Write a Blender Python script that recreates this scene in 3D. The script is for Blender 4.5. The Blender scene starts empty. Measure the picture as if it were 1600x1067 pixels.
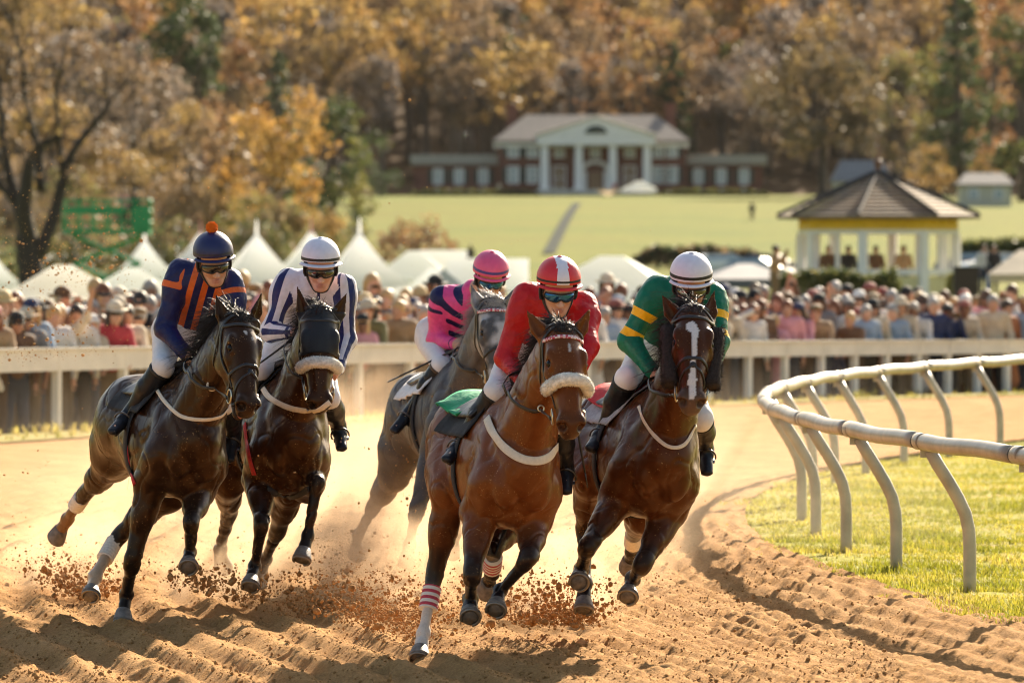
import bpy, math, random, time
import numpy as np
import openvdb

T0 = time.time()
R = math.radians
rng = np.random.default_rng(7)
random.seed(7)
scene = bpy.context.scene
COL = scene.collection

# ------------------------------------------------------------------ camera, world, sun, exposure
F_PX, CAM_H, HOR = 9000.0, 2.2, 405.0          # focal length in photo pixels, eye height, horizon row
cam_data = bpy.data.cameras.new("camera")
cam = bpy.data.objects.new("camera", cam_data)
COL.objects.link(cam)
cam.location = (0, 0, CAM_H)
cam.rotation_euler = (R(90), 0, 0)
cam_data.sensor_width = 36.0
cam_data.lens = 36.0 * F_PX / 1600.0
cam_data.shift_y = -(533.5 - HOR) / 1600.0
cam_data.clip_start = 0.5
cam_data.clip_end = 6000
cam_data.dof.use_dof = True
cam_data.dof.focus_distance = 33.0
cam_data.dof.aperture_fstop = 4.3
scene.camera = cam

SUN_EL, SUN_AZ = R(27), R(20)                   # azimuth measured from +Y towards +X
world = bpy.data.worlds.new("World")
scene.world = world
world.use_nodes = True
wn = world.node_tree
sky = wn.nodes.new("ShaderNodeTexSky")
sky.sky_type = 'NISHITA'
sky.sun_disc = False
sky.sun_elevation = SUN_EL
sky.sun_rotation = SUN_AZ
sky.air_density = 1.2
sky.dust_density = 2.0
warm = wn.nodes.new("ShaderNodeMix")              # thin warm autumn haze in the sky
warm.data_type = 'RGBA'; warm.blend_type = 'MULTIPLY'
warm.inputs["Factor"].default_value = 1.0
warm.inputs["B"].default_value = (1.0, .97, .92, 1)
wn.links.new(sky.outputs[0], warm.inputs["A"])
wn.links.new(warm.outputs["Result"], wn.nodes["Background"].inputs[0])
wn.nodes["Background"].inputs[1].default_value = 0.060
sun_d = bpy.data.lights.new("sun", 'SUN')
sun_d.energy = 5.0
sun_d.angle = R(0.53)
sun_d.color = (1.0, 0.86, 0.66)
sun = bpy.data.objects.new("sun", sun_d)
COL.objects.link(sun)
sun.rotation_euler = (R(90) - SUN_EL, 0, math.pi - SUN_AZ)
sun.location = (20, 60, 60)
scene.view_settings.view_transform = 'Standard'
scene.view_settings.look = 'None'
scene.view_settings.gamma = 1
scene.view_settings.exposure = 1.8
scene.render.engine = 'CYCLES'
scene.cycles.use_denoising = True
scene.cycles.filter_width = 1.1
scene.cycles.max_bounces = 8
scene.cycles.transparent_max_bounces = 12
scene.cycles.use_adaptive_sampling = True
scene.cycles.sample_clamp_indirect = 6.0

# ------------------------------------------------------------------ helpers
def V(*a):
    return np.array(a[0] if len(a) == 1 else a, dtype=float)
def nrm(v):
    v = np.asarray(v, float)
    return v / max(np.linalg.norm(v), 1e-9)
def P(px, py, Y):
    """world point seen at photo pixel (px, py) at distance Y"""
    return V((px - 800.0) / F_PX * Y, Y, CAM_H - (py - HOR) / F_PX * Y)
def solve(px, py, A, L, sgn):
    """point on the sight line through (px, py), L metres from A; sgn +1 the far one, -1 the near one"""
    d = V((px - 800.0) / F_PX, 1.0, -(py - HOR) / F_PX)
    o = V(0, 0, CAM_H) - A
    a, b, c = d @ d, 2 * d @ o, o @ o - L * L
    q = b * b - 4 * a * c
    t = -b / (2 * a) if q < 0 else (-b + sgn * math.sqrt(q)) / (2 * a)
    return V(0, 0, CAM_H) + d * t
def smooth01(a, b, x):
    t = np.clip((np.asarray(x, float) - a) / (b - a), 0, 1)          # a > b falls instead of rising
    return t * t * (3 - 2 * t)

def tag(o, label=None, cat=None, group=None, kind=None):
    if label: o["label"] = label
    if cat: o["category"] = cat
    if group: o["group"] = group
    if kind: o["kind"] = kind
    return o
def empty(name, loc=(0, 0, 0), rz=0.0):
    o = bpy.data.objects.new(name, None)
    o.empty_display_size = 0.2
    o.location = loc
    o.rotation_euler = (0, 0, rz)
    COL.objects.link(o)
    return o
def thing(name, label, cat, loc=(0, 0, 0), group=None, rz=0.0):
    return tag(empty(name, loc, rz), label, cat, group)

def to_mesh(name, verts, faces, mats, parent=None, smooth=True, fmat=None, attrs=None, loc=None):
    """numpy verts (n,3) and faces (list of index arrays/lists of equal length, or ragged list) into one object"""
    me = bpy.data.meshes.new(name)
    verts = np.asarray(verts, dtype=np.float32)
    if isinstance(faces, np.ndarray):
        nf, k = faces.shape
        loops = faces.astype(np.int32).ravel()
        starts = (np.arange(nf) * k).astype(np.int32)
    else:
        lens = np.array([len(f) for f in faces], np.int32)
        loops = np.array([i for f in faces for i in f], np.int32)
        starts = np.concatenate([[0], np.cumsum(lens)[:-1]]).astype(np.int32)
        nf = len(faces)
    me.vertices.add(len(verts))
    me.vertices.foreach_set("co", verts.ravel())
    me.loops.add(len(loops))
    me.loops.foreach_set("vertex_index", loops)
    me.polygons.add(nf)
    me.polygons.foreach_set("loop_start", starts)
    if fmat is not None:
        me.polygons.foreach_set("material_index", np.asarray(fmat, np.int32))
    me.polygons.foreach_set("use_smooth", np.full(nf, smooth, dtype=bool))
    me.update(calc_edges=True)
    me.validate()
    if attrs:
        for an, av in attrs.items():
            av = np.asarray(av, np.float32)
            if av.ndim == 1:
                at = me.attributes.new(an, 'FLOAT', 'POINT')
                at.data.foreach_set("value", av)
            else:
                at = me.attributes.new(an, 'FLOAT_COLOR', 'POINT')
                c4 = np.ones((len(av), 4), np.float32); c4[:, :3] = av
                at.data.foreach_set("color", c4.ravel())
    for m in (mats if isinstance(mats, (list, tuple)) else [mats]):
        me.materials.append(m)
    o = bpy.data.objects.new(name, me)
    COL.objects.link(o)
    if parent is not None:
        o.parent = parent
        if loc is None:
            o.matrix_parent_inverse = parent_inv(parent)
    if loc is not None:
        o.location = loc
    return o
def parent_inv(p):
    from mathutils import Matrix
    if p.type != 'EMPTY':
        return Matrix.Identity(4)
    return (Matrix.Translation(p.location) @ p.rotation_euler.to_matrix().to_4x4()).inverted()

def copy_tree(o, parent=None):
    c = o.copy()
    COL.objects.link(c)
    if parent is not None:
        c.parent = parent
    for ch in list(o.children):
        copy_tree(ch, c)
    return c

def catmull(p, n):
    p = np.vstack([2 * p[0] - p[1], p, 2 * p[-1] - p[-2]])
    o = []
    for i in range(1, len(p) - 2):
        for t in np.arange(n) / n:
            o.append(.5 * (2 * p[i] + (p[i + 1] - p[i - 1]) * t + (2 * p[i - 1] - 5 * p[i] + 4 * p[i + 1] - p[i + 2]) * t ** 2 + (3 * p[i] - p[i - 1] - 3 * p[i + 1] + p[i + 2]) * t ** 3))
    o.append(p[-2])
    return np.array(o)

class MB:
    """collects simple shapes into one mesh"""
    def __init__(s):
        s.v, s.f, s.m, s.c, s.n = [], [], [], [], 0
    def add(s, v, f, mi=0, col=None):
        v = np.asarray(v, float)
        s.v.append(v)
        s.f += [[i + s.n for i in q] for q in f]
        s.m += [mi] * len(f)
        s.c.append(np.tile(np.asarray(col if col is not None else (1, 1, 1), float), (len(v), 1)))
        s.n += len(v)
        return s
    def box(s, c, size, rz=0.0, mi=0, col=None, top=1.0, axes=None):
        hx, hy, hz = [q / 2 for q in size]
        v = np.array([(sx * hx * (top if sz > 0 else 1), sy * hy * (top if sz > 0 else 1), sz * hz) for sz in (-1, 1) for sy in (-1, 1) for sx in (-1, 1)])
        if axes is not None:
            v = v @ np.asarray(axes, float)
        elif rz:
            ca, sa = math.cos(rz), math.sin(rz)
            v = np.stack([v[:, 0] * ca - v[:, 1] * sa, v[:, 0] * sa + v[:, 1] * ca, v[:, 2]], 1)
        return s.add(v + np.asarray(c, float), [(0, 2, 3, 1), (4, 5, 7, 6), (0, 1, 5, 4), (2, 6, 7, 3), (0, 4, 6, 2), (1, 3, 7, 5)], mi, col)
    def tube(s, pts, rad, n=8, mi=0, col=None, closed=False, cap=True, flat=None, normals=None):
        """round tube (or strap: flat=(half width, half thickness) with face normals given)"""
        pts = np.asarray(pts, float)
        m = len(pts)
        rad = np.broadcast_to(np.asarray(rad, float), (m,))
        if closed:
            tg = np.roll(pts, -1, 0) - np.roll(pts, 1, 0)
        else:
            tg = np.gradient(pts, axis=0)
        tg /= np.maximum(np.linalg.norm(tg, axis=1, keepdims=True), 1e-9)
        if normals is None:
            ref = V(0, 0, 1) if abs(tg[0][2]) < 0.9 else V(1, 0, 0)
            ns = []
            n0 = nrm(np.cross(tg[0], ref))
            for i in range(m):
                n0 = nrm(n0 - (n0 @ tg[i]) * tg[i])
                ns.append(n0)
            ns = np.array(ns)
        else:
            ns = np.asarray(normals, float)
            ns = ns - (ns * tg).sum(1, keepdims=True) * tg
            ns /= np.maximum(np.linalg.norm(ns, axis=1, keepdims=True), 1e-9)
        bs = np.cross(tg, ns)
        a = np.arange(n) / n * 2 * math.pi
        if flat is not None:
            w, t = flat
            ca, sa = np.cos(a), np.sin(a)
            ex = np.sign(ca) * np.abs(ca) ** 0.5 * w
            ey = np.sign(sa) * np.abs(sa) ** 0.5 * t
        else:
            ex, ey = np.cos(a), np.sin(a)
        rr = rad[:, None, None] if flat is None else np.ones((m, 1, 1)) * rad[:, None, None]
        v = pts[:, None, :] + rr * (bs[:, None, :] * ex[None, :, None] + ns[:, None, :] * ey[None, :, None])
        f = []
        mm = m if closed else m - 1
        for i in range(mm):
            j = (i + 1) % m
            for k in range(n):
                l = (k + 1) % n
                f.append((i * n + k, i * n + l, j * n + l, j * n + k))
        if cap and not closed:
            f.append(tuple(range(n))[::-1])
            f.append(tuple((m - 1) * n + k for k in range(n)))
        return s.add(v.reshape(-1, 3), f, mi, col)
    def ball(s, c, r, nu=12, nv=8, mi=0, col=None, axes=None):
        r = np.broadcast_to(np.asarray(r, float), (3,))
        v, f = [], []
        for i in range(nv + 1):
            th = math.pi * i / nv
            for k in range(nu):
                ph = 2 * math.pi * k / nu
                v.append((math.sin(th) * math.cos(ph) * r[0], math.sin(th) * math.sin(ph) * r[1], math.cos(th) * r[2]))
        for i in range(nv):
            for k in range(nu):
                l = (k + 1) % nu
                f.append((i * nu + k, (i + 1) * nu + k, (i + 1) * nu + l, i * nu + l))
        v = np.array(v)
        if axes is not None:
            v = v @ np.asarray(axes, float)
        return s.add(v + np.asarray(c, float), f, mi, col)
    def grid(s, pts, mi=0, col=None):
        pts = np.asarray(pts, float)
        a, b = pts.shape[:2]
        f = [(i * b + j, i * b + j + 1, (i + 1) * b + j + 1, (i + 1) * b + j) for i in range(a - 1) for j in range(b - 1)]
        return s.add(pts.reshape(-1, 3), f, mi, col)
    def build(s, name, mats, parent=None, smooth=True, color=False, loc=None):
        return to_mesh(name, np.concatenate(s.v), s.f, mats, parent, smooth, s.m, {"Col": np.concatenate(s.c)} if color else None, loc)

# ------------------------------------------------------------------ smooth-union bodies
class Sdf:
    def __init__(s):
        s.p = []
    def cone(s, a, b, ra, rb, k=0.03, col=0, sub=False):
        a, b = V(a), V(b)
        r = max(ra, rb)
        s.p.append(("c", (a, b, ra, rb), np.minimum(a, b) - r, np.maximum(a, b) + r, k, col, sub))
    def chain(s, pts, rads, k=0.03, col=0):
        for i in range(len(pts) - 1):
            s.cone(pts[i], pts[i + 1], rads[i], rads[i + 1], k, col)
    def seg(s, a, b, up, wa, ha, wb, hb, k=0.04, col=0, sub=False):
        a, b = V(a), V(b)
        d = nrm(b - a)
        lat = nrm(np.cross(d, up)); v = np.cross(lat, d)
        r = max(wa, ha, wb, hb)
        s.p.append(("s", (a, b, d, lat, v, wa, ha, wb, hb), np.minimum(a, b) - r, np.maximum(a, b) + r, k, col, sub))
    def ell(s, c, ax, r, k=0.04, col=0, sub=False):
        """ellipsoid: ax = 3 unit rows, r = 3 radii"""
        c = V(c); m = max(r)
        s.p.append(("e", (c, np.asarray(ax, float), V(*r)), c - m, c + m, k, col, sub))
    @staticmethod
    def dist(p, X):
        t, q = p[0], p[1]
        if t == "c":
            a, b, ra, rb = q
            d = (b - a).astype(np.float32); L2 = max(float(d @ d), 1e-10)
            o = X - a.astype(np.float32)
            u = np.clip((o @ d) / L2, 0, 1)
            o = o - u[..., None] * d
            return np.sqrt((o * o).sum(-1)) - (ra + (rb - ra) * u)
        if t == "s":
            a, b, d, lat, v, wa, ha, wb, hb = q
            L = float(np.linalg.norm(b - a))
            o = X - a.astype(np.float32)
            g = o @ d.astype(np.float32)
            u = np.clip(g / L, 0, 1)
            w = wa + (wb - wa) * u
            h = ha + (hb - ha) * u
            m = np.minimum(w, h)
            g = g - u * L
            e = o @ lat.astype(np.float32); f = o @ v.astype(np.float32)
            k0 = np.sqrt((e / w) ** 2 + (f / h) ** 2 + (g / m) ** 2)
            k1 = np.sqrt((e / w ** 2) ** 2 + (f / h ** 2) ** 2 + (g / m ** 2) ** 2)
            return k0 * (k0 - 1) / np.maximum(k1, 1e-6)
        c, ax, r = q
        o = (X - c.astype(np.float32)) @ ax.T.astype(np.float32)
        r = r.astype(np.float32)
        k0 = np.sqrt(((o / r) ** 2).sum(-1)); k1 = np.sqrt(((o / r ** 2) ** 2).sum(-1))
        return k0 * (k0 - 1) / np.maximum(k1, 1e-6)
    @staticmethod
    def comb(D, d, k, sub):
        if sub:
            d = -d
            h = np.maximum(k - np.abs(D - d), 0) / k
            return np.maximum(D, d) + h * h * k / 4
        h = np.maximum(k - np.abs(D - d), 0) / k
        return np.minimum(D, d) - h * h * k / 4
    def at(s, X):
        X = np.asarray(X, np.float32)
        fl = X.reshape(-1, 3)
        lo, hi = fl.min(0), fl.max(0)
        if getattr(s, "nb", 0) != len(s.p):
            s.lo = np.array([p[2] for p in s.p]); s.hi = np.array([p[3] for p in s.p]); s.nb = len(s.p)
            s.sb = np.array([p[6] for p in s.p])
        gs = np.maximum(0, np.maximum(s.lo - hi, lo - s.hi))
        gs = np.sqrt((gs * gs).sum(1))
        near = gs < .22
        rest = gs[~near & ~s.sb]
        far = min(1.0, float(rest.min())) if len(rest) else 1.0
        use = [s.p[i] for i in np.nonzero(near)[0]]
        D = np.full(X.shape[:-1], far, np.float32)
        for p in use:
            D = s.comb(D, s.dist(p, X), p[4], p[6])
        return D
    def grad(s, X):
        X = np.asarray(X, np.float32)
        e = 0.004
        g = np.stack([s.at(X + np.eye(3, dtype=np.float32)[i] * e) - s.at(X - np.eye(3, dtype=np.float32)[i] * e) for i in range(3)], -1)
        return g / np.maximum(np.linalg.norm(g, axis=-1, keepdims=True), 1e-9)
    def project(s, X, off=0.0, it=5):
        X = np.asarray(X, float).copy()
        for _ in range(it):
            X = X - (s.at(X) - off)[..., None] * s.grad(X) * 0.9
        return X, s.grad(X)
    def cast(s, O, Dn, tmax, off=0.0, it=26):
        """march rays from O along Dn until the surface; returns points and normals"""
        O = np.asarray(O, float); Dn = np.asarray(Dn, float)
        t = np.zeros(O.shape[:-1]) + 0.0
        for _ in range(it):
            t = np.minimum(t + np.maximum(s.at(O + Dn * t[..., None]) - off, -0.02) * 0.92, tmax)
        X = O + Dn * t[..., None]
        return X, s.grad(X)
    def mesh(s, vox):
        lo = np.min([p[2] for p in s.p if not p[6]], 0) - 3 * vox
        hi = np.max([p[3] for p in s.p if not p[6]], 0) + 3 * vox
        n = np.ceil((hi - lo) / vox).astype(int) + 1
        D = np.full(n, 0.5, np.float32)
        for p in s.p:
            m = p[4] + 3 * vox
            i0 = np.maximum(np.floor((p[2] - m - lo) / vox).astype(int), 0)
            i1 = np.minimum(np.ceil((p[3] + m - lo) / vox).astype(int) + 1, n)
            if (i1 <= i0).any():
                continue
            ax = [(lo[q] + np.arange(i0[q], i1[q]) * vox).astype(np.float32) for q in range(3)]
            X = np.stack(np.meshgrid(*ax, indexing="ij"), -1)
            sl = tuple(slice(i0[q], i1[q]) for q in range(3))
            D[sl] = s.comb(D[sl], s.dist(p, X), p[4], p[6])
        g = openvdb.FloatGrid(background=0.5)
        g.copyFromArray(D)
        pts, quads = g.convertToQuads(isovalue=0.0)
        return pts * vox + lo, np.asarray(quads)[:, ::-1].astype(np.int32)
    def colors(s, X, cols, sig=0.012):
        """blend the colour of each primitive by closeness"""
        Dm = None
        ps = [p for p in s.p if not p[6]]
        ds = np.stack([s.dist(p, X.astype(np.float32)) for p in ps], 0)
        w = np.exp(-np.clip(ds - ds.min(0), 0, 1) / sig)
        c = np.array([cols[p[5]] for p in ps])
        return (w.T @ c) / w.sum(0)[:, None]
    def region(s, X, which, sig=0.012):
        """0..1: how much the surface point belongs to primitives whose colour key is in which"""
        ps = [p for p in s.p if not p[6]]
        ds = np.stack([s.dist(p, X.astype(np.float32)) for p in ps], 0)
        w = np.exp(-np.clip(ds - ds.min(0), 0, 1) / sig)
        c = np.array([1.0 if p[5] in which else 0.0 for p in ps])
        return (c @ w) / w.sum(0)

NROT = np.array([[.36, .48, -.8], [-.8, .6, 0], [.48, .64, .6]])
def vnoise(X, seed=0):
    """value noise on points (n,3)"""
    X = np.asarray(X, float) @ NROT
    i = np.floor(X).astype(np.int64); f = X - i
    f = f * f * (3 - 2 * f)
    def h(a, b, c):
        n = (a * 374761393 + b * 668265263 + c * 2147483647 + seed * 144269504) & 0x7fffffff
        n = ((n ^ (n >> 13)) * 1274126177) & 0x7fffffff
        return ((n ^ (n >> 16)) & 0xffff) / 65535.0
    o = 0
    for a in (0, 1):
        for b in (0, 1):
            for c in (0, 1):
                w = (f[:, 0] if a else 1 - f[:, 0]) * (f[:, 1] if b else 1 - f[:, 1]) * (f[:, 2] if c else 1 - f[:, 2])
                o = o + w * h(i[:, 0] + a, i[:, 1] + b, i[:, 2] + c)
    return o
def fbm(X, seed=0, oct=3):
    o, a, t = 0, 1.0, 0
    for q in range(oct):
        o = o + a * vnoise(np.asarray(X) * 2 ** q, seed + q); t += a; a *= 0.5
    return o / t

# ------------------------------------------------------------------ materials
def mat(name, col=(0.5, 0.5, 0.5), rough=0.6, noise=0.0, nscale=8.0, bump=0.0, bscale=40.0, attr=None, metal=0.0, spec=0.5,
        coat=0.0, sheen=0.0, trans=0.0, tint=None, coords='Object', col2=None, thr=None, detail=4.0, alpha=1.0, bdist=0.01, subsurf=0.0):
    m = bpy.data.materials.new(name)
    m.use_nodes = True
    nt = m.node_tree
    N, Lk = nt.nodes, nt.links
    b = N["Principled BSDF"]
    b.inputs["Roughness"].default_value = rough
    b.inputs["Metallic"].default_value = metal
    b.inputs["Specular IOR Level"].default_value = spec
    b.inputs["Coat Weight"].default_value = coat
    b.inputs["Coat Roughness"].default_value = 0.25
    b.inputs["Sheen Weight"].default_value = sheen
    b.inputs["Transmission Weight"].default_value = trans
    tc = N.new("ShaderNodeTexCoord")
    out = None
    if attr or tint:
        a = N.new("ShaderNodeAttribute")
        a.attribute_name = attr or tint
        a.attribute_type = 'GEOMETRY' if attr else 'OBJECT'
        out = a.outputs["Color"]
    elif col2 is not None and thr is not None:          # two colours split where a smooth mesh value crosses zero
        a = N.new("ShaderNodeAttribute"); a.attribute_name = thr
        g = N.new("ShaderNodeMath"); g.operation = 'GREATER_THAN'; g.inputs[1].default_value = 0.0
        Lk.new(a.outputs["Fac"], g.inputs[0])
        mx = N.new("ShaderNodeMix"); mx.data_type = 'RGBA'
        mx.inputs["A"].default_value = (*col, 1); mx.inputs["B"].default_value = (*col2, 1)
        Lk.new(g.outputs[0], mx.inputs["Factor"])
        out = mx.outputs["Result"]
    if noise > 0:
        nz = N.new("ShaderNodeTexNoise")
        nz.inputs["Scale"].default_value = nscale
        nz.inputs["Detail"].default_value = detail
        Lk.new(tc.outputs[coords], nz.inputs["Vector"])
        mr = N.new("ShaderNodeMapRange")
        mr.inputs["From Min"].default_value = 0.3; mr.inputs["From Max"].default_value = 0.7
        mr.inputs["To Min"].default_value = 1 - noise; mr.inputs["To Max"].default_value = 1 + noise
        Lk.new(nz.outputs["Fac"], mr.inputs["Value"])
        mu = N.new("ShaderNodeVectorMath"); mu.operation = 'SCALE'
        if out is not None: Lk.new(out, mu.inputs[0])
        else: mu.inputs[0].default_value = col
        Lk.new(mr.outputs[0], mu.inputs["Scale"])
        out = mu.outputs[0]
    if out is not None: Lk.new(out, b.inputs["Base Color"])
    else: b.inputs["Base Color"].default_value = (*col, 1)
    if bump > 0:
        nb = N.new("ShaderNodeTexNoise")
        nb.inputs["Scale"].default_value = bscale
        nb.inputs["Detail"].default_value = 4
        Lk.new(tc.outputs[coords], nb.inputs["Vector"])
        bp = N.new("ShaderNodeBump")
        bp.inputs["Strength"].default_value = bump
        bp.inputs["Distance"].default_value = bdist
        Lk.new(nb.outputs["Fac"], bp.inputs["Height"])
        Lk.new(bp.outputs[0], b.inputs["Normal"])
    return m
def topx(X):
    return (round(800 + X[0] / X[1] * F_PX), round(HOR - (X[2] - CAM_H) / X[1] * F_PX))
def frame_of(d, up):
    d = nrm(d); l = nrm(np.cross(d, up)); return d, l, np.cross(l, d)

# ------------------------------------------------------------------ ground, track, lawn
CX, CY, R_RAIL = 62.1, 44.5, 60.1                # the bend: one centre for rail, furrows and outer fence
def bend(r, s):
    """point on the bend at radius r, s metres along the rail circle (s grows away from the camera)"""
    ph = math.pi - np.asarray(s, float) / R_RAIL
    return np.stack([CX + r * np.cos(ph), CY + r * np.sin(ph)], -1)
def s_of(X, Y):
    return (math.pi - np.arctan2(np.asarray(Y) - CY, np.asarray(X) - CX)) * R_RAIL
def terrain(X, Y):
    X, Y = np.asarray(X, float), np.asarray(Y, float)
    z = -1.25 * smooth01(120, 260, Y) + 3.45 * smooth01(330, 430, Y)
    z = z + 2.3 * smooth01(190, 330, Y) * (1 - smooth01(330, 425, Y)) * smooth01(.010, .022, X / np.maximum(Y, 1))
    z = z + np.clip(Y - 420, 0, 370) * 8.8 / 370
    z = z + np.clip(Y - 835, 0, 2000) * .155
    z = z + smooth01(300, 900, Y) * 1.2 * (np.sin(X * .02 + 1) * .5 + np.sin(Y * .013 + X * .008) * .5)
    return z

def ground_mat(name, stops, scale, rough=.95, bump=.5, bscale=20, fine=60, bdist=.03):
    """patches of several real ground colours mixed by noise"""
    m = mat(name, (.5, .5, .5), rough)
    nt = m.node_tree; N, Lk = nt.nodes, nt.links
    b = N["Principled BSDF"]; b.inputs["Specular IOR Level"].default_value = .04
    g = N.new("ShaderNodeNewGeometry")
    n1 = N.new("ShaderNodeTexNoise"); n1.inputs["Scale"].default_value = scale; n1.inputs["Detail"].default_value = 6; n1.inputs["Roughness"].default_value = .6
    Lk.new(g.outputs["Position"], n1.inputs["Vector"])
    cr = N.new("ShaderNodeValToRGB")
    el = cr.color_ramp.elements
    while len(el) < len(stops): el.new(.5)
    for e, (p, c) in zip(el, stops): e.position = p; e.color = (*c, 1)
    Lk.new(n1.outputs["Fac"], cr.inputs["Fac"])
    n2 = N.new("ShaderNodeTexNoise"); n2.inputs["Scale"].default_value = fine; n2.inputs["Detail"].default_value = 5
    Lk.new(g.outputs["Position"], n2.inputs["Vector"])
    mr = N.new("ShaderNodeMapRange"); mr.inputs["From Min"].default_value = .3; mr.inputs["From Max"].default_value = .7; mr.inputs["To Min"].default_value = .72; mr.inputs["To Max"].default_value = 1.25
    Lk.new(n2.outputs["Fac"], mr.inputs["Value"])
    sc = N.new("ShaderNodeVectorMath"); sc.operation = 'SCALE'
    Lk.new(cr.outputs["Color"], sc.inputs[0]); Lk.new(mr.outputs[0], sc.inputs["Scale"]); Lk.new(sc.outputs[0], b.inputs["Base Color"])
    n3 = N.new("ShaderNodeTexNoise"); n3.inputs["Scale"].default_value = bscale; n3.inputs["Detail"].default_value = 8; n3.inputs["Roughness"].default_value = .65
    Lk.new(g.outputs["Position"], n3.inputs["Vector"])
    bp = N.new("ShaderNodeBump"); bp.inputs["Strength"].default_value = bump; bp.inputs["Distance"].default_value = bdist
    Lk.new(n3.outputs["Fac"], bp.inputs["Height"]); Lk.new(bp.outputs[0], b.inputs["Normal"])
    return m
M_GROUND = ground_mat("meadow", [(.30, (.105, .102, .009)), (.48, (.120, .126, .011)), (.62, (.085, .110, .008)), (.75, (.145, .130, .018))], .03, fine=1.5, bscale=2, bump=.4)
M_VERGE = ground_mat("worn_verge", [(.3, (.34, .24, .10)), (.5, (.25, .22, .06)), (.7, (.36, .27, .11))], .6, fine=12, bscale=14)
M_DIRT = ground_mat("track_dirt", [(.3, (.32, .168, .062)), (.5, (.405, .220, .086)), (.72, (.48, .275, .118))], 1.3, fine=70, bscale=60, bump=.8, bdist=.025)
M_TURFBASE = ground_mat("turf_soil", [(.3, (.30, .26, .05)), (.5, (.26, .25, .04)), (.7, (.40, .30, .11))], 1.2, fine=25, bscale=30, bump=.6)

ys = np.unique(np.concatenate([np.linspace(-30, 120, 40), np.linspace(120, 840, 130), np.linspace(840, 2400, 60)]))
xs = np.unique(np.concatenate([np.linspace(-900, -120, 14), np.linspace(-120, 120, 81), np.linspace(120, 900, 14)]))
gx, gy = np.meshgrid(xs, ys, indexing="ij")
gz = terrain(gx, gy) - .05 - .75 * smooth01(135, 118, gy)
mb = MB().grid(np.stack([gx, gy, gz], -1).swapaxes(0, 1))
tag(mb.build("ground", M_GROUND), kind="structure")
M_LITTER = ground_mat("leaf_litter", [(.3, (.07, .042, .022)), (.5, (.095, .056, .028)), (.7, (.12, .072, .034))], .15, fine=1.5, bscale=2)
hx, hy = np.meshgrid(np.linspace(-420, 420, 60), np.linspace(832, 1700, 70), indexing="ij")
tag(MB().grid(np.stack([hx, hy, terrain(hx, hy) + .25], -1).swapaxes(0, 1)).build("hillside", M_LITTER), kind="structure")

def track_z(P2, r, s):
    """harrowed sand: concentric ridges that fray into clods, and hoof prints"""
    X3 = np.stack([P2[:, 0], P2[:, 1], np.zeros(len(r))], 1)
    far = 1 - .55 * smooth01(41, 58, P2[:, 1])
    wob = (fbm(X3 * .45, 2) - .5) * .16 + (fbm(X3 * V(1, .35, 1) * 2.2, 3) - .5) * .035
    rr = r + wob
    wide = smooth01(62.6, 64.0, r)
    def ridge(x, w):
        t = (x / w) % 1.0
        return np.where(t < .62, smooth01(0, .62, t), 1 - smooth01(.62, 1, t))
    z = wide * .062 * (ridge(rr, .335) - .5) * (.55 + .9 * fbm(X3 * .9, 5))
    z = z + (1 - wide) * .024 * (ridge(rr, .155) - .5) * (.4 + 1.2 * fbm(X3 * .8, 6))
    z = z + .035 * (ridge(r + .5 * wob, .98) - .5) * (1 - wide) * smooth01(60.9, 61.6, r)
    z = z + (fbm(X3 * 3.0, 7, 3) - .5) * .022 + (fbm(X3 * 13.0, 8, 3) - .5) * .020
    cl = fbm(X3 * 24, 9, 2)
    z = z + np.clip(cl - .57, 0, 1) * .075 + np.clip(fbm(X3 * 9, 19, 2) - .66, 0, 1) * .10
    z = z * far
    z = z + .13 * (1 - smooth01(60.45, 61.15, r + (fbm(X3 * 1.6, 12) - .5) * .5))
    return z
s_near = np.arange(-15.5, 8.5, .032)
s_rows = np.concatenate([np.arange(-70, -15.5, 1.0), s_near, np.arange(8.5, 22, .10), np.arange(22, 75, .5)])
r_cols = np.concatenate([np.arange(60.25, 68.2, .033), np.arange(68.2, 72.7, .22)])
rg, sg = np.meshgrid(r_cols, s_rows, indexing="ij")
P2 = bend(rg.ravel(), sg.ravel())
tz = track_z(P2, rg.ravel(), sg.ravel())
# hoof prints pushed into the sand
hp_ = np.random.default_rng(5)
HOOF = [(hp_.uniform(61.2, 67.5), hp_.uniform(-14, 6)) for _ in range(110)]
rr_, ss_ = rg.ravel(), sg.ravel()
for (hr_, hs_) in HOOF:
    m = (np.abs(rr_ - hr_) < .35) & (np.abs(ss_ - hs_) < .35)
    d = np.hypot(rr_[m] - hr_, (ss_[m] - hs_))
    tz[m] += -.05 * np.exp(-(d / .075) ** 2) + .028 * np.exp(-((d - .13) / .05) ** 2)
V3 = np.column_stack([P2, tz])
nr, ns_ = len(r_cols), len(s_rows)
ii, jj = np.meshgrid(np.arange(nr - 1), np.arange(ns_ - 1), indexing="ij")
q = (ii * ns_ + jj).ravel()
tag(to_mesh("dirt_track", V3, np.stack([q, q + 1, q + ns_ + 1, q + ns_], 1)[:, ::-1], M_DIRT), kind="structure")
def dirt_height(X, Y):
    r = np.hypot(X - CX, Y - CY); s = s_of(X, Y)
    return track_z(np.array([[X, Y]]), np.array([r]), np.array([s]))[0]

def crowd_z(r, s):
    """the spectators stand on a shallow bank that dips just behind the fence"""
    d = np.interp(s, [-2, 22], [.02, .34])
    return .012 - d * smooth01(74.3, 74.8, r) * (1 - smooth01(75.2, 78.2, r)) + (np.asarray(r) > 80) * 0.0
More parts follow.
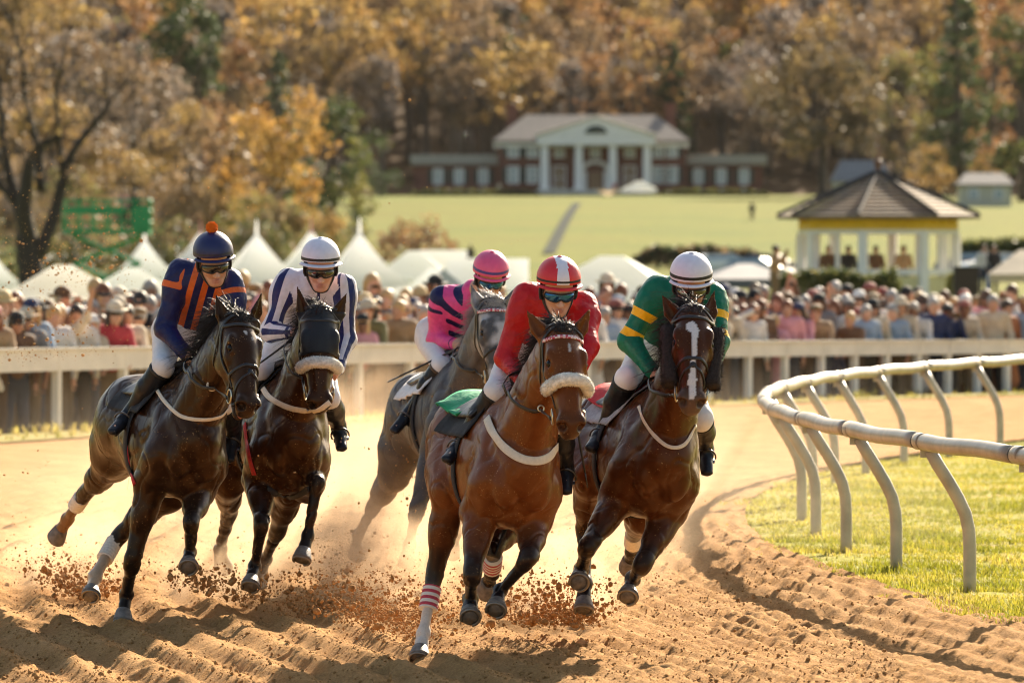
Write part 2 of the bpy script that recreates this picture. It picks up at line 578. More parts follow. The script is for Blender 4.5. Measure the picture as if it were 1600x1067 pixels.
# outer verge, a worn strip between sand and crowd
rg, sg = np.meshgrid(np.array([72.4, 72.9, 73.6, 74.4, 74.75, 75.3, 76, 77, 78, 79, 84, 95, 110, 125]), np.arange(-60, 75, 1.0), indexing="ij")
P2 = bend(rg.ravel(), sg.ravel())
nn_ = rg.shape[1]
ii, jj = np.meshgrid(np.arange(rg.shape[0] - 1), np.arange(nn_ - 1), indexing="ij"); q = (ii * nn_ + jj).ravel()
tag(to_mesh("verge", np.column_stack([P2, crowd_z(rg.ravel(), sg.ravel()) + .02 * (fbm(np.column_stack([P2, P2[:, 0] * 0]) * .8, 4) - .5)]), np.stack([q, q + nn_, q + nn_ + 1, q + 1], 1), M_VERGE), kind="structure")

# infield turf
r_in = np.concatenate([np.array([20, 30, 40, 48, 53]), np.arange(55, 60.85, .09)])
s_in = np.concatenate([np.arange(-60, -16, 1.5), np.arange(-16, 20, .12), np.arange(20, 70, 1.0)])
rg, sg = np.meshgrid(r_in, s_in, indexing="ij")
P2 = bend(rg.ravel(), sg.ravel()); X3 = np.column_stack([P2, P2[:, 0] * 0])
edge = rg.ravel() + (fbm(X3 * 1.3, 21) - .5) * .5
iz = .105 + (fbm(X3 * 2.2, 22) - .5) * .05 - .20 * smooth01(60.35, 60.75, edge)
nn_ = rg.shape[1]
ii, jj = np.meshgrid(np.arange(rg.shape[0] - 1), np.arange(nn_ - 1), indexing="ij"); q = (ii * nn_ + jj).ravel()
tag(to_mesh("infield", np.column_stack([P2, iz]), np.stack([q, q + nn_, q + nn_ + 1, q + 1], 1), M_TURFBASE), kind="structure")

def leaf_mat(name, tr=.45, rough=.6, warm=(1.0, .9, .55)):
    m = bpy.data.materials.new(name); m.use_nodes = True
    nt = m.node_tree; N, Lk = nt.nodes, nt.links
    b = N["Principled BSDF"]; b.inputs["Roughness"].default_value = rough; b.inputs["Specular IOR Level"].default_value = .25
    a = N.new("ShaderNodeAttribute"); a.attribute_name = "Col"
    t = N.new("ShaderNodeBsdfTranslucent")
    mx = N.new("ShaderNodeMixShader"); mx.inputs[0].default_value = tr
    Lk.new(a.outputs["Color"], b.inputs["Base Color"]); Lk.new(a.outputs["Color"], t.inputs["Color"])
    Lk.new(b.outputs[0], mx.inputs[1]); Lk.new(t.outputs[0], mx.inputs[2])
    Lk.new(mx.outputs[0], N["Material Output"].inputs["Surface"])
    return m
M_LEAF = leaf_mat("leaves")
M_GRASS = leaf_mat("grass_blades", .5)
M_BARK = mat("bark", (.085, .062, .048), .9, .35, 6, .6, 18)
M_DARKBARK = mat("dark_bark", (.040, .030, .024), .9, .35, 6, .6, 18)

def grass_patch(name, N, ylo, yhi, rmax, seed, hgt=(.012, .034), wid=.0038, rmin=50, xr=None, cols=None, z0=None):
    r = np.random.default_rng(seed)
    Y = ylo + (yhi - ylo) * r.uniform(0, 1, N) ** 1.35
    X = r.uniform(-.2, 1, N) * (.0915 * Y + .3) if xr is None else r.uniform(*xr, N)
    rad = np.hypot(X - CX, Y - CY)
    X3 = np.column_stack([X, Y, X * 0])
    lim = rmax + (fbm(X3 * 1.3, 21) - .5) * -.5 + r.normal(0, .10, N)
    cov = fbm(X3 * 1.7, 31)
    ok = (rad < lim) & (rad > rmin) & (cov + r.uniform(-.2, .2, N) > .42)
    X, Y, cov, rad = X[ok], Y[ok], cov[ok], rad[ok]; X3 = X3[ok]
    n = len(X)
    zb = (.105 + (fbm(X3 * 2.2, 22) - .5) * .05 - .20 * smooth01(60.35, 60.75, rad + (fbm(X3 * 1.3, 21) - .5) * .5)) if z0 is None else np.full(n, z0)
    tall = np.clip((fbm(X3 * .9, 35) - .48) * 6, 0, 1.6)
    k = 5
    X = np.repeat(X, k) + r.normal(0, .012, n * k); Y = np.repeat(Y, k) + r.normal(0, .012, n * k); zb = np.repeat(zb, k)
    h = r.uniform(*hgt, n * k) * (1 + np.repeat(tall, k))
    a = r.uniform(0, 2 * math.pi, n * k)
    lean = r.uniform(.1, 1.0, n * k)
    dx, dy = np.cos(a), np.sin(a)
    w = wid * r.uniform(.6, 1.3, n * k)
    b0 = np.stack([X - dy * w, Y + dx * w, zb - .01], 1); b1 = np.stack([X + dy * w, Y - dx * w, zb - .01], 1)
    mx, my = X + dx * lean * h * .3, Y + dy * lean * h * .3
    m0 = np.stack([mx - dy * w * .7, my + dx * w * .7, zb + h * .6], 1); m1 = np.stack([mx + dy * w * .7, my - dx * w * .7, zb + h * .6], 1)
    tp = np.stack([X + dx * lean * h * .85, Y + dy * lean * h * .85, zb + h * .95], 1)
    v = np.stack([b0, b1, m1, m0, tp], 1).reshape(-1, 3)
    i = np.arange(n * k) * 5
    f = np.concatenate([np.stack([i, i + 1, i + 2], 1), np.stack([i, i + 2, i + 3], 1), np.stack([i + 3, i + 2, i + 4], 1)])
    pal = np.array(cols if cols is not None else [(.27, .25, .026), (.36, .31, .042), (.44, .36, .07), (.20, .205, .022), (.50, .39, .14)])
    dry = np.clip(np.repeat(fbm(X3 * 1.1, 37), k) * 1.6 - .45 + r.uniform(-.3, .3, n * k), 0, 1)
    ci = np.clip((dry * 4.99).astype(int), 0, 4)
    c = pal[np.array([3, 0, 1, 2, 4])][ci] * r.uniform(.75, 1.25, (n * k, 1))
    return to_mesh(name, v, f, M_GRASS, None, False, None, {"Col": np.repeat(c, 5, 0)})
tag(grass_patch("grass", 62000, 30.5, 62, 60.62, 3), kind="stuff")
tag(grass_patch("verge_grass", 9000, 60, 100, 74.2, 8, (.03, .07), .010, 72.3, (-9, 10), [(.27, .24, .05), (.34, .28, .07), (.42, .33, .10), (.22, .21, .04), (.46, .36, .13)], .01), kind="stuff")

# ------------------------------------------------------------------ inner running rail with its goosenecked posts
M_RAIL = mat("weathered_rail_paint", (.31, .26, .195), .38, .28, 6, .12, 50, spec=.5)
M_POST = mat("weathered_post_paint", (.42, .365, .285), .45, .2, 7, .12, 60, metal=.0)
M_JOINT = mat("dark_joint", (.03, .025, .02), .6)
rail = thing("running_rail", "cream tube rail on bent metal posts round the inside of the bend", "rail", (*bend(R_RAIL, 0.0), .1))
posts_s = [-13.4 + 2.52 * k for k in range(-2, 30)]
for k, ps in enumerate(posts_s):
    a, b = bend(59.80, ps), bend(R_RAIL, ps)
    out = (b - a) / np.linalg.norm(b - a)
    prof = catmull(np.array([[0, .02], [0, .3], [.0, .52], [.03, .66], [.10, .80], [.19, .93], [.27, 1.01]]), 5) if False else None
    pr = np.array([[0, .02], [0, .2], [0, .40], [.006, .50], [.028, .60], [.075, .70], [.14, .81], [.205, .91], [.255, 1.0]])
    pts = np.array([[a[0] + out[0] * x, a[1] + out[1] * x, z + .06 * (z < .1)] for x, z in pr])
    pm = MB().tube(pts, .041, 14)
    po = pm.build("post", M_POST, rail)
    bz = pts[-1]
    MB().box((bz[0] + out[0] * .012, bz[1] + out[1] * .012, 1.0), (.10, .012, .09), math.atan2(out[1], out[0])).build("bracket", M_POST, po, False)
    if k < len(posts_s) - 1:
        ss = np.linspace(ps + .13 + .012, posts_s[k + 1] + .13 - .012, 12)
        p2 = bend(R_RAIL, ss)
        MB().tube(np.column_stack([p2, np.full(12, 1.055) + .006 * np.sin(ss * 3)]), .053, 20).build("rail_tube", M_RAIL, rail)
    j2 = bend(R_RAIL, np.linspace(ps + .115, ps + .145, 3))
    MB().tube(np.column_stack([j2, np.full(3, 1.055)]), .0548, 20).build("joint_ring", M_JOINT, rail)
    j2 = bend(R_RAIL, np.linspace(ps - .06, ps + .105, 4))
    MB().tube(np.column_stack([j2, np.full(4, 1.055)]), .0548, 20).build("sleeve", M_RAIL, rail)

# ------------------------------------------------------------------ outer white fence in front of the crowd
M_FENCE = mat("white_fence_paint", (.80, .74, .65), .6, .10, 3, .15, 25)
R_F = 74.4
def fence_at(px):
    """point of the fence circle seen in photo column px"""
    k = (px - 800) / F_PX
    a_, b_, c_ = k * k + 1, -2 * (k * CX + CY), CX * CX + CY * CY - R_F * R_F
    Y = (-b_ + math.sqrt(b_ * b_ - 4 * a_ * c_)) / (2 * a_)
    return k * Y, Y
fence = thing("white_fence", "white board rail fence holding back the crowd", "fence", (*fence_at(600), 0))
fpx = [-110, -12, 88, 192, 290, 384, 472, 560, 640, 712, 782, 850, 916, 980, 1042, 1106, 1169, 1226, 1283, 1335, 1385, 1434, 1481, 1527, 1573, 1620, 1670]
def fz(px): return np.interp(px, [0, 1600], [1.03, .83]), np.interp(px, [0, 1600], [.76, .63])
for k, px in enumerate(fpx):
    x, y = fence_at(px); t, b = fz(px)
    MB().box((x, y + .05, t / 2 - .22), (.10, .10, t + .40), math.atan2(y - CY, x - CX)).build("post", M_FENCE, fence, False)
    if k < len(fpx) - 1:
        x2, y2 = fence_at(fpx[k + 1]); t2, b2 = fz(fpx[k + 1])
        d = nrm(V(x2 - x, y2 - y, 0)); nn = V(-d[1], d[0], 0)
        g = .006
        q = []
        for (xx, yy, tt, bb_) in ((x + d[0] * g, y + d[1] * g, t, b), (x2 - d[0] * g, y2 - d[1] * g, t2, b2)):
            for off in (-.03, .0):
                for zz in (bb_, tt):
                    q.append(V(xx, yy, zz) + nn * (off - .005))
        MB().add(q, [(0, 1, 5, 4), (2, 6, 7, 3), (1, 3, 7, 5), (0, 4, 6, 2), (0, 2, 3, 1), (4, 5, 7, 6)]).build("rail_board", M_FENCE, fence, False)
        q = []
        for (xx, yy, tt) in ((x + d[0] * g, y + d[1] * g, t), (x2 - d[0] * g, y2 - d[1] * g, t2)):
            for off in (-.06, .09):
                for zz in (tt + .003, tt + .035):
                    q.append(V(xx, yy, zz) + nn * off)
        MB().add(q, [(0, 1, 5, 4), (2, 6, 7, 3), (1, 3, 7, 5), (0, 4, 6, 2), (0, 2, 3, 1), (4, 5, 7, 6)]).build("cap_rail", M_FENCE, fence, False)

# ------------------------------------------------------------------ trees
GOLD = [(.35, .20, .05), (.40, .24, .065), (.30, .155, .04), (.44, .29, .095)]
RUST = [(.22, .11, .045), (.28, .14, .055), (.18, .085, .04), (.30, .18, .075)]
BROWN = [(.17, .115, .07), (.22, .15, .085), (.13, .09, .06), (.27, .18, .09)]
GREY = [(.16, .13, .115), (.20, .165, .14), (.12, .10, .09)]
DARKG = [(.035, .055, .022), (.05, .075, .03), (.025, .04, .02), (.07, .085, .035)]
OLIVE = [(.12, .13, .035), (.17, .16, .045), (.09, .10, .03), (.22, .19, .06)]
YGREEN = [(.30, .28, .05), (.36, .32, .07), (.22, .22, .04)]
OCHRE = [(.24, .155, .055), (.30, .195, .065), (.19, .12, .05), (.34, .24, .085)]

def tree_arrays(r, H, W, kind, pal, leaves, size, bare=.25):
    """trunk tubes and leaf faces of one tree standing at the origin"""
    tb = MB()
    lean = r.normal(0, .03, 2)
    tr = H * (.016 + .006 * r.random()) + .05
    top = H * (.92 if kind == "cone" else .70)
    zs = np.linspace(0, 1, 7)
    tp = np.stack([lean[0] * H * zs ** 2 + np.sin(zs * 5 + r.random() * 6) * .012 * H * zs, lean[1] * H * zs ** 2 + np.cos(zs * 4) * .012 * H * zs, zs * top], 1)
    tb.tube(tp, tr * (1.25 - 1.08 * zs) + .02 + .5 * tr * np.exp(-zs * 14), 8)
    cl = []
    if kind == "cone":
        n = int(16 + H)
        for i in range(n):
            t = .10 + .88 * (i + .5) / n
            rad = W * .5 * (1 - t) ** .8 + .2
            for q in range(int(3 + 5 * (1 - t))):
                a = r.uniform(0, 6.283)
                rr = rad * r.uniform(.55, 1.0)
                cl.append((rr * math.cos(a), rr * math.sin(a), t * H - .12 * rr, .18 * rad + .3, .45))
    else:
        z0 = bare * H
        n = int(r.integers(26, 36))
        for i in range(n):
            a = i * 2.39996 + r.normal(0, .3); u = r.uniform(-.9, 1)
            rad = math.sqrt(max(0, 1 - u * u)) * r.uniform(.45, 1.0)
            z = z0 + (H - z0) * (.5 + .5 * u * r.uniform(.8, 1.0))
            w = W * .5 * (1.0 if kind == "round" else .75)
            cl.append((rad * w * math.cos(a), rad * w * math.sin(a), z, W * r.uniform(.09, .17), .8))
        lim = range(0, n, 2)
        for i in lim:
            c = cl[i]
            t0 = r.uniform(.35, .95)
            k = min(int(t0 * 6), 5)
            s0 = tp[k] + (tp[k + 1] - tp[k]) * (t0 * 6 - k)
            e = V(c[0], c[1], c[2])
            m = (s0 + e) / 2 + V(0, 0, .06 * H) * r.uniform(-.3, 1) + r.normal(0, .02 * H, 3)
            tb.tube(catmull(np.array([s0, m, e]), 3), np.linspace(tr * .42 * (1.1 - t0 * .6), .03, 7), 5)
    cl = np.array(cl)
    k = r.integers(0, len(cl), leaves)
    ctr = cl[k]
    off = r.normal(0, 1, (leaves, 3)); off /= np.linalg.norm(off, axis=1, keepdims=True)
    off *= (r.uniform(.2, 1.1, leaves) ** .5)[:, None]
    pos = ctr[:, :3] + off * np.stack([ctr[:, 3], ctr[:, 3], ctr[:, 3] * ctr[:, 4]], 1) * 1.25
    u = r.normal(0, 1, (leaves, 3)); u /= np.linalg.norm(u, axis=1, keepdims=True)
    w = np.cross(u, r.normal(0, 1, (leaves, 3))); w /= np.linalg.norm(w, axis=1, keepdims=True)
    s1 = size * r.uniform(.5, 1.3, (leaves, 1)); s2 = s1 * r.uniform(.45, .8, (leaves, 1))
    lv = np.stack([pos - u * s1, pos + w * s2 * .9 - u * s1 * .1, pos + u * s1, pos - w * s2 + u * s1 * .1], 1).reshape(-1, 3)
    lf = np.arange(leaves * 4).reshape(-1, 4)
    pal = np.array(pal)
    cc = r.integers(0, len(pal), len(cl))
    c = pal[cc[k]] * .6 + pal[r.integers(0, len(pal), leaves)] * .4
    c = c * r.uniform(.75, 1.25, (leaves, 1))
    return np.concatenate(tb.v), tb.f, lv, lf, np.repeat(c, 4, 0)

def tree(name, label, px, pytop, pybase, Y, wpx, kind, pal, leaves=2600, size=None, cat="tree", group=None, bare=.2, seed=1, bark=None, z=None, dens=1.0):
    x = (px - 800) / F_PX * Y
    H = (pybase - pytop) / F_PX * Y
    W = wpx / F_PX * Y
    zb = CAM_H - (pybase - HOR) / F_PX * Y if z is None else z
    r = np.random.default_rng(seed)
    size = size or max(.10, .028 * max(W, H * .5))
    tv, tf, lv, lf, lc = tree_arrays(r, H, W, kind, pal, int(leaves * dens), size, bare)
    root = thing(name, label, cat, (x, Y, zb), group)
    to_mesh("trunk", tv, tf, bark or M_BARK, root, True, None, None, (0, 0, 0))
    to_mesh("crown", lv, lf, M_LEAF, root, False, None, {"Col": lc}, (0, 0, 0))
    return root

# the far wood on the hill behind the house reads as one mass
r = np.random.default_rng(77)
protos = []
for i in range(14):
    kind = ["tall", "round", "tall", "tall", "round"][i % 5]
    pal = [GOLD, RUST, BROWN, GREY, OCHRE, BROWN, GOLD, RUST, GREY, OCHRE, BROWN, OLIVE, GOLD, DARKG][i]
    H = r.uniform(17, 25)
    a = tree_arrays(r, H, H * r.uniform(.34, .5), "cone" if i == 13 else kind, pal, 950 if i not in (2, 3, 8, 10, 5) else 620, .42, r.uniform(.3, .5))
    protos.append((a, i))
TV, TF, LV, LF, LC, nt_, nl_ = [], [], [], [], [], 0, 0
for row, Y in enumerate(np.concatenate([np.arange(838, 980, 14), np.arange(980, 1180, 25)])):
    half = .094 * Y + 14
    n = int(2 * half / 6.2)
    for i in range(n):
        x = -half + 2 * half * (i + r.uniform(-.1, 1.1)) / n
        y = Y + r.uniform(-9, 9)
        px = 800 + x / y * F_PX
        hi = np.clip((y - 850) / 200, 0, 1)
        # gold on the upper slope and left, browner low down behind the house, dark at the right end
        wts = np.array([1.9 * hi + .08, 1.2 * hi + .25, 1.5 - .7 * hi, 1.1 - .8 * hi, 1.1, 1.5 - .7 * hi, 1.8 * hi + .08, 1.1 * hi + .25, .9 - .6 * hi, 1.1, 1.3, .3, 1.8 * hi + .08, .25])
        if px > 1380: wts = wts * np.array([.4, 1.3, 1, 1, .7, 1, .5, 1.4, 1, .7, 1, 2.0, .4, 3.0])
        if px < 500: wts = wts * np.array([1.3, .5, 1.2, 1.2, 1.5, 1.2, 1.3, .5, 1.1, 1.5, 1.2, .8, 1.3, .4])
        a, k_ = protos[r.choice(14, p=wts / wts.sum())]
        tv, tf, lv, lf, lc = a
        ang = r.uniform(0, 6.283); sc = r.uniform(.8, 1.2)
        ca, sa = math.cos(ang) * sc, math.sin(ang) * sc
        z = float(terrain(x, y)) - .2
        rot = np.array([[ca, sa, 0], [-sa, ca, 0], [0, 0, sc]])
        TV.append(tv @ rot + V(x, y, z)); TF += [[q_ + nt_ for q_ in f_] for f_ in tf]; nt_ += len(tv)
        LV.append(lv @ rot + V(x, y, z)); LF.append(lf + nl_); LC.append(lc * r.uniform(.8, 1.2)); nl_ += len(lv)
wood = tag(empty("woodland", (0, 840, 12)), kind="stuff")
to_mesh("trunks", np.concatenate(TV), TF, M_BARK, wood)
to_mesh("foliage", np.concatenate(LV), np.concatenate(LF), M_LEAF, wood, False, None, {"Col": np.concatenate(LC)})

# the nearer trees at the left edge of the lawn
LT = "trees along the left of the lawn"
tree("evergreen_tree", "tall dark evergreen topping the trees left of the mansion", 292, -15, 330, 640, 130, "round", DARKG, 2600, seed=3, group=LT, bare=.45)
tree("evergreen_tree", "small dark cone-shaped evergreen above the yellow tree", 437, 75, 330, 600, 80, "cone", DARKG, 2200, seed=4, group=LT)
tree("autumn_tree", "brown thinly leaved tree left of the yellow tree", 215, 70, 420, 520, 210, "round", BROWN + GREY, 2600, seed=5, group=LT, bare=.15)
tree("autumn_tree", "grey brown bare-looking tree behind the green lift", 110, 60, 430, 560, 240, "round", GREY + BROWN, 2300, seed=6, group=LT, bare=.15)
tree("autumn_tree", "golden topped tall tree at the far left edge of the wood", 20, -20, 420, 600, 200, "tall", BROWN + OCHRE, 2000, seed=7, group=LT, bare=.5)
tree("autumn_tree", "ochre tree with mixed brown leaves behind the pompom jockey", 305, 165, 425, 440, 190, "round", OCHRE + BROWN, 3200, seed=8, group=LT, bare=.1)
tree("yellow_tree", "bright yellow autumn tree beside the dark evergreen at the lawn edge", 432, 128, 420, 430, 165, "round", GOLD, 3000, seed=9, group=LT, bare=.2)
tree("autumn_tree", "dark olive tree with yellow edges where the lawn begins", 520, 140, 410, 470, 150, "round", DARKG + DARKG + OLIVE, 3400, seed=10, group=LT, bare=.02)
tree("autumn_tree", "slim yellow green tree at the lawn's left edge", 556, 190, 345, 520, 45, "tall", OLIVE + YGREEN, 1500, seed=11, group=LT, bare=.05)
tree("autumn_tree", "low dull green tree in front of the yellow tree", 410, 300, 430, 400, 130, "round", OLIVE + BROWN, 2600, seed=12, group=LT, bare=.02)
tree("autumn_tree", "small golden brown tree at the lawn corner", 490, 320, 425, 400, 100, "round", OCHRE + GOLD, 2000, seed=13, group=LT, bare=.02)
tree("autumn_tree", "brown leafless understorey tree above the white tents", 250, 270, 432, 420, 150, "round", BROWN, 2200, seed=14, group=LT, bare=.02)
tree("autumn_tree", "tall brown leaved tree between the two dark evergreens", 370, 70, 400, 560, 120, "tall", BROWN + RUST, 2200, seed=15, group=LT, bare=.2)
tree("autumn_tree", "pale grey twiggy tree beside the slim yellow green tree", 470, 130, 380, 640, 110, "tall", GREY, 1600, seed=16, group=LT, bare=.2)
tree("dark_bush", "round dark green bush left of the mansion", 594, 262, 318, 760, 66, "round", DARKG, 1500, seed=17, cat="bush", bare=0, z=float(terrain(-17.4, 760)))
tree("rust_shrub", "reddish brown shrub behind the white tent tops", 648, 350, 440, 395, 150, "round", RUST + BROWN, 1800, seed=18, cat="shrub", bare=0)
tree("yellow_shrub", "yellow green shrub beside the pointed tents", 545, 372, 440, 400, 70, "round", YGREEN + OCHRE, 1200, seed=19, cat="shrub", bare=0)
tree("autumn_tree", "broad brown tree filling the wood's edge above the bare trunk", 70, 150, 440, 500, 230, "round", BROWN + OCHRE, 2800, seed=41, group=LT, bare=.02)
tree("autumn_tree", "grey brown tree standing behind the ochre tree", 250, 120, 425, 600, 200, "round", GREY + BROWN, 2600, seed=42, group=LT, bare=.02)
tree("autumn_tree", "brown tree with rusty top between the evergreen and the yellow tree", 350, 180, 420, 540, 160, "round", BROWN + RUST, 2600, seed=43, group=LT, bare=.02)
tree("autumn_tree", "tawny small tree low beside the lift platform", 190, 230, 440, 470, 170, "round", OCHRE + BROWN, 2400, seed=44, group=LT, bare=.0)
tree("autumn_tree", "brown thicket-like tree low between bare trunk and lift", 95, 270, 445, 450, 150, "round", BROWN + OLIVE, 2200, seed=45, group=LT, bare=.0)
tree("autumn_tree", "dull brown tree at the foot of the wood at the far left", 10, 240, 445, 470, 150, "round", BROWN + GREY, 2200, seed=46, group=LT, bare=.0)
tree("autumn_tree", "dark brownish tree under the yellow tree's crown", 350, 285, 430, 460, 140, "round", BROWN + DARKG, 2200, seed=47, group=LT, bare=.0)
# trees right of the house
RT = "trees right of the mansion"
tree("dark_oak", "large dark brown tree right of the mansion behind the pavilion", 1285, 75, 318, 735, 210, "round", [(.10, .075, .045), (.14, .10, .055), (.08, .07, .04), (.17, .12, .05)], 3000, seed=21, group=RT, bare=.25, bark=M_DARKBARK)
tree("evergreen_tree", "towering dark evergreen at the upper right edge", 1500, -60, 300, 760, 120, "cone", DARKG, 2600, seed=22, group=RT)
tree("evergreen_tree", "dark broad evergreen leaving the picture at the right edge", 1600, -20, 320, 720, 130, "round", DARKG + OLIVE, 2600, seed=23, group=RT, bare=.05)
tree("autumn_tree", "rust coloured tree in front of the tall dark evergreens", 1545, 20, 300, 790, 110, "round", RUST, 2000, seed=24, group=RT, bare=.1)
tree("autumn_tree", "small yellow orange tree beside the pale outbuilding", 1455, 225, 318, 700, 80, "round", GOLD + OCHRE, 1500, seed=25, group=RT, bare=.15)
tree("autumn_tree", "small golden tree behind the pale outbuilding", 1545, 228, 318, 735, 62, "round", GOLD + RUST, 1200, seed=26, group=RT, bare=.15)
tree("autumn_tree", "brown bare tree just behind the mansion's long wing", 1180, 95, 310, 825, 120, "tall", BROWN + GREY, 1800, seed=27, group=RT, bare=.2)
tree("autumn_tree", "brownish tree filling the gap beside the dark oak", 1400, 90, 318, 770, 150, "round", BROWN + OLIVE, 2200, seed=28, group=RT, bare=.15)

for k_, (x_, w_, y_, lab_) in enumerate(((-10, 130, 395, "brown thicket at the far left behind the bare trunk"), (120, 170, 392, "brown thicket behind the legs of the green lift"), (270, 170, 388, "dark thicket behind the navy jockey's cap"), (400, 150, 384, "brownish thicket under the yellow tree"), (505, 110, 384, "dull green thicket at the lawn's left corner"))):
    tree("thicket", lab_, x_, y_ - 30, 448, 372 - 3 * k_, w_, "round", BROWN + DARKG + OLIVE, 1800, seed=90 + k_, cat="shrub", bare=0, group="undergrowth at the foot of the wood")

# the big near-bare tree at the left edge, with a thick dark trunk that forks low
def bare_tree():
    Y = 238.0
    root = thing("bare_tree", "big bare tree with a dark forked trunk at the left edge", "tree", (*P(48, 430, Y)[:2], -1.1))
    r = np.random.default_rng(12)
    tb, tips = MB(), []
    def limb(pts, r0, r1, depth):
        p = catmull(np.array([P(a, b, Y + c) for a, b, c in pts]), 5)
        tb.tube(p, np.linspace(r0, r1, len(p)), 9 if r0 > .15 else 6)
        return p, r0, r1
    limbs = [limb([(52, 520, 0), (50, 440, 0), (45, 400, 0), (40, 365, 0)], .62, .46, 0),
             limb([(42, 375, 0), (28, 320, .5), (12, 262, .8), (2, 180, 1), (-6, 90, 1.2)], .30, .07, 0),
             limb([(48, 385, 0), (38, 330, -.5), (45, 262, -.8), (47, 250, -.9)], .36, .20, 0),
             limb([(58, 400, 0), (82, 345, .4), (98, 285, .6), (112, 240, .7), (150, 190, .9), (172, 160, 1)], .32, .06, 0),
             limb([(98, 280, .6), (92, 210, .2), (88, 150, -.2), (100, 90, -.4), (98, 40, -.4)], .12, .03, 0),
             limb([(62, 235, .3), (40, 160, .2), (36, 100, 0), (22, 50, 0), (10, 20, 0)], .12, .03, 0),
             limb([(64, 300, .2), (64, 235, .3), (100, 210, .4)], .22, .10, 0),
             limb([(30, 325, .5), (10, 300, .4), (-14, 275, .2)], .2, .1, 0)]
    pool = limbs[:]
    for gen, (cnt, ln, ra) in enumerate(((36, 2.0, .045), (120, 1.2, .020), (300, .7, .010))):
        new = []
        for _ in range(cnt):
            p, r0, r1 = pool[r.integers(1 if gen == 0 else 0, len(pool))]
            i = r.integers(len(p) // 3, len(p) - 1)
            d = nrm(p[i + 1] - p[i]) + r.normal(0, .55, 3) + V(0, 0, .25)
            d = nrm(d) * ln * r.uniform(.5, 1.2)
            q = catmull(np.array([p[i], p[i] + d * .5 + r.normal(0, .08 * ln, 3), p[i] + d]), 3)
            tb.tube(q, np.linspace(ra, ra * .4, len(q)), 5)
            new.append((q, ra, ra * .4)); tips.append(q[-1])
        pool = new
    tb.build("trunk", M_DARKBARK, root)
    tips = np.array(tips)
    n = 420
    pos = tips[r.integers(0, len(tips), n)] + r.normal(0, .22, (n, 3))
    u = r.normal(0, 1, (n, 3)); u /= np.linalg.norm(u, axis=1, keepdims=True)
    w = np.cross(u, r.normal(0, 1, (n, 3))); w /= np.linalg.norm(w, axis=1, keepdims=True)
    lv = np.stack([pos - u * .09, pos + w * .06, pos + u * .09, pos - w * .06], 1).reshape(-1, 3)
    c = np.array(BROWN + OCHRE)[r.integers(0, 8, n)]
    to_mesh("crown", lv, np.arange(n * 4).reshape(-1, 4), M_LEAF, root, False, None, {"Col": np.repeat(c, 4, 0)})
bare_tree()

# ------------------------------------------------------------------ mansion on the hill
def brick_mat():
    m = mat("dark_red_brick", (.135, .047, .033), .85, .25, 1.2, .3, 6)
    return m
M_BRICK = brick_mat()
M_WHITE = mat("white_paint", (.82, .78, .76), .6, .06, 2)
M_SLATE = mat("grey_brown_roof", (.20, .165, .14), .8, .22, 1.5, .4, 8)
M_PANE = mat("window_glass", (.30, .36, .40), .12, .25, .8, spec=.9)
M_SHUT = mat("dark_green_shutter", (.02, .035, .03), .6)
M_STONE = mat("pale_stone", (.50, .45, .38), .8, .15, 2)
M_DOOR = mat("wooden_door", (.22, .12, .06), .5, .2, 3)

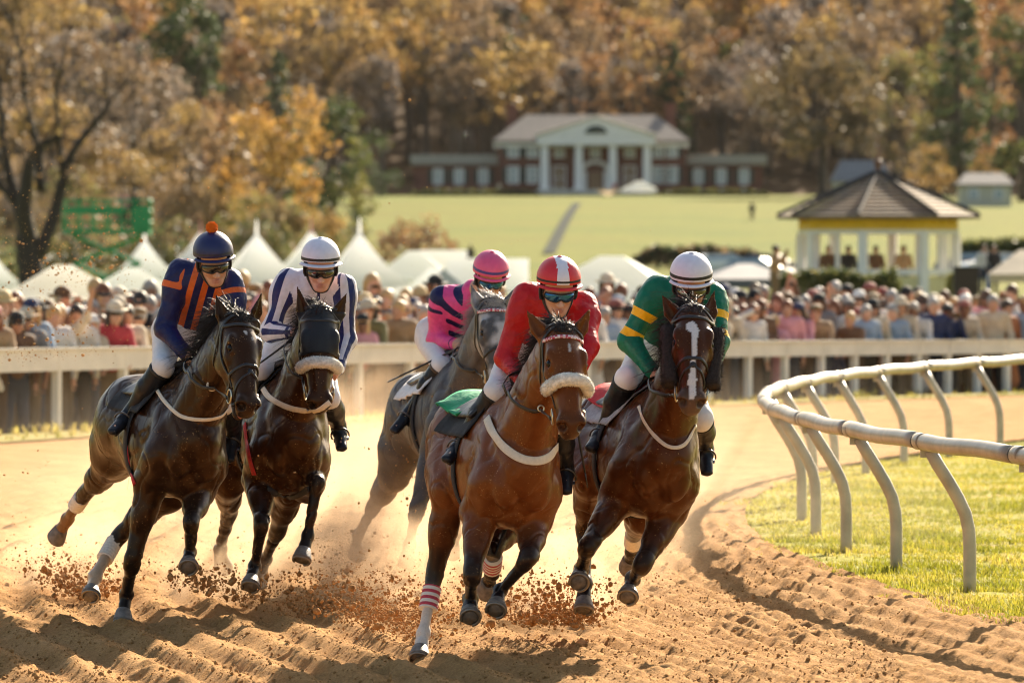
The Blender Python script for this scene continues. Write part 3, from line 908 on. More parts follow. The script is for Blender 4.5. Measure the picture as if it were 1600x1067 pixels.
def mansion():
    Y0 = 790.0
    zb = CAM_H + 97 / 9000 * Y0
    u = Y0 / F_PX
    cx = (930 - 800) * u
    root = thing("mansion", "brick mansion with white columned portico and hipped roof on the hill", "house", (cx, Y0, zb))
    X = lambda px: (px - 930) * u
    Z = lambda py: (302 - py) * u
    def part(mb, n, m, p=root, sm=False): return mb.build(n, m, p, sm, loc=(0, 0, 0))
    base = -1.0
    wl = MB()
    def block(x0, x1, z1, y0=0, y1=12.0):
        wl.box(((x0 + x1) / 2, (y0 + y1) / 2, (z1 + base) / 2), (x1 - x0, y1 - y0, z1 - base))
    wall = MB(); 
    for nm, (x0, x1, z1, yy0, yy1) in {"main": (X(778), X(1072), Z(214), 0, 15), "w1": (X(646), X(777.8), Z(252), 2.5, 13), "w2": (X(1072.2), X(1192), Z(252), 2.5, 13)}.items():
        w = MB().box(((x0 + x1) / 2, (yy0 + yy1) / 2, (z1 + base) / 2), (x1 - x0, yy1 - yy0, z1 - base))
        part(w, "wall" if nm == "main" else "wing_wall", M_BRICK)
    # wing parapets
    for x0, x1 in ((X(644), X(777)), (X(1073), X(1196))):
        part(MB().box(((x0 + x1) / 2, 7.7, Z(243)), (x1 - x0 + .6, 11.4, Z(237) - Z(252))), "wing_roof", mat("weathered_parapet", (.32, .29, .26), .85, .15, 2))
    # main hipped roof
    x0, x1, e, rg = X(770), X(1078), Z(214), Z(172)
    v = [(x0, -.8, e), (x1, -.8, e), (x1, 15.8, e), (x0, 15.8, e), (X(822), 7, rg), (X(1026), 7, rg), (x0, -.8, e - .35), (x1, -.8, e - .35), (x1, 15.8, e - .35), (x0, 15.8, e - .35)]
    roof = part(MB().add(v, [(0, 1, 5, 4), (1, 2, 5), (2, 3, 4, 5), (3, 0, 4), (6, 7, 1, 0), (7, 8, 2, 1), (8, 9, 3, 2), (9, 6, 0, 3), (9, 8, 7, 6)]), "roof", M_SLATE)
    part(MB().box(((x0 + x1) / 2, 7.5, e - .62), (x1 - x0 - .3, 15.9, .5)), "cornice", M_WHITE)
    for cxx in (X(800), X(1050)):
        ch = MB().box((cxx, 9, rg - .3), (1.5, 1.0, 3.4)).box((cxx, 9, rg + 1.5), (1.8, 1.3, .25))
        part(ch, "chimney", M_BRICK, roof)
    # portico: pediment, entablature, columns, floor and steps
    px0, px1, d = X(843), X(1018), 4.6
    e2 = Z(216)
    ped = MB()
    a, b, ap = px0 - .5, px1 + .5, Z(181)
    ped.add([(a, -d - .3, e2 + .7), (b, -d - .3, e2 + .7), ((a + b) / 2, -d - .3, ap), (a, 3, e2 + .7), (b, 3, e2 + .7), ((a + b) / 2, 3, ap)],
            [(0, 1, 2), (3, 5, 4), (0, 2, 5, 3), (1, 4, 5, 2), (0, 3, 4, 1)])
    for s_, (p, q) in enumerate((((a, e2 + .7), ((a + b) / 2, ap)), ((b, e2 + .7), ((a + b) / 2, ap)))):
        pass
    pd = part(ped, "pediment", M_WHITE)
    lun = [(math.cos(t) * 1.55 + (a + b) / 2, -d - .36, e2 + 1.0 + math.sin(t) * 1.15) for t in np.linspace(0, math.pi, 14)]
    l2 = [(x, y + .1, z) for x, y, z in lun]
    part(MB().add(lun + l2, [tuple(range(14))] + [(i, i + 14, i + 15, i + 1) for i in range(13)]), "lunette_window", M_SHUT, pd)
    rk = MB()
    for p, q in (((a - .3, e2 + .75), ((a + b) / 2, ap + .25)), ((b + .3, e2 + .75), ((a + b) / 2, ap + .25))):
        rk.tube([(p[0], -d - .4, p[1]), (q[0], -d - .4, q[1])], 1, 8, flat=(.18, .22), normals=[(0, -1, 0)] * 2)
    part(rk, "raking_cornice", M_STONE, pd)
    part(MB().box(((px0 + px1) / 2, -d / 2 - .1, e2 + .1), (px1 - px0 + .8, d + .3, 1.15)), "entablature", M_WHITE)
    for cpx in (851, 904, 957, 1010):
        x = X(cpx)
        zt, z0 = e2 - .48, Z(291)
        t = np.linspace(0, 1, 9)
        c = MB().tube([(x, -d + .6, z0 + (zt - z0) * k) for k in t], .62 - .10 * t ** 1.5, 18)
        c.box((x, -d + .6, zt + .02), (1.5, 1.5, .18)).box((x, -d + .6, z0 + .1), (1.6, 1.6, .3))
        part(c, "column", M_WHITE, sm=False)
    part(MB().box(((px0 + px1) / 2, -d / 2, (Z(291) + base) / 2), (px1 - px0 + 1, d + .6, Z(291) - base)), "portico_floor", M_STONE)
    st = MB()
    for i in range(6):
        st.box((X(930), -d - .5 - i * .38, (Z(291) - .2 * (i + 1) + base) / 2), (5.0, .38, Z(291) - .2 * (i + 1) - base))
    part(st, "steps", M_STONE)
    # windows
    def window(px, py0, py1, w, yw, shut=True, arch=False, m=M_PANE):
        x, z0, z1 = X(px), Z(py1), Z(py0)
        if arch:
            r_ = w / 2
            pts = [(x + math.cos(t) * r_, yw - .06, z0 + math.sin(t) * (z1 - z0)) for t in np.linspace(0, math.pi, 12)]
            f = part(MB().add(pts + [(p[0], p[1] + .12, p[2]) for p in pts], [tuple(range(11, -1, -1))] + [(i, i + 1, i + 13, i + 12) for i in range(11)]), "arched_window", M_WHITE)
            p2 = [(x + math.cos(t) * r_ * .72, yw - .10, z0 + .08 + math.sin(t) * (z1 - z0) * .72) for t in np.linspace(0, math.pi, 12)]
            part(MB().add(p2 + [(p[0], p[1] + .03, p[2]) for p in p2], [tuple(range(11, -1, -1))] + [(i, i + 1, i + 13, i + 12) for i in range(11)]), "pane", m, f)
            return
        f = MB()
        for sx in (-1, 1): f.box((x + sx * w / 2, yw - .05, (z0 + z1) / 2), (.16, .14, z1 - z0 + .16))
        f.box((x, yw - .05, z1 + .02), (w - .16, .14, .14)).box((x, yw - .07, z0), (w - .16, .20, .14)).box((x, yw - .04, (z0 + z1) / 2), (w - .16, .1, .08))
        for sx in (-1, 1): f.box((x + sx * w / 6, yw - .035, (z0 + z1) / 2), (.05, .08, z1 - z0 - .2))
        fo = part(f, "window", M_WHITE)
        part(MB().box((x, yw - .012, (z0 + z1) / 2), (w - .1, .02, z1 - z0 - .05)), "pane", m, fo)
        if shut:
            for sx in (-1, 1):
                part(MB().box((x + sx * (w / 2 + .42), yw - .05, (z0 + z1) / 2), (.62, .08, z1 - z0)), "shutter", M_SHUT, fo)
    for px in (802, 832, 1029, 1050):
        window(px, 218, 240, 1.35, 0); window(px, 255, 280, 1.45, 0)
    for px in (684, 717, 755, 1092, 1128, 1164):
        window(px, 258, 281, 1.15, 2.5); window(px, 288, 306, 2.1, 2.5, arch=True)
    for px in (874, 930, 984):
        window(px, 226, 240, 1.3, 0, shut=False)
    for px in (874, 984):
        window(px, 254, 290, 1.6, 0, shut=False, m=M_DOOR)
    dr = MB().box((0, -.08, (Z(262) + Z(291)) / 2), (1.7, .16, Z(262) - Z(291)))
    do = part(dr, "door", M_DOOR)
    arch = [(math.cos(t) * 1.75, -.05, Z(262) + math.sin(t) * 1.3) for t in np.linspace(0, math.pi, 12)]
    fr = MB()
    for sx in (-1, 1): fr.box((sx * 1.5, -.09, (Z(262) + Z(291)) / 2), (.7, .2, Z(262) - Z(291)))
    fr.tube(arch, .3, 6)
    part(fr, "door_surround", M_WHITE, do)
mansion()

def simple_house(name, label, x0p, x1p, pt, pr, pb, Y, wm, rm, cat="house", depth=7):
    u = Y / F_PX
    cx, zb = ((x0p + x1p) / 2 - 800) * u, CAM_H - (pb - HOR) * u
    root = thing(name, label, cat, (cx, Y, zb))
    w, h, rh = (x1p - x0p) * u, (pb - pt) * u, (pt - pr) * u
    MB().box((0, depth / 2, h / 2 - .5), (w, depth, h + 1)).build("wall", wm, root, False, loc=(0, 0, 0))
    a, b = -w / 2 - .35, w / 2 + .35
    MB().add([(a, -.4, h), (b, -.4, h), (b, depth + .4, h), (a, depth + .4, h), (a + w * .18, depth / 2, h + rh), (b - w * .18, depth / 2, h + rh), (a, -.4, h - .15), (b, -.4, h - .15), (b, depth + .4, h - .15), (a, depth + .4, h - .15)],
             [(0, 1, 5, 4), (1, 2, 5), (2, 3, 4, 5), (3, 0, 4), (6, 7, 1, 0), (7, 8, 2, 1), (8, 9, 3, 2), (9, 6, 0, 3), (9, 8, 7, 6)]).build("roof", rm, root, False, loc=(0, 0, 0))
    n = max(2, int(w / 2.2))
    for i in range(n):
        x = -w / 2 + w * (i + .5) / n
        f = MB().box((x, -.05, h * .55), (w / n * .42, .10, h * .5)).build("window", M_WHITE, root, False, loc=(0, 0, 0))
        MB().box((x, -.115, h * .55), (w / n * .32, .03, h * .42)).build("pane", M_PANE, f, False, loc=(0, 0, 0))
M_CREAM = mat("cream_siding", (.50, .46, .36), .7, .1, 2)
M_DSL = mat("dark_slate_roof", (.09, .09, .10), .8, .2, 2)
simple_house("outbuilding", "pale outbuilding with a grey roof at the right end of the lawn", 1502, 1580, 288, 270, 323, 650, M_CREAM, M_DSL, "shed", 6)
simple_house("farm_building", "grey roofed white building showing behind the pavilion roof", 1305, 1392, 283, 250, 318, 700, M_CREAM, mat("worn_grey_roof", (.17, .17, .175), .85, .2, 2))

# ------------------------------------------------------------------ yellow and white judges' pavilion
def pavilion():
    Y0 = 172.0
    u = Y0 / F_PX
    cx = (1372 - 800) * u
    zz = lambda py: CAM_H - (py - HOR) * u
    root = thing("pavilion", "octagonal judges pavilion with shingled roof, yellow frieze and white posts", "pavilion", (cx, Y0, 0))
    M_Y = mat("yellow_paint", (.80, .50, .03), .6, .10, 3)
    M_YC = mat("pale_yellow_clapboard", (.62, .54, .30), .7, .10, 3)
    M_SH = bpy.data.materials.new("roof_shingles"); M_SH.use_nodes = True
    nt = M_SH.node_tree; N, Lk = nt.nodes, nt.links
    b = N["Principled BSDF"]; b.inputs["Roughness"].default_value = .85
    tc = N.new("ShaderNodeTexCoord"); br = N.new("ShaderNodeTexBrick"); br.inputs["Scale"].default_value = 4.0
    br.inputs["Color1"].default_value = (.20, .135, .085, 1); br.inputs["Color2"].default_value = (.29, .20, .125, 1); br.inputs["Mortar"].default_value = (.05, .04, .03, 1)
    br.inputs["Mortar Size"].default_value = .03
    mp = N.new("ShaderNodeMapping"); mp.inputs["Rotation"].default_value = (R(90), 0, 0)
    Lk.new(tc.outputs["Object"], mp.inputs[0]); Lk.new(mp.outputs[0], br.inputs["Vector"]); Lk.new(br.outputs["Color"], b.inputs["Base Color"])
    def part(mb, n, m, p=root, sm=False): return mb.build(n, m, p, sm, loc=(0, 0, 0))
    off = R(22.5) + R(8)
    def octo(rad, z): return [(rad * math.cos(off + k * math.pi / 4), rad * math.sin(off + k * math.pi / 4), z) for k in range(8)]
    ze, za = zz(337), zz(268)
    r0 = 156 * u / math.cos(R(14))
    # roof: stepped shingle courses up to the apex
    mb = MB()
    rows = 12
    vs = []
    for i in range(rows):
        t0, t1 = i / rows, (i + 1) / rows
        a0 = octo(r0 * (1 - t0) + .03, ze + (za - ze) * t0); a1 = octo(max(r0 * (1 - t1), .02) - 0 + .03 * (i < rows - 1), ze + (za - ze) * t1 - .035 * (i < rows - 1))
        mb.add(a0 + a1, [(k, (k + 1) % 8, 8 + (k + 1) % 8, 8 + k) for k in range(8)])
    roof = part(mb, "roof", M_SH)
    part(MB().add(octo(r0 + .02, ze - .005) + octo(r0 + .02, ze - .10) + octo(r0 - .6, ze - .12), [(k, 8 + k, 8 + (k + 1) % 8, (k + 1) % 8) for k in range(8)] + [(8 + k, 16 + k, 16 + (k + 1) % 8, 8 + (k + 1) % 8) for k in range(8)]), "eave", M_SH, roof)
    hip = MB()
    for p in octo(r0, ze):
        hip.tube([(p[0], p[1], p[2] + .03), (0, 0, za + .03)], .055, 6)
    part(hip, "hip_ridge", mat("dark_ridge", (.05, .04, .035), .8), roof)
    part(MB().tube([(0, 0, za - .1), (0, 0, za + .35), (0, 0, za + 1.1)], [.10, .07, .02], 8).ball((0, 0, za + .25), .13), "finial", mat("copper_finial", (.16, .07, .04), .5), roof)
    r1 = 123 * u / math.cos(R(14))
    fr = MB().add(octo(r1, zz(338)) + octo(r1, zz(359)) + octo(r1 - .12, zz(338)) + octo(r1 - .12, zz(359)), [(k, 8 + k, 8 + (k + 1) % 8, (k + 1) % 8) for k in range(8)] + [(16 + k, 16 + (k + 1) % 8, 24 + (k + 1) % 8, 24 + k) for k in range(8)] + [(8 + k, 24 + k, 24 + (k + 1) % 8, 8 + (k + 1) % 8) for k in range(8)])
    part(fr, "frieze", M_Y)
    for k in range(8):
        p, q = V(octo(r1 + .03, 0)[k]), V(octo(r1 + .03, 0)[(k + 1) % 8])
        for t in (.25, .5, .75):
            c = p + (q - p) * t
            part(MB().box((c[0], c[1], zz(342)), (.09, .09, .22)), "rafter_tail", M_Y, roof)
    rb = r1 + .02
    bm = MB()
    bm.add(octo(rb, zz(359.2)) + octo(rb, zz(366)) + octo(rb - .16, zz(359.2)) + octo(rb - .16, zz(366)), [(k, 8 + k, 8 + (k + 1) % 8, (k + 1) % 8) for k in range(8)] + [(16 + k, 16 + (k + 1) % 8, 24 + (k + 1) % 8, 24 + k) for k in range(8)] + [(8 + k, 24 + k, 24 + (k + 1) % 8, 8 + (k + 1) % 8) for k in range(8)])
    part(bm, "beam", M_WHITE)
    for k in range(8):
        p = octo(r1 - .08, 0)[k]
        part(MB().box((p[0], p[1], zz(366) / 2), (.26, .26, zz(366) - .0), math.atan2(p[1], p[0])), "post", M_WHITE)
        a, b_ = V(octo(r1 - .08, 0)[k]), V(octo(r1 - .08, 0)[(k + 1) % 8])
        d = nrm(b_ - a); ang = math.atan2(d[1], d[0]); m_ = (a + b_) / 2; L = np.linalg.norm(b_ - a) - .27
        part(MB().box((m_[0], m_[1], zz(425)), (L, .20, .16), ang), "rail", M_WHITE)
        cl = MB()
        z0, z1, nb = .03, zz(428) - .06, 9
        for i in range(nb):
            cl.box((m_[0], m_[1], z0 + (z1 - z0) * (i + .5) / nb), (L, .09 + .018 * (i % 2), (z1 - z0) / nb - .004), ang)
        part(cl, "clapboard_wall", M_YC)
        c1 = a + (b_ - a) * .5
        if k % 2 == 0:
            part(MB().box((c1[0], c1[1], (zz(366) + zz(423)) / 2), (.10, .10, zz(366) - zz(423)), ang), "mullion", M_WHITE)
    part(MB().add(octo(r1 - .25, .9), [tuple(range(8))]), "deck", M_STONE)
    return root, cx, Y0
PAV = pavilion()

# ------------------------------------------------------------------ tents
def tent_mat(name, c, tr):
    m = bpy.data.materials.new(name); m.use_nodes = True
    nt = m.node_tree; N, Lk = nt.nodes, nt.links
    b = N["Principled BSDF"]; b.inputs["Base Color"].default_value = (*c, 1); b.inputs["Roughness"].default_value = .6
    t = N.new("ShaderNodeBsdfTranslucent"); t.inputs["Color"].default_value = (*c, 1)
    nz = N.new("ShaderNodeTexNoise"); nz.inputs["Scale"].default_value = 1.2
    bp = N.new("ShaderNodeBump"); bp.inputs["Strength"].default_value = .4; bp.inputs["Distance"].default_value = .08
    Lk.new(nz.outputs["Fac"], bp.inputs["Height"]); Lk.new(bp.outputs[0], b.inputs["Normal"])
    mx = N.new("ShaderNodeMixShader"); mx.inputs[0].default_value = tr
    Lk.new(b.outputs[0], mx.inputs[1]); Lk.new(t.outputs[0], mx.inputs[2]); Lk.new(mx.outputs[0], N["Material Output"].inputs["Surface"])
    return m
M_TENT = tent_mat("white_tent_fabric", (.94, .94, .95), .62)
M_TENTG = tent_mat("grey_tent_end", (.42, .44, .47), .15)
M_TENTD = tent_mat("dark_grey_canopy", (.10, .11, .14), .1)
M_TENTB = tent_mat("beige_canopy", (.62, .50, .36), .3)
M_ALU = mat("tent_pole", (.55, .55, .55), .4, metal=.8)
M_PINK_ = mat("pink_pennant", (.75, .28, .28), .8)

def pagoda(label, apx, apy, Y, half, rise, pen=None, rot=.35, group="white pointed tents"):
    """high peak tent: concave four-sided roof with a spike, valance and legs"""
    u = Y / F_PX
    x, z = (apx - 800) * u, CAM_H - (apy - HOR) * u
    w, h = half * u, rise * u
    gz_ = float(terrain(x, Y))
    root = thing("peaked_tent", label, "tent", (x, Y, gz_), group, rot)
    za = z - gz_
    ze = max(za - h, 1.9)
    G = []
    n = 10
    for i in range(n + 1):
        t = i / n
        prof = (1 - t) ** 1.75 if t < 1 else 0
        zz_ = ze + (za - ze) * (1 - t) ** 1.75
        ring = []
        for k in range(4):
            a, b = V([(1, 1), (-1, 1), (-1, -1), (1, -1)][k]), V([(1, 1), (-1, 1), (-1, -1), (1, -1)][(k + 1) % 4])
            for q in range(6):
                p = a + (b - a) * q / 6
                ring.append((p[0] * w * (t + .015), p[1] * w * (t + .015), zz_))
        G.append(ring)
    v = np.array(G).reshape(-1, 3)
    f = [(i * 24 + k, (i + 1) * 24 + k, (i + 1) * 24 + (k + 1) % 24, i * 24 + (k + 1) % 24) for i in range(n) for k in range(24)]
    rf = MB().add(v, f).build("roof", M_TENT, root, False, loc=(0, 0, 0))
    val = np.array(G[-1]); low = val.copy(); low[:, 2] -= .32 + .05 * np.cos(np.arange(24) * 2.1)
    MB().add(np.vstack([val, low]), [(k, (k + 1) % 24, 24 + (k + 1) % 24, 24 + k) for k in range(24)]).build("valance", M_TENT, rf, False, loc=(0, 0, 0))
    MB().tube([(0, 0, za - .3), (0, 0, za + .35), (0, 0, za + .75)], [.10, .06, .03], 8).build("spike", M_TENT if not pen else M_PINK_, rf, False, loc=(0, 0, 0))
    for sx in (-1, 1):
        for sy in (-1, 1):
            MB().tube([(sx * w * .97, sy * w * .97, 0), (sx * w * .97, sy * w * .97, ze)], .05, 8).build("leg", M_ALU, root, True, loc=(0, 0, 0))
pagoda("white peaked tent left of the navy jockey, in front of the green lift", 226, 375, 300, 80, 72, rot=.15)
pagoda("small white peaked tent tip between the lift and the navy cap", 279, 384, 380, 50, 55, rot=.5)
pagoda("peaked tent with a pink tip rising behind the navy cap", 313, 362, 360, 62, 72, pen=1, rot=.2)
pagoda("white peaked tent standing alone between the navy and white caps", 401, 366, 295, 88, 84, rot=.3)
pagoda("peaked tent with a pink tip behind the white cap", 486, 360, 340, 72, 76, pen=1, rot=.25)
pagoda("largest white peaked tent, just right of the white cap", 562, 364, 285, 92, 88, rot=.2)
pagoda("white peaked tent half hidden at the far left edge", -14, 392, 280, 60, 60, rot=.3)
pagoda("faint white peaked tent behind the bare tree trunk", 104, 392, 380, 55, 50, rot=.3)

def gable(name, label, x0p, x1p, pe, pr, Y, depth, roofm, endm, rot=0.0, group="marquee tents", legs=True, ridge=None):
    """frame tent: pitched fabric roof with walls and legs"""
    u = Y / F_PX
    xm = ((x0p + x1p) / 2 - 800) * u
    w = (x1p - x0p) * u
    gz_ = float(terrain(xm, Y))
    root = thing(name, label, "tent", (xm, Y, gz_), group, rot)
    ze, zr = CAM_H - (pe - HOR) * u - gz_, CAM_H - (pr - HOR) * u - gz_
    ze = max(ze, .9)
    d = depth
    if ridge == "x":                                   # ridge across the view, sloping roof faces the camera
        ins = w * .0
        v = [(-w / 2, -d / 2, ze), (w / 2, -d / 2, ze), (w / 2, d / 2, ze), (-w / 2, d / 2, ze), (-w / 2 + ins, 0, zr), (w / 2 - ins, 0, zr)]
        rf = [(0, 1, 5, 4), (2, 3, 4, 5)]; ends = [(1, 2, 5), (3, 0, 4)]
    elif ridge == "hip":
        v = [(-w / 2, -d / 2, ze), (w / 2, -d / 2, ze), (w / 2, d / 2, ze), (-w / 2, d / 2, ze), (-w * .08, 0, zr), (w * .08, 0, zr)]
        rf = [(0, 1, 5, 4), (2, 3, 4, 5), (1, 2, 5), (3, 0, 4)]; ends = []
    else:
        v = [(-w / 2, -d / 2, ze), (w / 2, -d / 2, ze), (w / 2, d / 2, ze), (-w / 2, d / 2, ze), (0, -d / 2, zr), (0, d / 2, zr)]
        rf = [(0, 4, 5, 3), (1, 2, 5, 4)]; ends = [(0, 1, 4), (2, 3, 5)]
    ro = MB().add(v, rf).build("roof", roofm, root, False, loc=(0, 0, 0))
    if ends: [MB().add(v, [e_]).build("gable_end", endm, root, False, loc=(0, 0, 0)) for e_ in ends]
    val = [(-w / 2, -d / 2), (w / 2, -d / 2), (w / 2, d / 2), (-w / 2, d / 2)]
    MB().add([(x, y, ze) for x, y in val] + [(x, y, ze - .28) for x, y in val], [(k, 4 + k, 4 + (k + 1) % 4, (k + 1) % 4) for k in range(4)]).build("valance", roofm, ro, False, loc=(0, 0, 0))
    for x, y in val:
        MB().tube([(x * .985, y * .985, 0), (x * .985, y * .985, ze)], .04, 8).build("leg", M_ALU, root, True, loc=(0, 0, 0))
gable("pop_up_tent", "white pop-up canopy behind the capped man at the left", 8, 190, 462, 414, 130, 2.8, M_TENT, M_TENT, .1, ridge="hip")
gable("pop_up_tent", "small white canopy right of the bigger canopy at the left", 150, 262, 452, 418, 150, 2.6, M_TENT, M_TENT, .2, ridge="hip")
gable("frame_tent", "white frame tent roof between the tallest peaked tent and the pink cap", 588, 705, 432, 392, 310, 7, M_TENT, M_TENT, .0, ridge="hip")
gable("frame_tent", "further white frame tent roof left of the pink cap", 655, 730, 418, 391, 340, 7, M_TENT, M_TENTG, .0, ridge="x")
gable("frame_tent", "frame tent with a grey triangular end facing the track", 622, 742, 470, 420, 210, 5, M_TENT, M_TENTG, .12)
gable("frame_tent", "long flat white tent roof behind the pink jockey", 700, 826, 450, 404, 260, 7, M_TENT, M_TENT, .0, ridge="x")
gable("frame_tent", "big white tent roof sloping down between the red and white caps", 838, 1072, 462, 400, 225, 8, M_TENT, M_TENT, -.12, ridge="hip")
gable("canopy", "dark grey canopy roof right of the green jockey", 1095, 1235, 436, 412, 190, 3.5, M_TENTD, M_TENTD, .1, ridge="hip")
gable("canopy", "beige canopy roof at the right edge behind the pavilion", 1545, 1660, 428, 390, 200, 4, M_TENTB, M_TENTB, -.1, ridge="hip")
gable("canopy", "small white garden canopy on the lawn before the mansion steps", 976, 1022, 302, 283, 770, 4, M_TENT, M_TENT, .2, ridge="hip")
gable("canopy", "pale low canopy beside the white garden canopy", 932, 968, 318, 306, 760, 4, M_TENTB, M_TENTB, .0, ridge="hip")

# path up the lawn, dark hedges
def strip(name, pts, w, m, kind="structure", dz=.06):
    L, Rr = [], []
    for px, py in pts:
        Yb, best = None, 1e9
        for Y in np.arange(400, 800, 2.0):
            e = abs((HOR - (float(terrain((px - 800) / F_PX * Y, Y)) - CAM_H) / Y * F_PX) - py)
            if e < best: best, Yb = e, Y
        x = (px - 800) / F_PX * Yb
        L.append((x - w / 2, Yb, float(terrain(x - w / 2, Yb)) + dz)); Rr.append((x + w / 2, Yb, float(terrain(x + w / 2, Yb)) + dz))
    return tag(MB().grid([L, Rr]).build(name, m), kind=kind)
strip("path", [(902, 318), (893, 330), (884, 345), (875, 362), (866, 380), (857, 397)], 1.0, mat("gravel_path", (.105, .11, .10), .95, .1, 2, spec=.0))

# green scissor lift with two watchers, at the left
def lift():
    Y0 = 262.0
    u = Y0 / F_PX
    cx = (168 - 800) * u
    gz_ = float(terrain(cx, Y0))
    G = mat("green_lift_paint", (.012, .26, .085), .5, .15, 3)
    root = thing("scissor_lift", "green scissor lift with railed platform at the left", "lift", (cx, Y0, gz_))
    zz = lambda py: CAM_H - (py - HOR) * u - gz_
    def part(mb, n, m=G, p=root): return mb.build(n, m, p, False, loc=(0, 0, 0))
    w, d = 134 * u, 1.8
    zp = zz(362)
    part(MB().box((0, 0, zp), (w, d, .22)), "platform")
    rl = MB()
    for z_ in (zp + .45, zp + .95, zz(313)):
        for y in (-d / 2, d / 2): rl.tube([(-w / 2, y, z_), (w / 2, y, z_)], .05, 6)
        for x in (-w / 2, w / 2): rl.tube([(x, -d / 2, z_), (x, d / 2, z_)], .05, 6)
    for x in np.linspace(-w / 2, w / 2, 7):
        for y in (-d / 2, d / 2): rl.tube([(x, y, zp), (x, y, zz(313))], .05, 6)
    part(rl, "guard_rail")
    part(MB().box((w * .40, -d / 2 - .03, zp + .62), (w * .19, .06, 1.1)), "control_panel")
    part(MB().box((-w * .12, -d / 2 - .03, zp + .95), (w * .66, .04, .34)), "banner")
    for k in range(3):
        z0, z1 = .75 + (zp - .95) * k / 3, .75 + (zp - .95) * (k + 1) / 3
        for y in (-.6, .6):
            part(MB().tube([(-w * .38, y, z0), (w * .38, y, z1)], .09, 6), "scissor_arm")
            part(MB().tube([(w * .38, y + .1, z0), (-w * .38, y + .1, z1)], .09, 6), "scissor_arm")
    part(MB().box((0, 0, .58), (w * .95, 1.7, .4)), "chassis")
    for x in (-w * .33, w * .33):
        for y in (-.85, .85):
            an = np.linspace(0, 2 * math.pi, 17)[:-1]
            part(MB().tube([(x, y - .12, .4), (x, y + .12, .4)], .4, 16), "wheel", M_CLOTHK_)
    return cx, Y0, gz_ + zp + .11
M_CLOTHK_ = mat("dark_rubber", (.02, .02, .02), .8)
LIFT = lift()

# speaker stack, lamp post on the lawn
sp_ = thing("loudspeaker", "black loudspeaker box on a stand right of the pavilion", "speaker", (*P(1509, 470, 150)[:2], 0))
x, y = P(1509, 470, 150)[:2]
MB().box((x, y, CAM_H - (445 - HOR) / 60), (.62, .55, .95)).build("cabinet", mat("speaker_black", (.02, .018, .016), .8), sp_, False)
MB().box((x, y - .285, CAM_H - (445 - HOR) / 60), (.54, .02, .86)).build("grille", mat("speaker_grille", (.035, .03, .028), .9, .3, 60), sp_, False)
MB().tube([(x, y, 0), (x, y, 1.1)], .04, 8).tube([(x - .4, y, 0.02), (x, y, .6)], .025, 6).tube([(x + .4, y, .02), (x, y, .6)], .025, 6).build("stand", M_ALU, sp_)

# hedges and shrubs in front of the pavilion and along the foot of the lawn
def bush(name, label, px0, px1, pyt, pyb, Y, depth, pal, n, size, cat="hedge", group=None, seed=1):
    u = Y / F_PX
    x0, x1 = (px0 - 800) * u, (px1 - 800) * u
    zt, zb = CAM_H - (pyt - HOR) * u, min(CAM_H - (pyb - HOR) * u, 99)
    gz_ = float(terrain((x0 + x1) / 2, Y))
    zb = gz_ if zb > gz_ and zb - gz_ < 1.5 else zb
    r = np.random.default_rng(seed)
    X = r.uniform(x0, x1, n); t = (X - x0) / (x1 - x0)
    top = (zt - zb) * (.75 + .35 * fbm(np.stack([X * 1.1, X * 0, X * 0], 1), seed)) * np.minimum(1, np.minimum(t, 1 - t) * 5 + .35)
    uu = r.uniform(0, 1, n) ** .45
    Yy = Y + r.uniform(-1, 1, n) * depth / 2 * np.sqrt(np.clip(1.15 - uu, .1, 1))
    pos = np.stack([X, Yy, zb + top * uu], 1) + r.normal(0, size * .5, (n, 3))
    a = r.normal(0, 1, (n, 3)); a /= np.linalg.norm(a, axis=1, keepdims=True)
    w = np.cross(a, r.normal(0, 1, (n, 3))); w /= np.linalg.norm(w, axis=1, keepdims=True)
    s = size * r.uniform(.5, 1.3, (n, 1))
    lv = np.stack([pos - a * s, pos + w * s * .6, pos + a * s, pos - w * s * .6], 1).reshape(-1, 3)
    c = np.array(pal)[r.integers(0, len(pal), n)] * r.uniform(.7, 1.3, (n, 1))
    root = thing(name, label, cat, ((x0 + x1) / 2, Y, zb), group)
    to_mesh("foliage", lv, np.arange(n * 4).reshape(-1, 4), M_LEAF, root, False, None, {"Col": np.repeat(c, 4, 0)})
    st = MB()
    for k in range(12):
        xx = r.uniform(x0, x1); st.tube([(xx, Y, zb - .1), (xx + r.normal(0, .15), Y + r.normal(0, .2), zb + (zt - zb) * .6)], [.03, .012], 5)
    st.build("stems", M_DARKBARK, root)
bush("hedge", "dark green hedge in front of the pavilion", 1190, 1428, 412, 490, 160, 1.6, DARKG + OLIVE, 9000, .07, seed=5)
bush("shrub", "small olive shrub against the pavilion's right corner", 1478, 1500, 425, 480, 166, .8, OLIVE, 900, .06, "shrub", seed=6)
bush("hedge", "low dark hedge at the foot of the lawn right of the tents", 985, 1195, 386, 412, 385, 3, DARKG + BROWN, 2500, .22, seed=7, group="hedges at the foot of the lawn")
bush("hedge", "dark hedge at the foot of the lawn right of the pavilion", 1488, 1640, 372, 402, 380, 3, DARKG + OLIVE, 2500, .22, seed=8, group="hedges at the foot of the lawn")
bush("hedge", "clipped green hedge along the mansion's long front", 640, 842, 299, 309, 775, 2, DARKG + OLIVE, 2500, .3, seed=9, group="hedges before the mansion")
bush("hedge", "clipped green hedge along the mansion's front towards the pavilion", 1025, 1200, 299, 309, 775, 2, DARKG + OLIVE, 2500, .3, seed=10, group="hedges before the mansion")

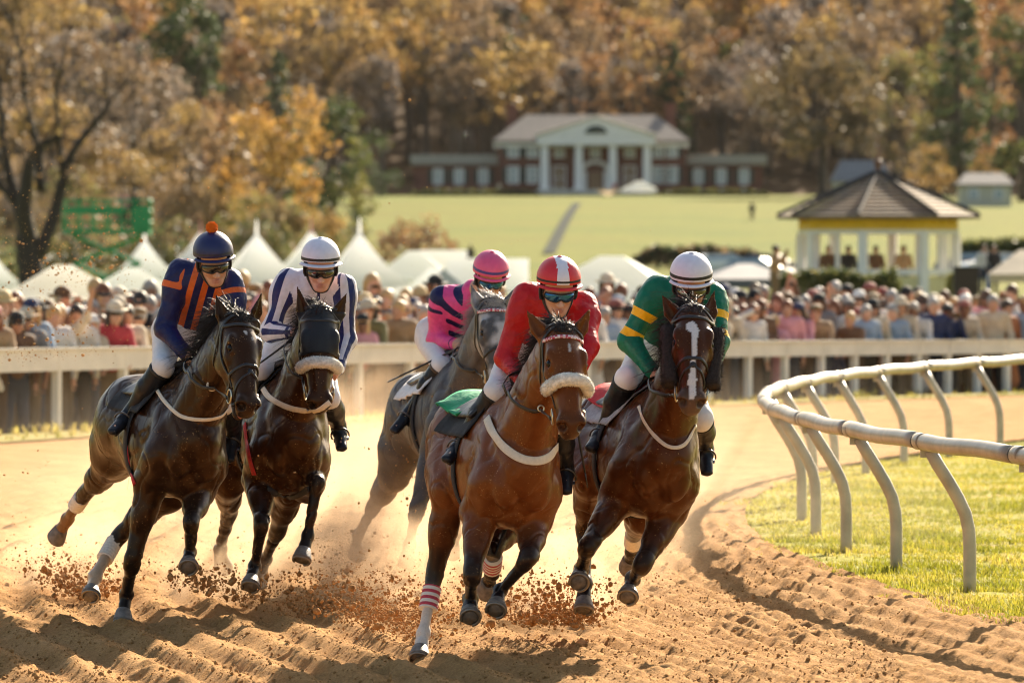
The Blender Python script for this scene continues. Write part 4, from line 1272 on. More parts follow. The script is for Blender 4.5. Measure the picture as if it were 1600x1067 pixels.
# parked cars far behind
def car(label, px, py, Y, paint, rot):
    u = Y / F_PX
    x = (px - 800) * u
    z = max(CAM_H - (py - HOR) * u, float(terrain(x, Y)))
    root = thing("parked_car", label, "car", (x, Y, float(terrain(x, Y))), "cars parked below the lawn", rot)
    L, W = 4.5, 1.8
    prof = [(-2.25, .35), (-2.25, .78), (-2.05, .95), (-1.3, 1.02), (-.75, 1.45), (.75, 1.48), (1.55, 1.02), (2.15, .95), (2.25, .7), (2.25, .35)]
    v, f = [], []
    ws = [(.86, -1), (.86, 1)]
    for sy in (-1, 1):
        for (a, b) in prof:
            v.append((a, sy * W / 2 * (.80 if b > 1.2 else 1), b))
    n = len(prof)
    f = [tuple(range(n)), tuple(range(2 * n - 1, n - 1, -1))] + [(i, i + n, (i + 1) % n + n, (i + 1) % n) for i in range(n)]
    MB().add(v, f).build("body", paint, root, False, loc=(0, 0, 0))
    gm_ = M_PANE
    MB().add([(-1.28, -.84, 1.06), (-.74, -.735, 1.42), (.72, -.735, 1.44), (1.42, -.84, 1.06)], [(0, 3, 2, 1)]).build("side_window", gm_, root, False, loc=(0, -.03, 0))
    MB().add([(-1.30, -.7, 1.06), (-.78, -.62, 1.42), (-.78, .62, 1.42), (-1.30, .7, 1.06)], [(0, 1, 2, 3)]).build("windscreen", gm_, root, False, loc=(-.04, 0, .02))
    for sx in (-1.4, 1.4):
        for sy in (-1, 1):
            w = MB().tube([(sx, sy * .92, .33), (sx, sy * .72, .33)], .33, 16).build("wheel", M_CLOTHK_, root, True, loc=(0, 0, 0))
            MB().tube([(sx, sy * .935, .33), (sx, sy * .90, .33)], .2, 12).build("rim", M_ALU, w, True, loc=(0, 0, 0))
    for sy in (-.6, .6):
        MB().ball((-2.24, sy, .72), (.05, .2, .1), 10, 6).build("headlight", M_PANE, root, True, loc=(0, 0, 0))
CP = lambda n, c: mat(n, c, .25, coat=.8)
white_c, silver_c, dark_c, blue_c = CP("white_car_paint", (.70, .70, .70)), CP("silver_car_paint", (.40, .41, .43)), CP("black_car_paint", (.02, .02, .025)), CP("blue_car_paint", (.05, .08, .16))
car("white car parked beside the dark hedge right of the white cap", 1122, 410, 318, white_c, .2)
car("silver car parked at the end of the dark hedge left of the pavilion", 1172, 408, 300, silver_c, -.3)
car("black car parked behind the dark grey canopy", 1195, 416, 335, dark_c, 2.9)
car("white car parked at the right edge under the dark hedge", 1560, 418, 330, white_c, .3)
car("blue car parked between the pavilion and the beige canopy", 1520, 416, 345, blue_c, -.2)

# ------------------------------------------------------------------ the crowd
def tint_mat(name, rough=.85, noise=.12, sc=9):
    return mat(name, (.5, .5, .5), rough, noise, sc, .25, 25, tint="tint", bdist=.01)
M_TSKIN, M_TTOP, M_TBOT, M_THAIR, M_THAT = tint_mat("spectator_skin", .5, .05), tint_mat("spectator_top"), tint_mat("spectator_trousers"), tint_mat("spectator_hair", .6), tint_mat("spectator_hat", .8)
M_SHADE = mat("sunglasses", (.01, .01, .012), .15)

def figure_parts(pose, hair, hat, dress, k):
    """one standing spectator facing -Y, 1.72 m tall, as local meshes"""
    r = np.random.default_rng(k)
    b, t, q, h_, ht = Sdf(), Sdf(), Sdf(), Sdf(), Sdf()
    X, Yv, Z = V(1, 0, 0), V(0, 1, 0), V(0, 0, 1)
    I = np.eye(3)
    lean = {"lean": -.16, "wave": -.04}.get(pose, -.02)
    hip, ch, nk = V(0, 0, .92), V(0, lean * .75, 1.34), V(0, lean, 1.47)
    hd = V(r.uniform(-.02, .02), lean - .035, 1.60)
    for s, o, c in ((b, 0, "a"), (t, .02, "a")):
        s.seg(hip + Z * .02, hip + (ch - hip) * .5, Yv, .145 + o, .10 + o, .135 + o, .10 + o, .05)
        s.seg(hip + (ch - hip) * .5, ch, Yv, .135 + o, .10 + o, .165 + o, .115 + o, .05)
        s.cone(ch + V(-.14, 0, .06), ch + V(.14, 0, .06), .065 + o, .065 + o, .06)
    b.cone(nk - Z * .08, hd - Z * .06, .055, .05, .03)
    b.ell(hd + Z * .018, I, (.082, .100, .112), .03)
    b.ell(hd + V(0, -.035, -.05), I, (.062, .06, .065), .03)
    b.cone(hd + V(0, -.088, -.01), hd + V(0, -.105, -.035), .010, .014, .012)
    b.ell(hd + V(0, -.07, -.105), I, (.03, .028, .02), .02)
    for sd in (-1, 1):
        b.ell(hd + V(sd * .078, .01, -.01), I, (.010, .02, .03), .008)
        sh = ch + V(sd * .19, 0, .06)
        if pose == "lean": el, ha = sh + V(sd * .06, -.10, -.26), V(sd * .10, lean - .32, 1.02)
        elif pose == "phone": el, ha = sh + V(sd * .05, -.16, -.22), hd + V(sd * .05, -.30, -.04)
        elif pose == "wave" and sd > 0: el, ha = sh + V(.14, -.05, .18), sh + V(.18, -.16, .44)
        elif pose == "cross": el, ha = sh + V(sd * .05, -.03, -.28), V(-sd * .06, lean - .17, 1.17)
        elif pose == "shade" and sd < 0: el, ha = sh + V(-.17, -.12, .06), hd + V(-.06, -.14, .04)
        else: el, ha = sh + V(sd * .07, .02, -.29), sh + V(sd * .05, -.08, -.54)
        b.cone(sh, el, .05, .04, .03); b.cone(el, ha, .038, .028, .02)
        u = nrm(ha - el)
        b.ell(ha + u * .04, np.array([u, *frame_of(u, V(.3, .2, 1))[1:]]), (.05, .038, .02), .015)
        for f_ in range(4):
            s0 = ha + u * .075 + X * (f_ - 1.5) * .018
            b.cone(s0, s0 + u * .05 + V(0, -.01, -.015), .009, .008, .004)
        b.cone(ha + u * .02 - X * sd * .03, ha + u * .06 - X * sd * .05, .011, .009, .006)
        t.cone(sh, el, .066, .056, .04); t.cone(el, el + (ha - el) * (.9 if k % 2 else .25), .054, .044, .03)
        hp, kn, an = hip + V(sd * .085, 0, -.03), V(sd * .10, -.02, .49), V(sd * .11, .03, .09)
        b.cone(hp, kn, .085, .055, .04); b.cone(kn, an, .055, .038, .03); b.cone(an - Z * .03, an + V(0, -.15, -.05), .042, .034, .02)
        if dress: pass
        else:
            q.cone(hp + Z * .04, kn, .10, .072, .05); q.cone(kn, an + Z * .02, .072, .058, .03)
    q.seg(hip - Z * .05, hip + Z * .09, Yv, .155, .12, .15, .115, .04)
    if dress:
        q.seg(hip + Z * .05, hip - Z * .12, Yv, .155, .12, .18, .15, .04); q.seg(hip - Z * .12, V(0, 0, .48), Yv, .18, .15, .24, .20, .04)
    t.cone(nk - Z * .10, nk - Z * .02, .09, .07, .03)
    if hair == "short":
        h_.ell(hd + V(0, .010, .034), I, (.092, .114, .114), .02)
    elif hair == "bun":
        h_.ell(hd + V(0, .010, .032), I, (.091, .113, .112), .02); h_.ell(hd + V(0, .11, .07), I, (.045, .045, .045), .02)
    else:
        h_.ell(hd + V(0, .010, .034), I, (.094, .115, .114), .03)
        for sd in (-1, 1):
            h_.cone(hd + V(sd * .065, .02, .02), hd + V(sd * .085, .03, -.20), .042, .035, .03)
        h_.cone(hd + V(0, .07, .0), nk + V(0, .08, -.12), .07, .055, .04)
    h_.ell(hd + V(0, -.090, -.045), I, (.072, .080, .082), .012, sub=True)
    out = {}
    for nm, s, vx in (("body", b, .017), ("top", t, .022), ("dress" if dress else "trousers", q, .026), ("hair", h_, .013)):
        v, f = s.mesh(vx)
        if nm in ("top", "trousers", "dress"):
            v = v + s.grad(v) * ((fbm(v * 9, k) - .5) * .03)[:, None]
        out[nm] = (v, f)
    hc = hd + Z * .068
    m = MB()
    if hat == "cap":
        m.ball(hc + V(0, .008, .01), (.099, .120, .080), 20, 10)
        m.tube([hc + V(0, -.08, .005), hc + V(0, -.17, -.012)], 1, 12, flat=(.07, .008), normals=[(0, 0, 1)] * 2)
    elif hat == "brim":
        m.ball(hc + V(0, .008, .02), (.098, .118, .088), 20, 10)
        an = np.linspace(0, 2 * math.pi, 29)[:-1]
        a0 = [hc + V(.085 * math.cos(a), .01 + .095 * math.sin(a), .0) for a in an]; a1 = [hc + V(.165 * math.cos(a), .01 + .175 * math.sin(a), -.012 + .02 * math.cos(2 * a)) for a in an]
        lo = [p - Z * .008 for p in a1]; l0 = [p - Z * .008 for p in a0]
        m.add(a0 + a1 + lo + l0, [(28 * g + i, 28 * g + (i + 1) % 28, 28 * (g + 1) + (i + 1) % 28, 28 * (g + 1) + i) for g in range(3) for i in range(28)])
    elif hat == "flat":
        m.ball(hc + V(0, -.005, .025), (.104, .132, .055), 20, 8)
        m.tube([hc + V(0, -.10, .0), hc + V(0, -.145, -.008)], 1, 10, flat=(.06, .007), normals=[(0, 0, 1)] * 2)
    if hat: out["hat"] = m
    g = MB().tube(catmull(np.array([hd + V(-.075, -.05, .012), hd + V(-.04, -.098, .008), hd + V(0, -.108, .008), hd + V(.04, -.098, .008), hd + V(.075, -.05, .012)]), 4), 1, 8, flat=(.02, .006), normals=np.tile(V(0, -1, 0), (17, 1)))
    out["sunglasses"] = g
    if pose == "phone":
        out["_phone"] = hd + V(0, -.33, -.02)
    return out
FIG = {}
HAIRS = {"dark": (.03, .018, .012), "brown": (.10, .05, .025), "blond": (.48, .30, .13), "grey": (.34, .31, .28), "auburn": (.18, .06, .025)}
TOPS = {"white": (.62, .58, .54), "tan": (.38, .24, .13), "navy": (.03, .04, .10), "red": (.42, .04, .05), "grey": (.22, .21, .21), "pink": (.62, .28, .30), "brown": (.14, .075, .04), "black": (.025, .022, .022), "cream": (.58, .47, .33),
        "light blue": (.32, .40, .50), "olive": (.13, .12, .05), "plaid rust": (.36, .14, .06), "teal": (.06, .24, .27), "maroon": (.18, .025, .035)}
HATC = {"cap": {"beige": (.52, .40, .25), "white": (.65, .62, .58), "navy": (.03, .04, .10), "faded red": (.30, .09, .07), "black": (.02, .02, .02)}, "brim": {"straw": (.62, .45, .22), "cream": (.62, .52, .38), "brown": (.16, .085, .04), "black": (.02, .02, .02)}, "flat": {"grey": (.2, .19, .18), "tweed": (.22, .15, .08)}}
SKINS = [(.52, .28, .18), (.48, .25, .16), (.42, .21, .13), (.56, .31, .21), (.22, .10, .055)]
BOTS = {"dark": (.03, .024, .02), "denim": (.045, .055, .085), "khaki": (.16, .105, .055), "brown": (.08, .045, .025)}
TOPW = np.array([2.4, 2.2, .6, .3, .8, .9, .9, .4, 2.4, 1.3, .6, .8, .3, .2]); TOPW /= TOPW.sum()
cr = np.random.default_rng(2024)
POSETXT = {"lean": "leaning on the rail", "phone": "holding up a phone", "wave": "with one arm raised", "cross": "with folded arms", "shade": "shading the eyes", "stand": "standing"}
used_labels = {}
def make_person(x, y, z, rz, sc, pose, hair, hairc, hat, hatc, top, bot, dress, glasses, label, group):
    key = (pose, hair, hat, dress)
    if key not in FIG:
        parts = figure_parts(pose, hair, hat, dress, len(FIG) + 3)
        root = empty("person")
        for nm, g in parts.items():
            if nm == "_phone": continue
            m_ = {"body": M_TSKIN, "top": M_TTOP, "trousers": M_TBOT, "dress": M_TBOT, "hair": M_THAIR, "hat": M_THAT, "sunglasses": M_SHADE}[nm]
            if isinstance(g, MB): g.build(nm, m_, root, True, loc=(0, 0, 0))
            else: to_mesh(nm, g[0], g[1], m_, root, True, None, None, (0, 0, 0))
        FIG[key] = (root, parts.get("_phone"))
        o, ph = FIG[key]
    else:
        src, ph = FIG[key]
        o = copy_tree(src)
    o.location = (x, y, z); o.rotation_euler = (0, 0, rz); o.scale = (sc, sc, sc)
    tag(o, label, "person", group)
    sk = SKINS[cr.integers(0, len(SKINS)) if cr.random() < .8 else 0]
    cols = {"body": sk, "top": TOPS[top], "trousers": BOTS[bot], "dress": TOPS[top], "hair": HAIRS[hairc], "hat": HATC[hat][hatc] if hat else (1, 1, 1)}
    for c in list(o.children):
        nm = c.name.split(".")[0]
        if nm == "sunglasses":
            if not glasses: bpy.data.objects.remove(c)
            continue
        k = cr.uniform(.85, 1.15)
        c["tint"] = [float(q * k) for q in cols[nm]]
    if pose == "phone":
        p = ph * sc
        ca, sa = math.cos(rz), math.sin(rz)
        w = V(x + p[0] * ca - p[1] * sa, y + p[0] * sa + p[1] * ca, z + p[2])
        pr = thing("phone", "phone of person " + label.replace("person ", "").replace("child ", "").replace(" top with", ",").replace(" with", ","), "phone", w, "phones held up by spectators", rz)
        MB().box((0, 0, 0), (.145, .012, .075)).build("case", M_SHADE, pr, False, loc=(0, 0, 0))
        MB().box((0, .008, 0), (.135, .003, .068)).build("screen", M_PANE, pr, False, loc=(0, 0, 0))
    return o
PLACES = [(-60, 60, "at the rail's left end"), (60, 150, "by the leftmost fence post"), (150, 250, "left of the navy jockey"), (250, 400, "behind the navy jockey"),
          (400, 480, "behind the striped jockey"), (480, 560, "right of the striped jockey"), (560, 625, "left of the grey tent end"), (625, 700, "left of the pink jockey"), (700, 810, "behind the pink jockey"), (810, 915, "behind the red jockey"),
          (915, 985, "right of the red jockey"), (985, 1060, "left of the green jockey"), (1060, 1130, "behind the green jockey"), (1130, 1185, "right of the green jockey"), (1185, 1240, "below the hedge's left end"), (1240, 1290, "below the hedge's middle"),
          (1290, 1340, "below the pavilion's left"), (1340, 1390, "below the pavilion's middle"), (1390, 1440, "below the hedge's right end"), (1440, 1490, "below the yellow clapboards"), (1490, 1545, "below the loudspeaker"), (1545, 1700, "at the rail's right end")]
ROWS = ["front row", "second row", "third row", "back row"]
keys = []
for hr in ("short", "long", "bun"):
    for ht in (None, None, "cap", "brim", "flat"):
        if (hr, ht) not in (("long", "flat"), ("bun", "brim"), ("bun", "flat"), ("bun", "cap")): keys.append((hr, ht))
n_people = 0
s0, s1 = float(s_of(*fence_at(-30))), float(s_of(*fence_at(1640)))
for row in range(4):
    s_ = s0 - .2 + .15 * row
    while s_ < s1 + .4:
        s_ += cr.uniform(.30, .46) * (R_RAIL / 74.0)
        rad = 74.95 + row * .62 + cr.uniform(-.12, .12)
        x, y = bend(rad, s_)
        px = topx((x, y, 1.5))[0]
        if px < -40 or px > 1640: continue
        if row == 3 and px < 130: continue
        pl = next((p for a, b, p in PLACES if a <= px < b), PLACES[-1][2])
        child = row == 0 and cr.random() < .10
        for tries in range(60):
            hr, ht = keys[cr.integers(0, len(keys))]
            pose = str(cr.choice(["lean", "phone", "stand", "cross", "shade", "wave", "stand"], p=[.34, .12, .16, .14, .08, .02, .14])) if row == 0 else str(cr.choice(["stand", "phone", "cross", "shade", "wave"], p=[.46, .22, .12, .12, .08]))
            top = list(TOPS)[cr.choice(len(TOPS), p=TOPW)]; hc_ = list(HAIRS)[cr.integers(0, len(HAIRS))]
            hatc = list(HATC[ht])[cr.integers(0, len(HATC[ht]))] if ht else None
            head = f"{hatc} {'wide hat' if ht == 'brim' else 'flat cap' if ht == 'flat' else 'cap'}" if ht else f"{hc_} {'hair' if hr == 'short' else 'long hair' if hr == 'long' else 'hair bun'}"
            lab = f"person in {top} top and {head}, {POSETXT[pose]}, {ROWS[row]}, {pl}".replace(", standing", "")
            if len(lab.replace("-", " ").split()) > 22: continue
            short = f"{'child' if child else 'person'} in {top} with {head}, {ROWS[row]} {pl}"
            if short not in used_labels: break
        used_labels[short] = 1
        face = math.atan2(-33 - (y - 33) * 0 + 0 - (y - 66), -(x + .5) - 0) if False else math.atan2(35 - y, 0 - x)
        rz = face + math.pi / 2 + cr.normal(0, .3)
        sc = (.66 if child else cr.normal(1.0, .045)) * float(np.interp(px, [0, 400, 1600], [1.12, 1.07, 1.05]))
        if cr.random() < .08 and row > 1: sc *= 1.06
        make_person(x, y, float(crowd_z(rad, s_)), rz, sc, pose, hr, hc_, ht, hatc, top, list(BOTS)[cr.integers(0, 4)], cr.random() < .2 and hr != "short", cr.random() < .35, short, "spectators along the white fence")
        n_people += 1
print("spectators", n_people, "kinds", len(FIG))
# the judges inside the pavilion and a few people standing apart
pr_, pcx, pY = PAV
for px, top, hr, hc_, ht, hatc, lab in ((1294, "brown", "short", "auburn", None, None, "person in brown coat behind the pavilion's left window"), (1325, "black", "short", "dark", None, None, "person in black at the pavilion's narrow middle window"), (1368, "brown", "short", "dark", None, None, "person in dark brown in the pavilion's right window beside the mullion"), (1412, "tan", "short", "dark", "flat", "tweed", "person in flat cap at the pavilion's right window post")):
    make_person((px - 800) / F_PX * 171.3, 171.3, .9, 0.1, .98, "stand", hr, hc_, ht, hatc, top, "dark", False, False, lab, "judges in the pavilion")
make_person((1210 - 800) / F_PX * 158, 158, .85, 1.2, 1.0, "phone", "short", "dark", None, None, "tan", "khaki", False, False, "person in tan standing raised left of the pavilion filming", None)
pf = thing("stand_box", "small wooden box the cameraman stands on left of the pavilion", "box", ((1210 - 800) / F_PX * 158, 158, 0))
MB().box((0, 0, .42), (1.0, .8, .84)).build("crate", mat("plain_wood", (.22, .14, .08), .8, .2, 5), pf, False, loc=(0, 0, 0))
for px, dz, top, lab in ((1537, .2, "white", "person in white standing above the crowd right of the loudspeaker"), (1552, .25, "black", "person in black standing above the crowd beside the one in white")):
    Yp = 200
    make_person((px - 800) / F_PX * Yp, Yp, .95, .2, 1.0, "stand", "short", "brown", None, None, top, "denim", False, False, lab, None)
bx = thing("platform", "low wooden platform under the two standing people at the right", "platform", ((1545 - 800) / F_PX * 200, 200, 0))
MB().box((0, .2, .45), (2.2, 1.6, .9)).build("deck", mat("platform_wood", (.25, .17, .10), .8, .2, 5), bx, False, loc=(0, 0, 0))
for px, py, Yp, top, lab in ((1175, 372, 560, "black", "lone person in black far up the lawn above the dark hedge"), (735, 402, 400, "black", "person in black standing above the white tents left of the pink cap"), (780, 312, 780, "cream", "person in cream before the mansion's portico"), (960, 300, 782, "red", "person in red on the mansion's steps")):
    xx = (px - 800) / F_PX * Yp
    make_person(xx, Yp, float(terrain(xx, Yp)) - .05, .3, 1.05, "stand", "short", "dark", None, None, top, "dark", False, False, lab, None)
lx, ly, lz = LIFT
make_person(lx + .75, ly, lz, .2, 1.0, "phone", "short", "auburn", None, None, "pink", "dark", False, False, "person in pink filming from the green lift", None)
make_person(lx + 1.2, ly + .2, lz, .2, 1.03, "stand", "short", "dark", None, None, "black", "dark", False, False, "person in black on the green lift platform", None)

# ------------------------------------------------------------------ horses
class Horse:
    def __init__(h, sp):
        h.sp = sp
        h.Y = sp["Y"]
        psi, lean, pitch = R(sp["psi"]), R(sp["lean"]), R(sp.get("pitch", 0))
        F = V(math.sin(psi), -math.cos(psi), 0); L = V(math.cos(psi), math.sin(psi), 0); U = V(0, 0, 1)
        F, U = F * math.cos(pitch) + U * math.sin(pitch), U * math.cos(pitch) - F * math.sin(pitch)
        U, L = U * math.cos(lean) + L * math.sin(lean), L * math.cos(lean) - U * math.sin(lean)
        h.F, h.L, h.U = F, L, U
        h.C = P(*sp["c"], h.Y)
        h.s = Sdf()
        h.legs = {}
        h.trunk(); h.neck_head()
        for key in ("fr", "fl"): h.foreleg(key)
        for key in ("hr", "hl"): h.hindleg(key)
    def loc(h, x, y, z):
        return h.C + x * h.F + y * h.L + z * h.U
    def axes(h):
        return np.array([h.F, h.L, h.U])
    def trunk(h):
        s, U = h.s, h.U
        rings = [(-.80, -.02, .10, .14), (-.66, .04, .20, .24), (-.46, .05, .262, .30), (-.2, .015, .25, .28), (.08, -.03, .268, .325),
                 (.32, -.03, .255, .355), (.50, .0, .215, .345), (.66, -.01, .185, .27), (.76, -.05, .15, .17)]
        rings = catmull(np.array(rings, float), 4)
        for a, b in zip(rings[:-1], rings[1:]):
            s.seg(h.loc(a[0], 0, a[1]), h.loc(b[0], 0, b[1]), U, a[2], a[3], b[2], b[3], .006, "body")
        for sd in (-1, 1):
            ax = h.axes()
            sh = nrm(h.loc(.68, sd * .19, -.14) - h.loc(.40, sd * .13, .26))
            a2 = np.array([sh, nrm(np.cross(sh, h.L)), nrm(h.L - (h.L @ sh) * sh)])
            s.ell(h.loc(.53, sd * .158, .04), a2, (.29, .115, .072), .032, "body")          # shoulder
            s.ell(h.loc(.70, sd * .14, -.12), ax, (.09, .08, .105), .035, "body")         # point of shoulder
            s.ell(h.loc(.56, sd * .145, -.22), ax, (.15, .085, .13), .06, "body")          # upper arm
            s.ell(h.loc(.775, sd * .085, -.14), ax, (.075, .082, .125), .018, "body")         # pectoral
            s.ell(h.loc(-.40, sd * .15, .05), ax, (.24, .14, .24), .08, "body")           # haunch
            s.ell(h.loc(-.64, sd * .12, -.06), ax, (.15, .11, .25), .06, "body")          # buttock
        s.ell(h.loc(.42, 0, .30), h.axes(), (.24, .075, .12), .10, "body")                # withers
        s.ell(h.loc(.62, 0, -.27), h.axes(), (.14, .13, .11), .06, "body")                # brisket
    def neck_head(h):
        s, sp = h.s, h.sp
        nb = h.loc(.60, 0, .13)
        poll = solve(*sp["poll"], nb, sp.get("neck", .80), -1)
        d = nrm(poll - nb)
        up = nrm(h.U - h.F * .4)
        mid = nb + (poll - nb) * .45 + up * .03
        q3 = nb + (poll - nb) * .8 + up * .015
        nk = catmull(np.array([[*h.loc(.42, 0, .05), .19, .31], [*nb, .165, .275], [*mid, .118, .21], [*q3, .092, .16], [*(poll - d * .02), .08, .115]]), 5)
        for a_, b_ in zip(nk[:-1], nk[1:]):
            s.seg(a_[:3], b_[:3], up, a_[3], a_[4], b_[3], b_[4], .006 if a_ is not nk[0] else .08, "body")
        for sd in (-1, 1):
            s.cone(h.loc(.62, sd * .11, -.02), mid + h.L * sd * .06 - up * .06, .085, .055, .035, "body")   # neck muscle
        h.nb, h.nmid, h.up_n = nb, mid, up
        # head frame
        muz = solve(*sp["muz"], poll, .60, -1)
        a = nrm(muz - poll)
        th = R(sp["yaw"])
        f = V(math.sin(th), -math.cos(th), .35)
        n = nrm(f - (f @ a) * a)
        l = np.cross(a, n) * -1
        if l @ h.L < 0: l = -l
        h.poll, h.a, h.n, h.l = poll, a, n, l
        H = h.hp
        ax = np.array([a, n, l])
        s.ell(H(.07, -.02, 0), ax, (.13, .105, .10), .05, "head")
        hd = catmull(np.array([[.05, .0, .092, .085], [.15, .012, .106, .088], [.22, .016, .102, .086], [.32, .012, .080, .074], [.44, .008, .060, .056], [.52, .002, .056, .05]]), 4)
        for a_, b_ in zip(hd[:-1], hd[1:]):
            s.seg(H(a_[0], a_[1], 0), H(b_[0], b_[1], 0), n, a_[2], a_[3], b_[2], b_[3], .006, "head")
        s.seg(H(.20, -.055, 0), H(.48, -.02, 0), n, .076, .115, .052, .058, .04, "head")
        op = sp.get("mouth", .0)
        for sd in (-1, 1):
            s.ell(H(.17, -.10, sd * .06), ax, (.13, .105, .038), .035, "head")            # jowl
            s.ell(H(.160, .062, sd * .088), ax, (.045, .026, .026), .02, "head")
            s.ell(H(.205, .045, sd * .086), ax, (.045, .034, .028), .02, "head")         # brow
            s.ell(H(.235, .012, sd * .098), ax, (.05, .02, .016), .02, "head")            # below the eye
            s.cone(H(.24, -.005, sd * .098), H(.37, -.012, sd * .070), .016, .008, .025, "head")   # facial crest
            s.cone(H(.30, .068, sd * .03), H(.46, .05, sd * .022), .018, .014, .02, "head")        # nasal bone
            s.ell(H(.545, .014, sd * .050), ax, (.050, .040, .032), .02, "muzzle")        # nostril rim
        s.ell(H(.55, -.015, 0), ax, (.06, .060, .062), .03, "muzzle")
        s.ell(H(.578, -.045, 0), ax, (.034, .038, .05), .02, "muzzle")                    # upper lip
        s.seg(H(.22, -.15, 0), H(.50, -.093 - op, 0), n, .055, .035, .036, .026, .03, "head")     # lower jaw
        s.ell(H(.545, -.092 - op, 0), ax, (.044, .03, .038), .02, "muzzle")               # chin
        for sd in (-1, 1):
            s.ell(H(.582, .018, sd * .056), np.array([nrm(a + .5 * n + .25 * sd * l), nrm(n - .5 * a), nrm(l - .25 * sd * a)]), (.048, .029, .028), .010, "hole", sub=True)
            s.ell(H(.204, .048, sd * .106), ax, (.025, .018, .017), .010, "hole", sub=True)
            s.seg(H(.47, -.068 - op * .4, sd * .07), H(.60, -.072 - op * .6, sd * .02), n, .02, .009 + op * .35, .03, .009 + op * .45, .008, "hole", sub=True)
        # ears
        for key, sd in (("er", -1), ("el", 1)):
            bx, by, tx, ty = sp[key]
            B = P(bx, by, poll[1] + .03)
            T = P(tx, ty, poll[1] + .05)
            T = B + (T - B) * max(1.12, .17 / np.linalg.norm(T - B))
            B = B - nrm(T - B) * .03
            e = nrm(T - B)
            fw = nrm(n - (n @ e) * e + sd * sp.get("earo", .5) * l)
            M1 = B + (T - B) * .42
            s.cone(B - e * .03, B + e * .03, .042, .034, .03, "head")
            s.seg(B, M1, fw, .034, .026, .046, .024, .012, "head")
            s.seg(M1, T, fw, .046, .024, .004, .004, .006, "head")
            s.seg(B + e * .05 + fw * .024, B + (T - B) * .86 + fw * .008, fw, .030, .021, .008, .008, .006, "hole", sub=True)
            h.legs.setdefault("ears", []).append((B, T))
    def hp(h, x, y, z):
        return h.poll + x * h.a + y * h.n + z * h.l
    def foot(h, fet, hoof, key):
        d = nrm(hoof - fet)
        lk = "low_" + key
        h.s.cone(fet, fet + d * .10, .036, .033, .02, lk)
        h.s.cone(fet + d * .07, fet + d * .12, .036, .043, .02, lk)
        h.legs[key]["hoof"] = (fet + d * .105, d)
    def foreleg(h, key):
        s, sp = h.s, h.sp[key]
        sd = -1 if key[1] == "r" else 1
        E = h.loc(*sp.get("elbow", (.50, sd * .15, -.31)))
        K = solve(*sp["knee"][:2], E, .45, sp["knee"][2])
        T = solve(*sp["fet"][:2], K, .285, sp["fet"][2])
        O = solve(*sp["hoof"][:2], T, .16, sp["hoof"][2])
        u, w = nrm(K - E), nrm(T - K)
        out = nrm(u - w) if np.linalg.norm(u - w) > .15 else h.F
        s.cone(h.loc(.60, sd * .145, -.16), E, .12, .10, .06, "body")
        s.cone(E, E + u * .26, .098, .062, .05, "body")
        s.cone(E + u * .24, K, .064, .046, .03, "knee")
        s.ell(E + u * .13 + h.F * .025, np.array([u, nrm(np.cross(u, h.L)), nrm(np.cross(u, np.cross(u, h.L)))]), (.15, .07, .075), .04, "body")
        s.cone(K - u * .045 + out * .008, K + w * .045 + out * .008, .048, .043, .025, "knee")
        s.cone(K + w * .03, T, .036, .031, .025, "low")
        s.cone(K + w * .06 - out * .02, T - out * .022, .020, .020, .012, "low")
        s.ell(T - out * .008, np.array([w, nrm(np.cross(w, h.L)), nrm(np.cross(w, np.cross(w, h.L)))]), (.046, .043, .041), .025, "low")
        h.legs[key] = dict(E=E, K=K, T=T, O=O, out=out)
        h.foot(T, O, key)
    def hindleg(h, key):
        s, sp = h.s, h.sp[key]
        sd = -1 if key[1] == "r" else 1
        hip = h.loc(-.44, sd * .15, .04)
        st = h.loc(*sp.get("st", (-.26, sd * .20, -.34)))
        if "stp" in sp: st = solve(*sp["stp"][:2], hip, .46, sp["stp"][2])
        K = solve(*sp["knee"][:2], st, .47, sp["knee"][2])
        T = solve(*sp["fet"][:2], K, .37, sp["fet"][2])
        O = solve(*sp["hoof"][:2], T, .16, sp["hoof"][2])
        u, w = nrm(K - st), nrm(T - K)
        out = nrm(u - w) if np.linalg.norm(u - w) > .15 else -h.F
        tdir = nrm(st - hip)
        lat = nrm(h.L - (h.L @ tdir) * tdir)
        bk = np.cross(tdir, lat)
        s.ell(hip + (st - hip) * .45, np.array([tdir, bk, lat]), (.33, .20, .12), .08, "body")
        s.cone(hip + (st - hip) * .6, st, .15, .11, .06, "body")
        gl = nrm(h.L - (h.L @ u) * u); gb = np.cross(u, gl)
        s.seg(st, st + u * .26, nrm(gb), .088, .115, .062, .075, .06, "body")
        s.seg(hip + (st - hip) * .55 - h.F * .16, st + u * .24 - h.F * .02, nrm(gb), .09, .10, .05, .06, .06, "body")
        s.cone(st + u * .20, K, .076, .046, .06, "knee")
        s.cone(K - u * .12 + out * .02, K + out * .038, .022, .027, .045, "knee")         # hamstring tendon and point of hock
        s.cone(K - u * .03, K + w * .06, .048, .042, .025, "knee")
        lk = "low_" + key
        M_ = K + (T - K) * .42
        s.cone(K + w * .04, M_, .039, .036, .025, "low")
        s.cone(M_, T, .036, .033, .02, lk)
        s.cone(K + w * .05 + out * .028, M_ + out * .024, .024, .022, .014, "low")
        s.cone(M_ + out * .024, T + out * .018, .022, .021, .014, lk)
        s.ell(T + out * .006, np.array([w, nrm(np.cross(w, h.L)), nrm(np.cross(w, np.cross(w, h.L)))]), (.046, .043, .042), .025, "low_" + key)
        h.legs[key] = dict(E=st, K=K, T=T, O=O, out=out)
        h.foot(T, O, key)
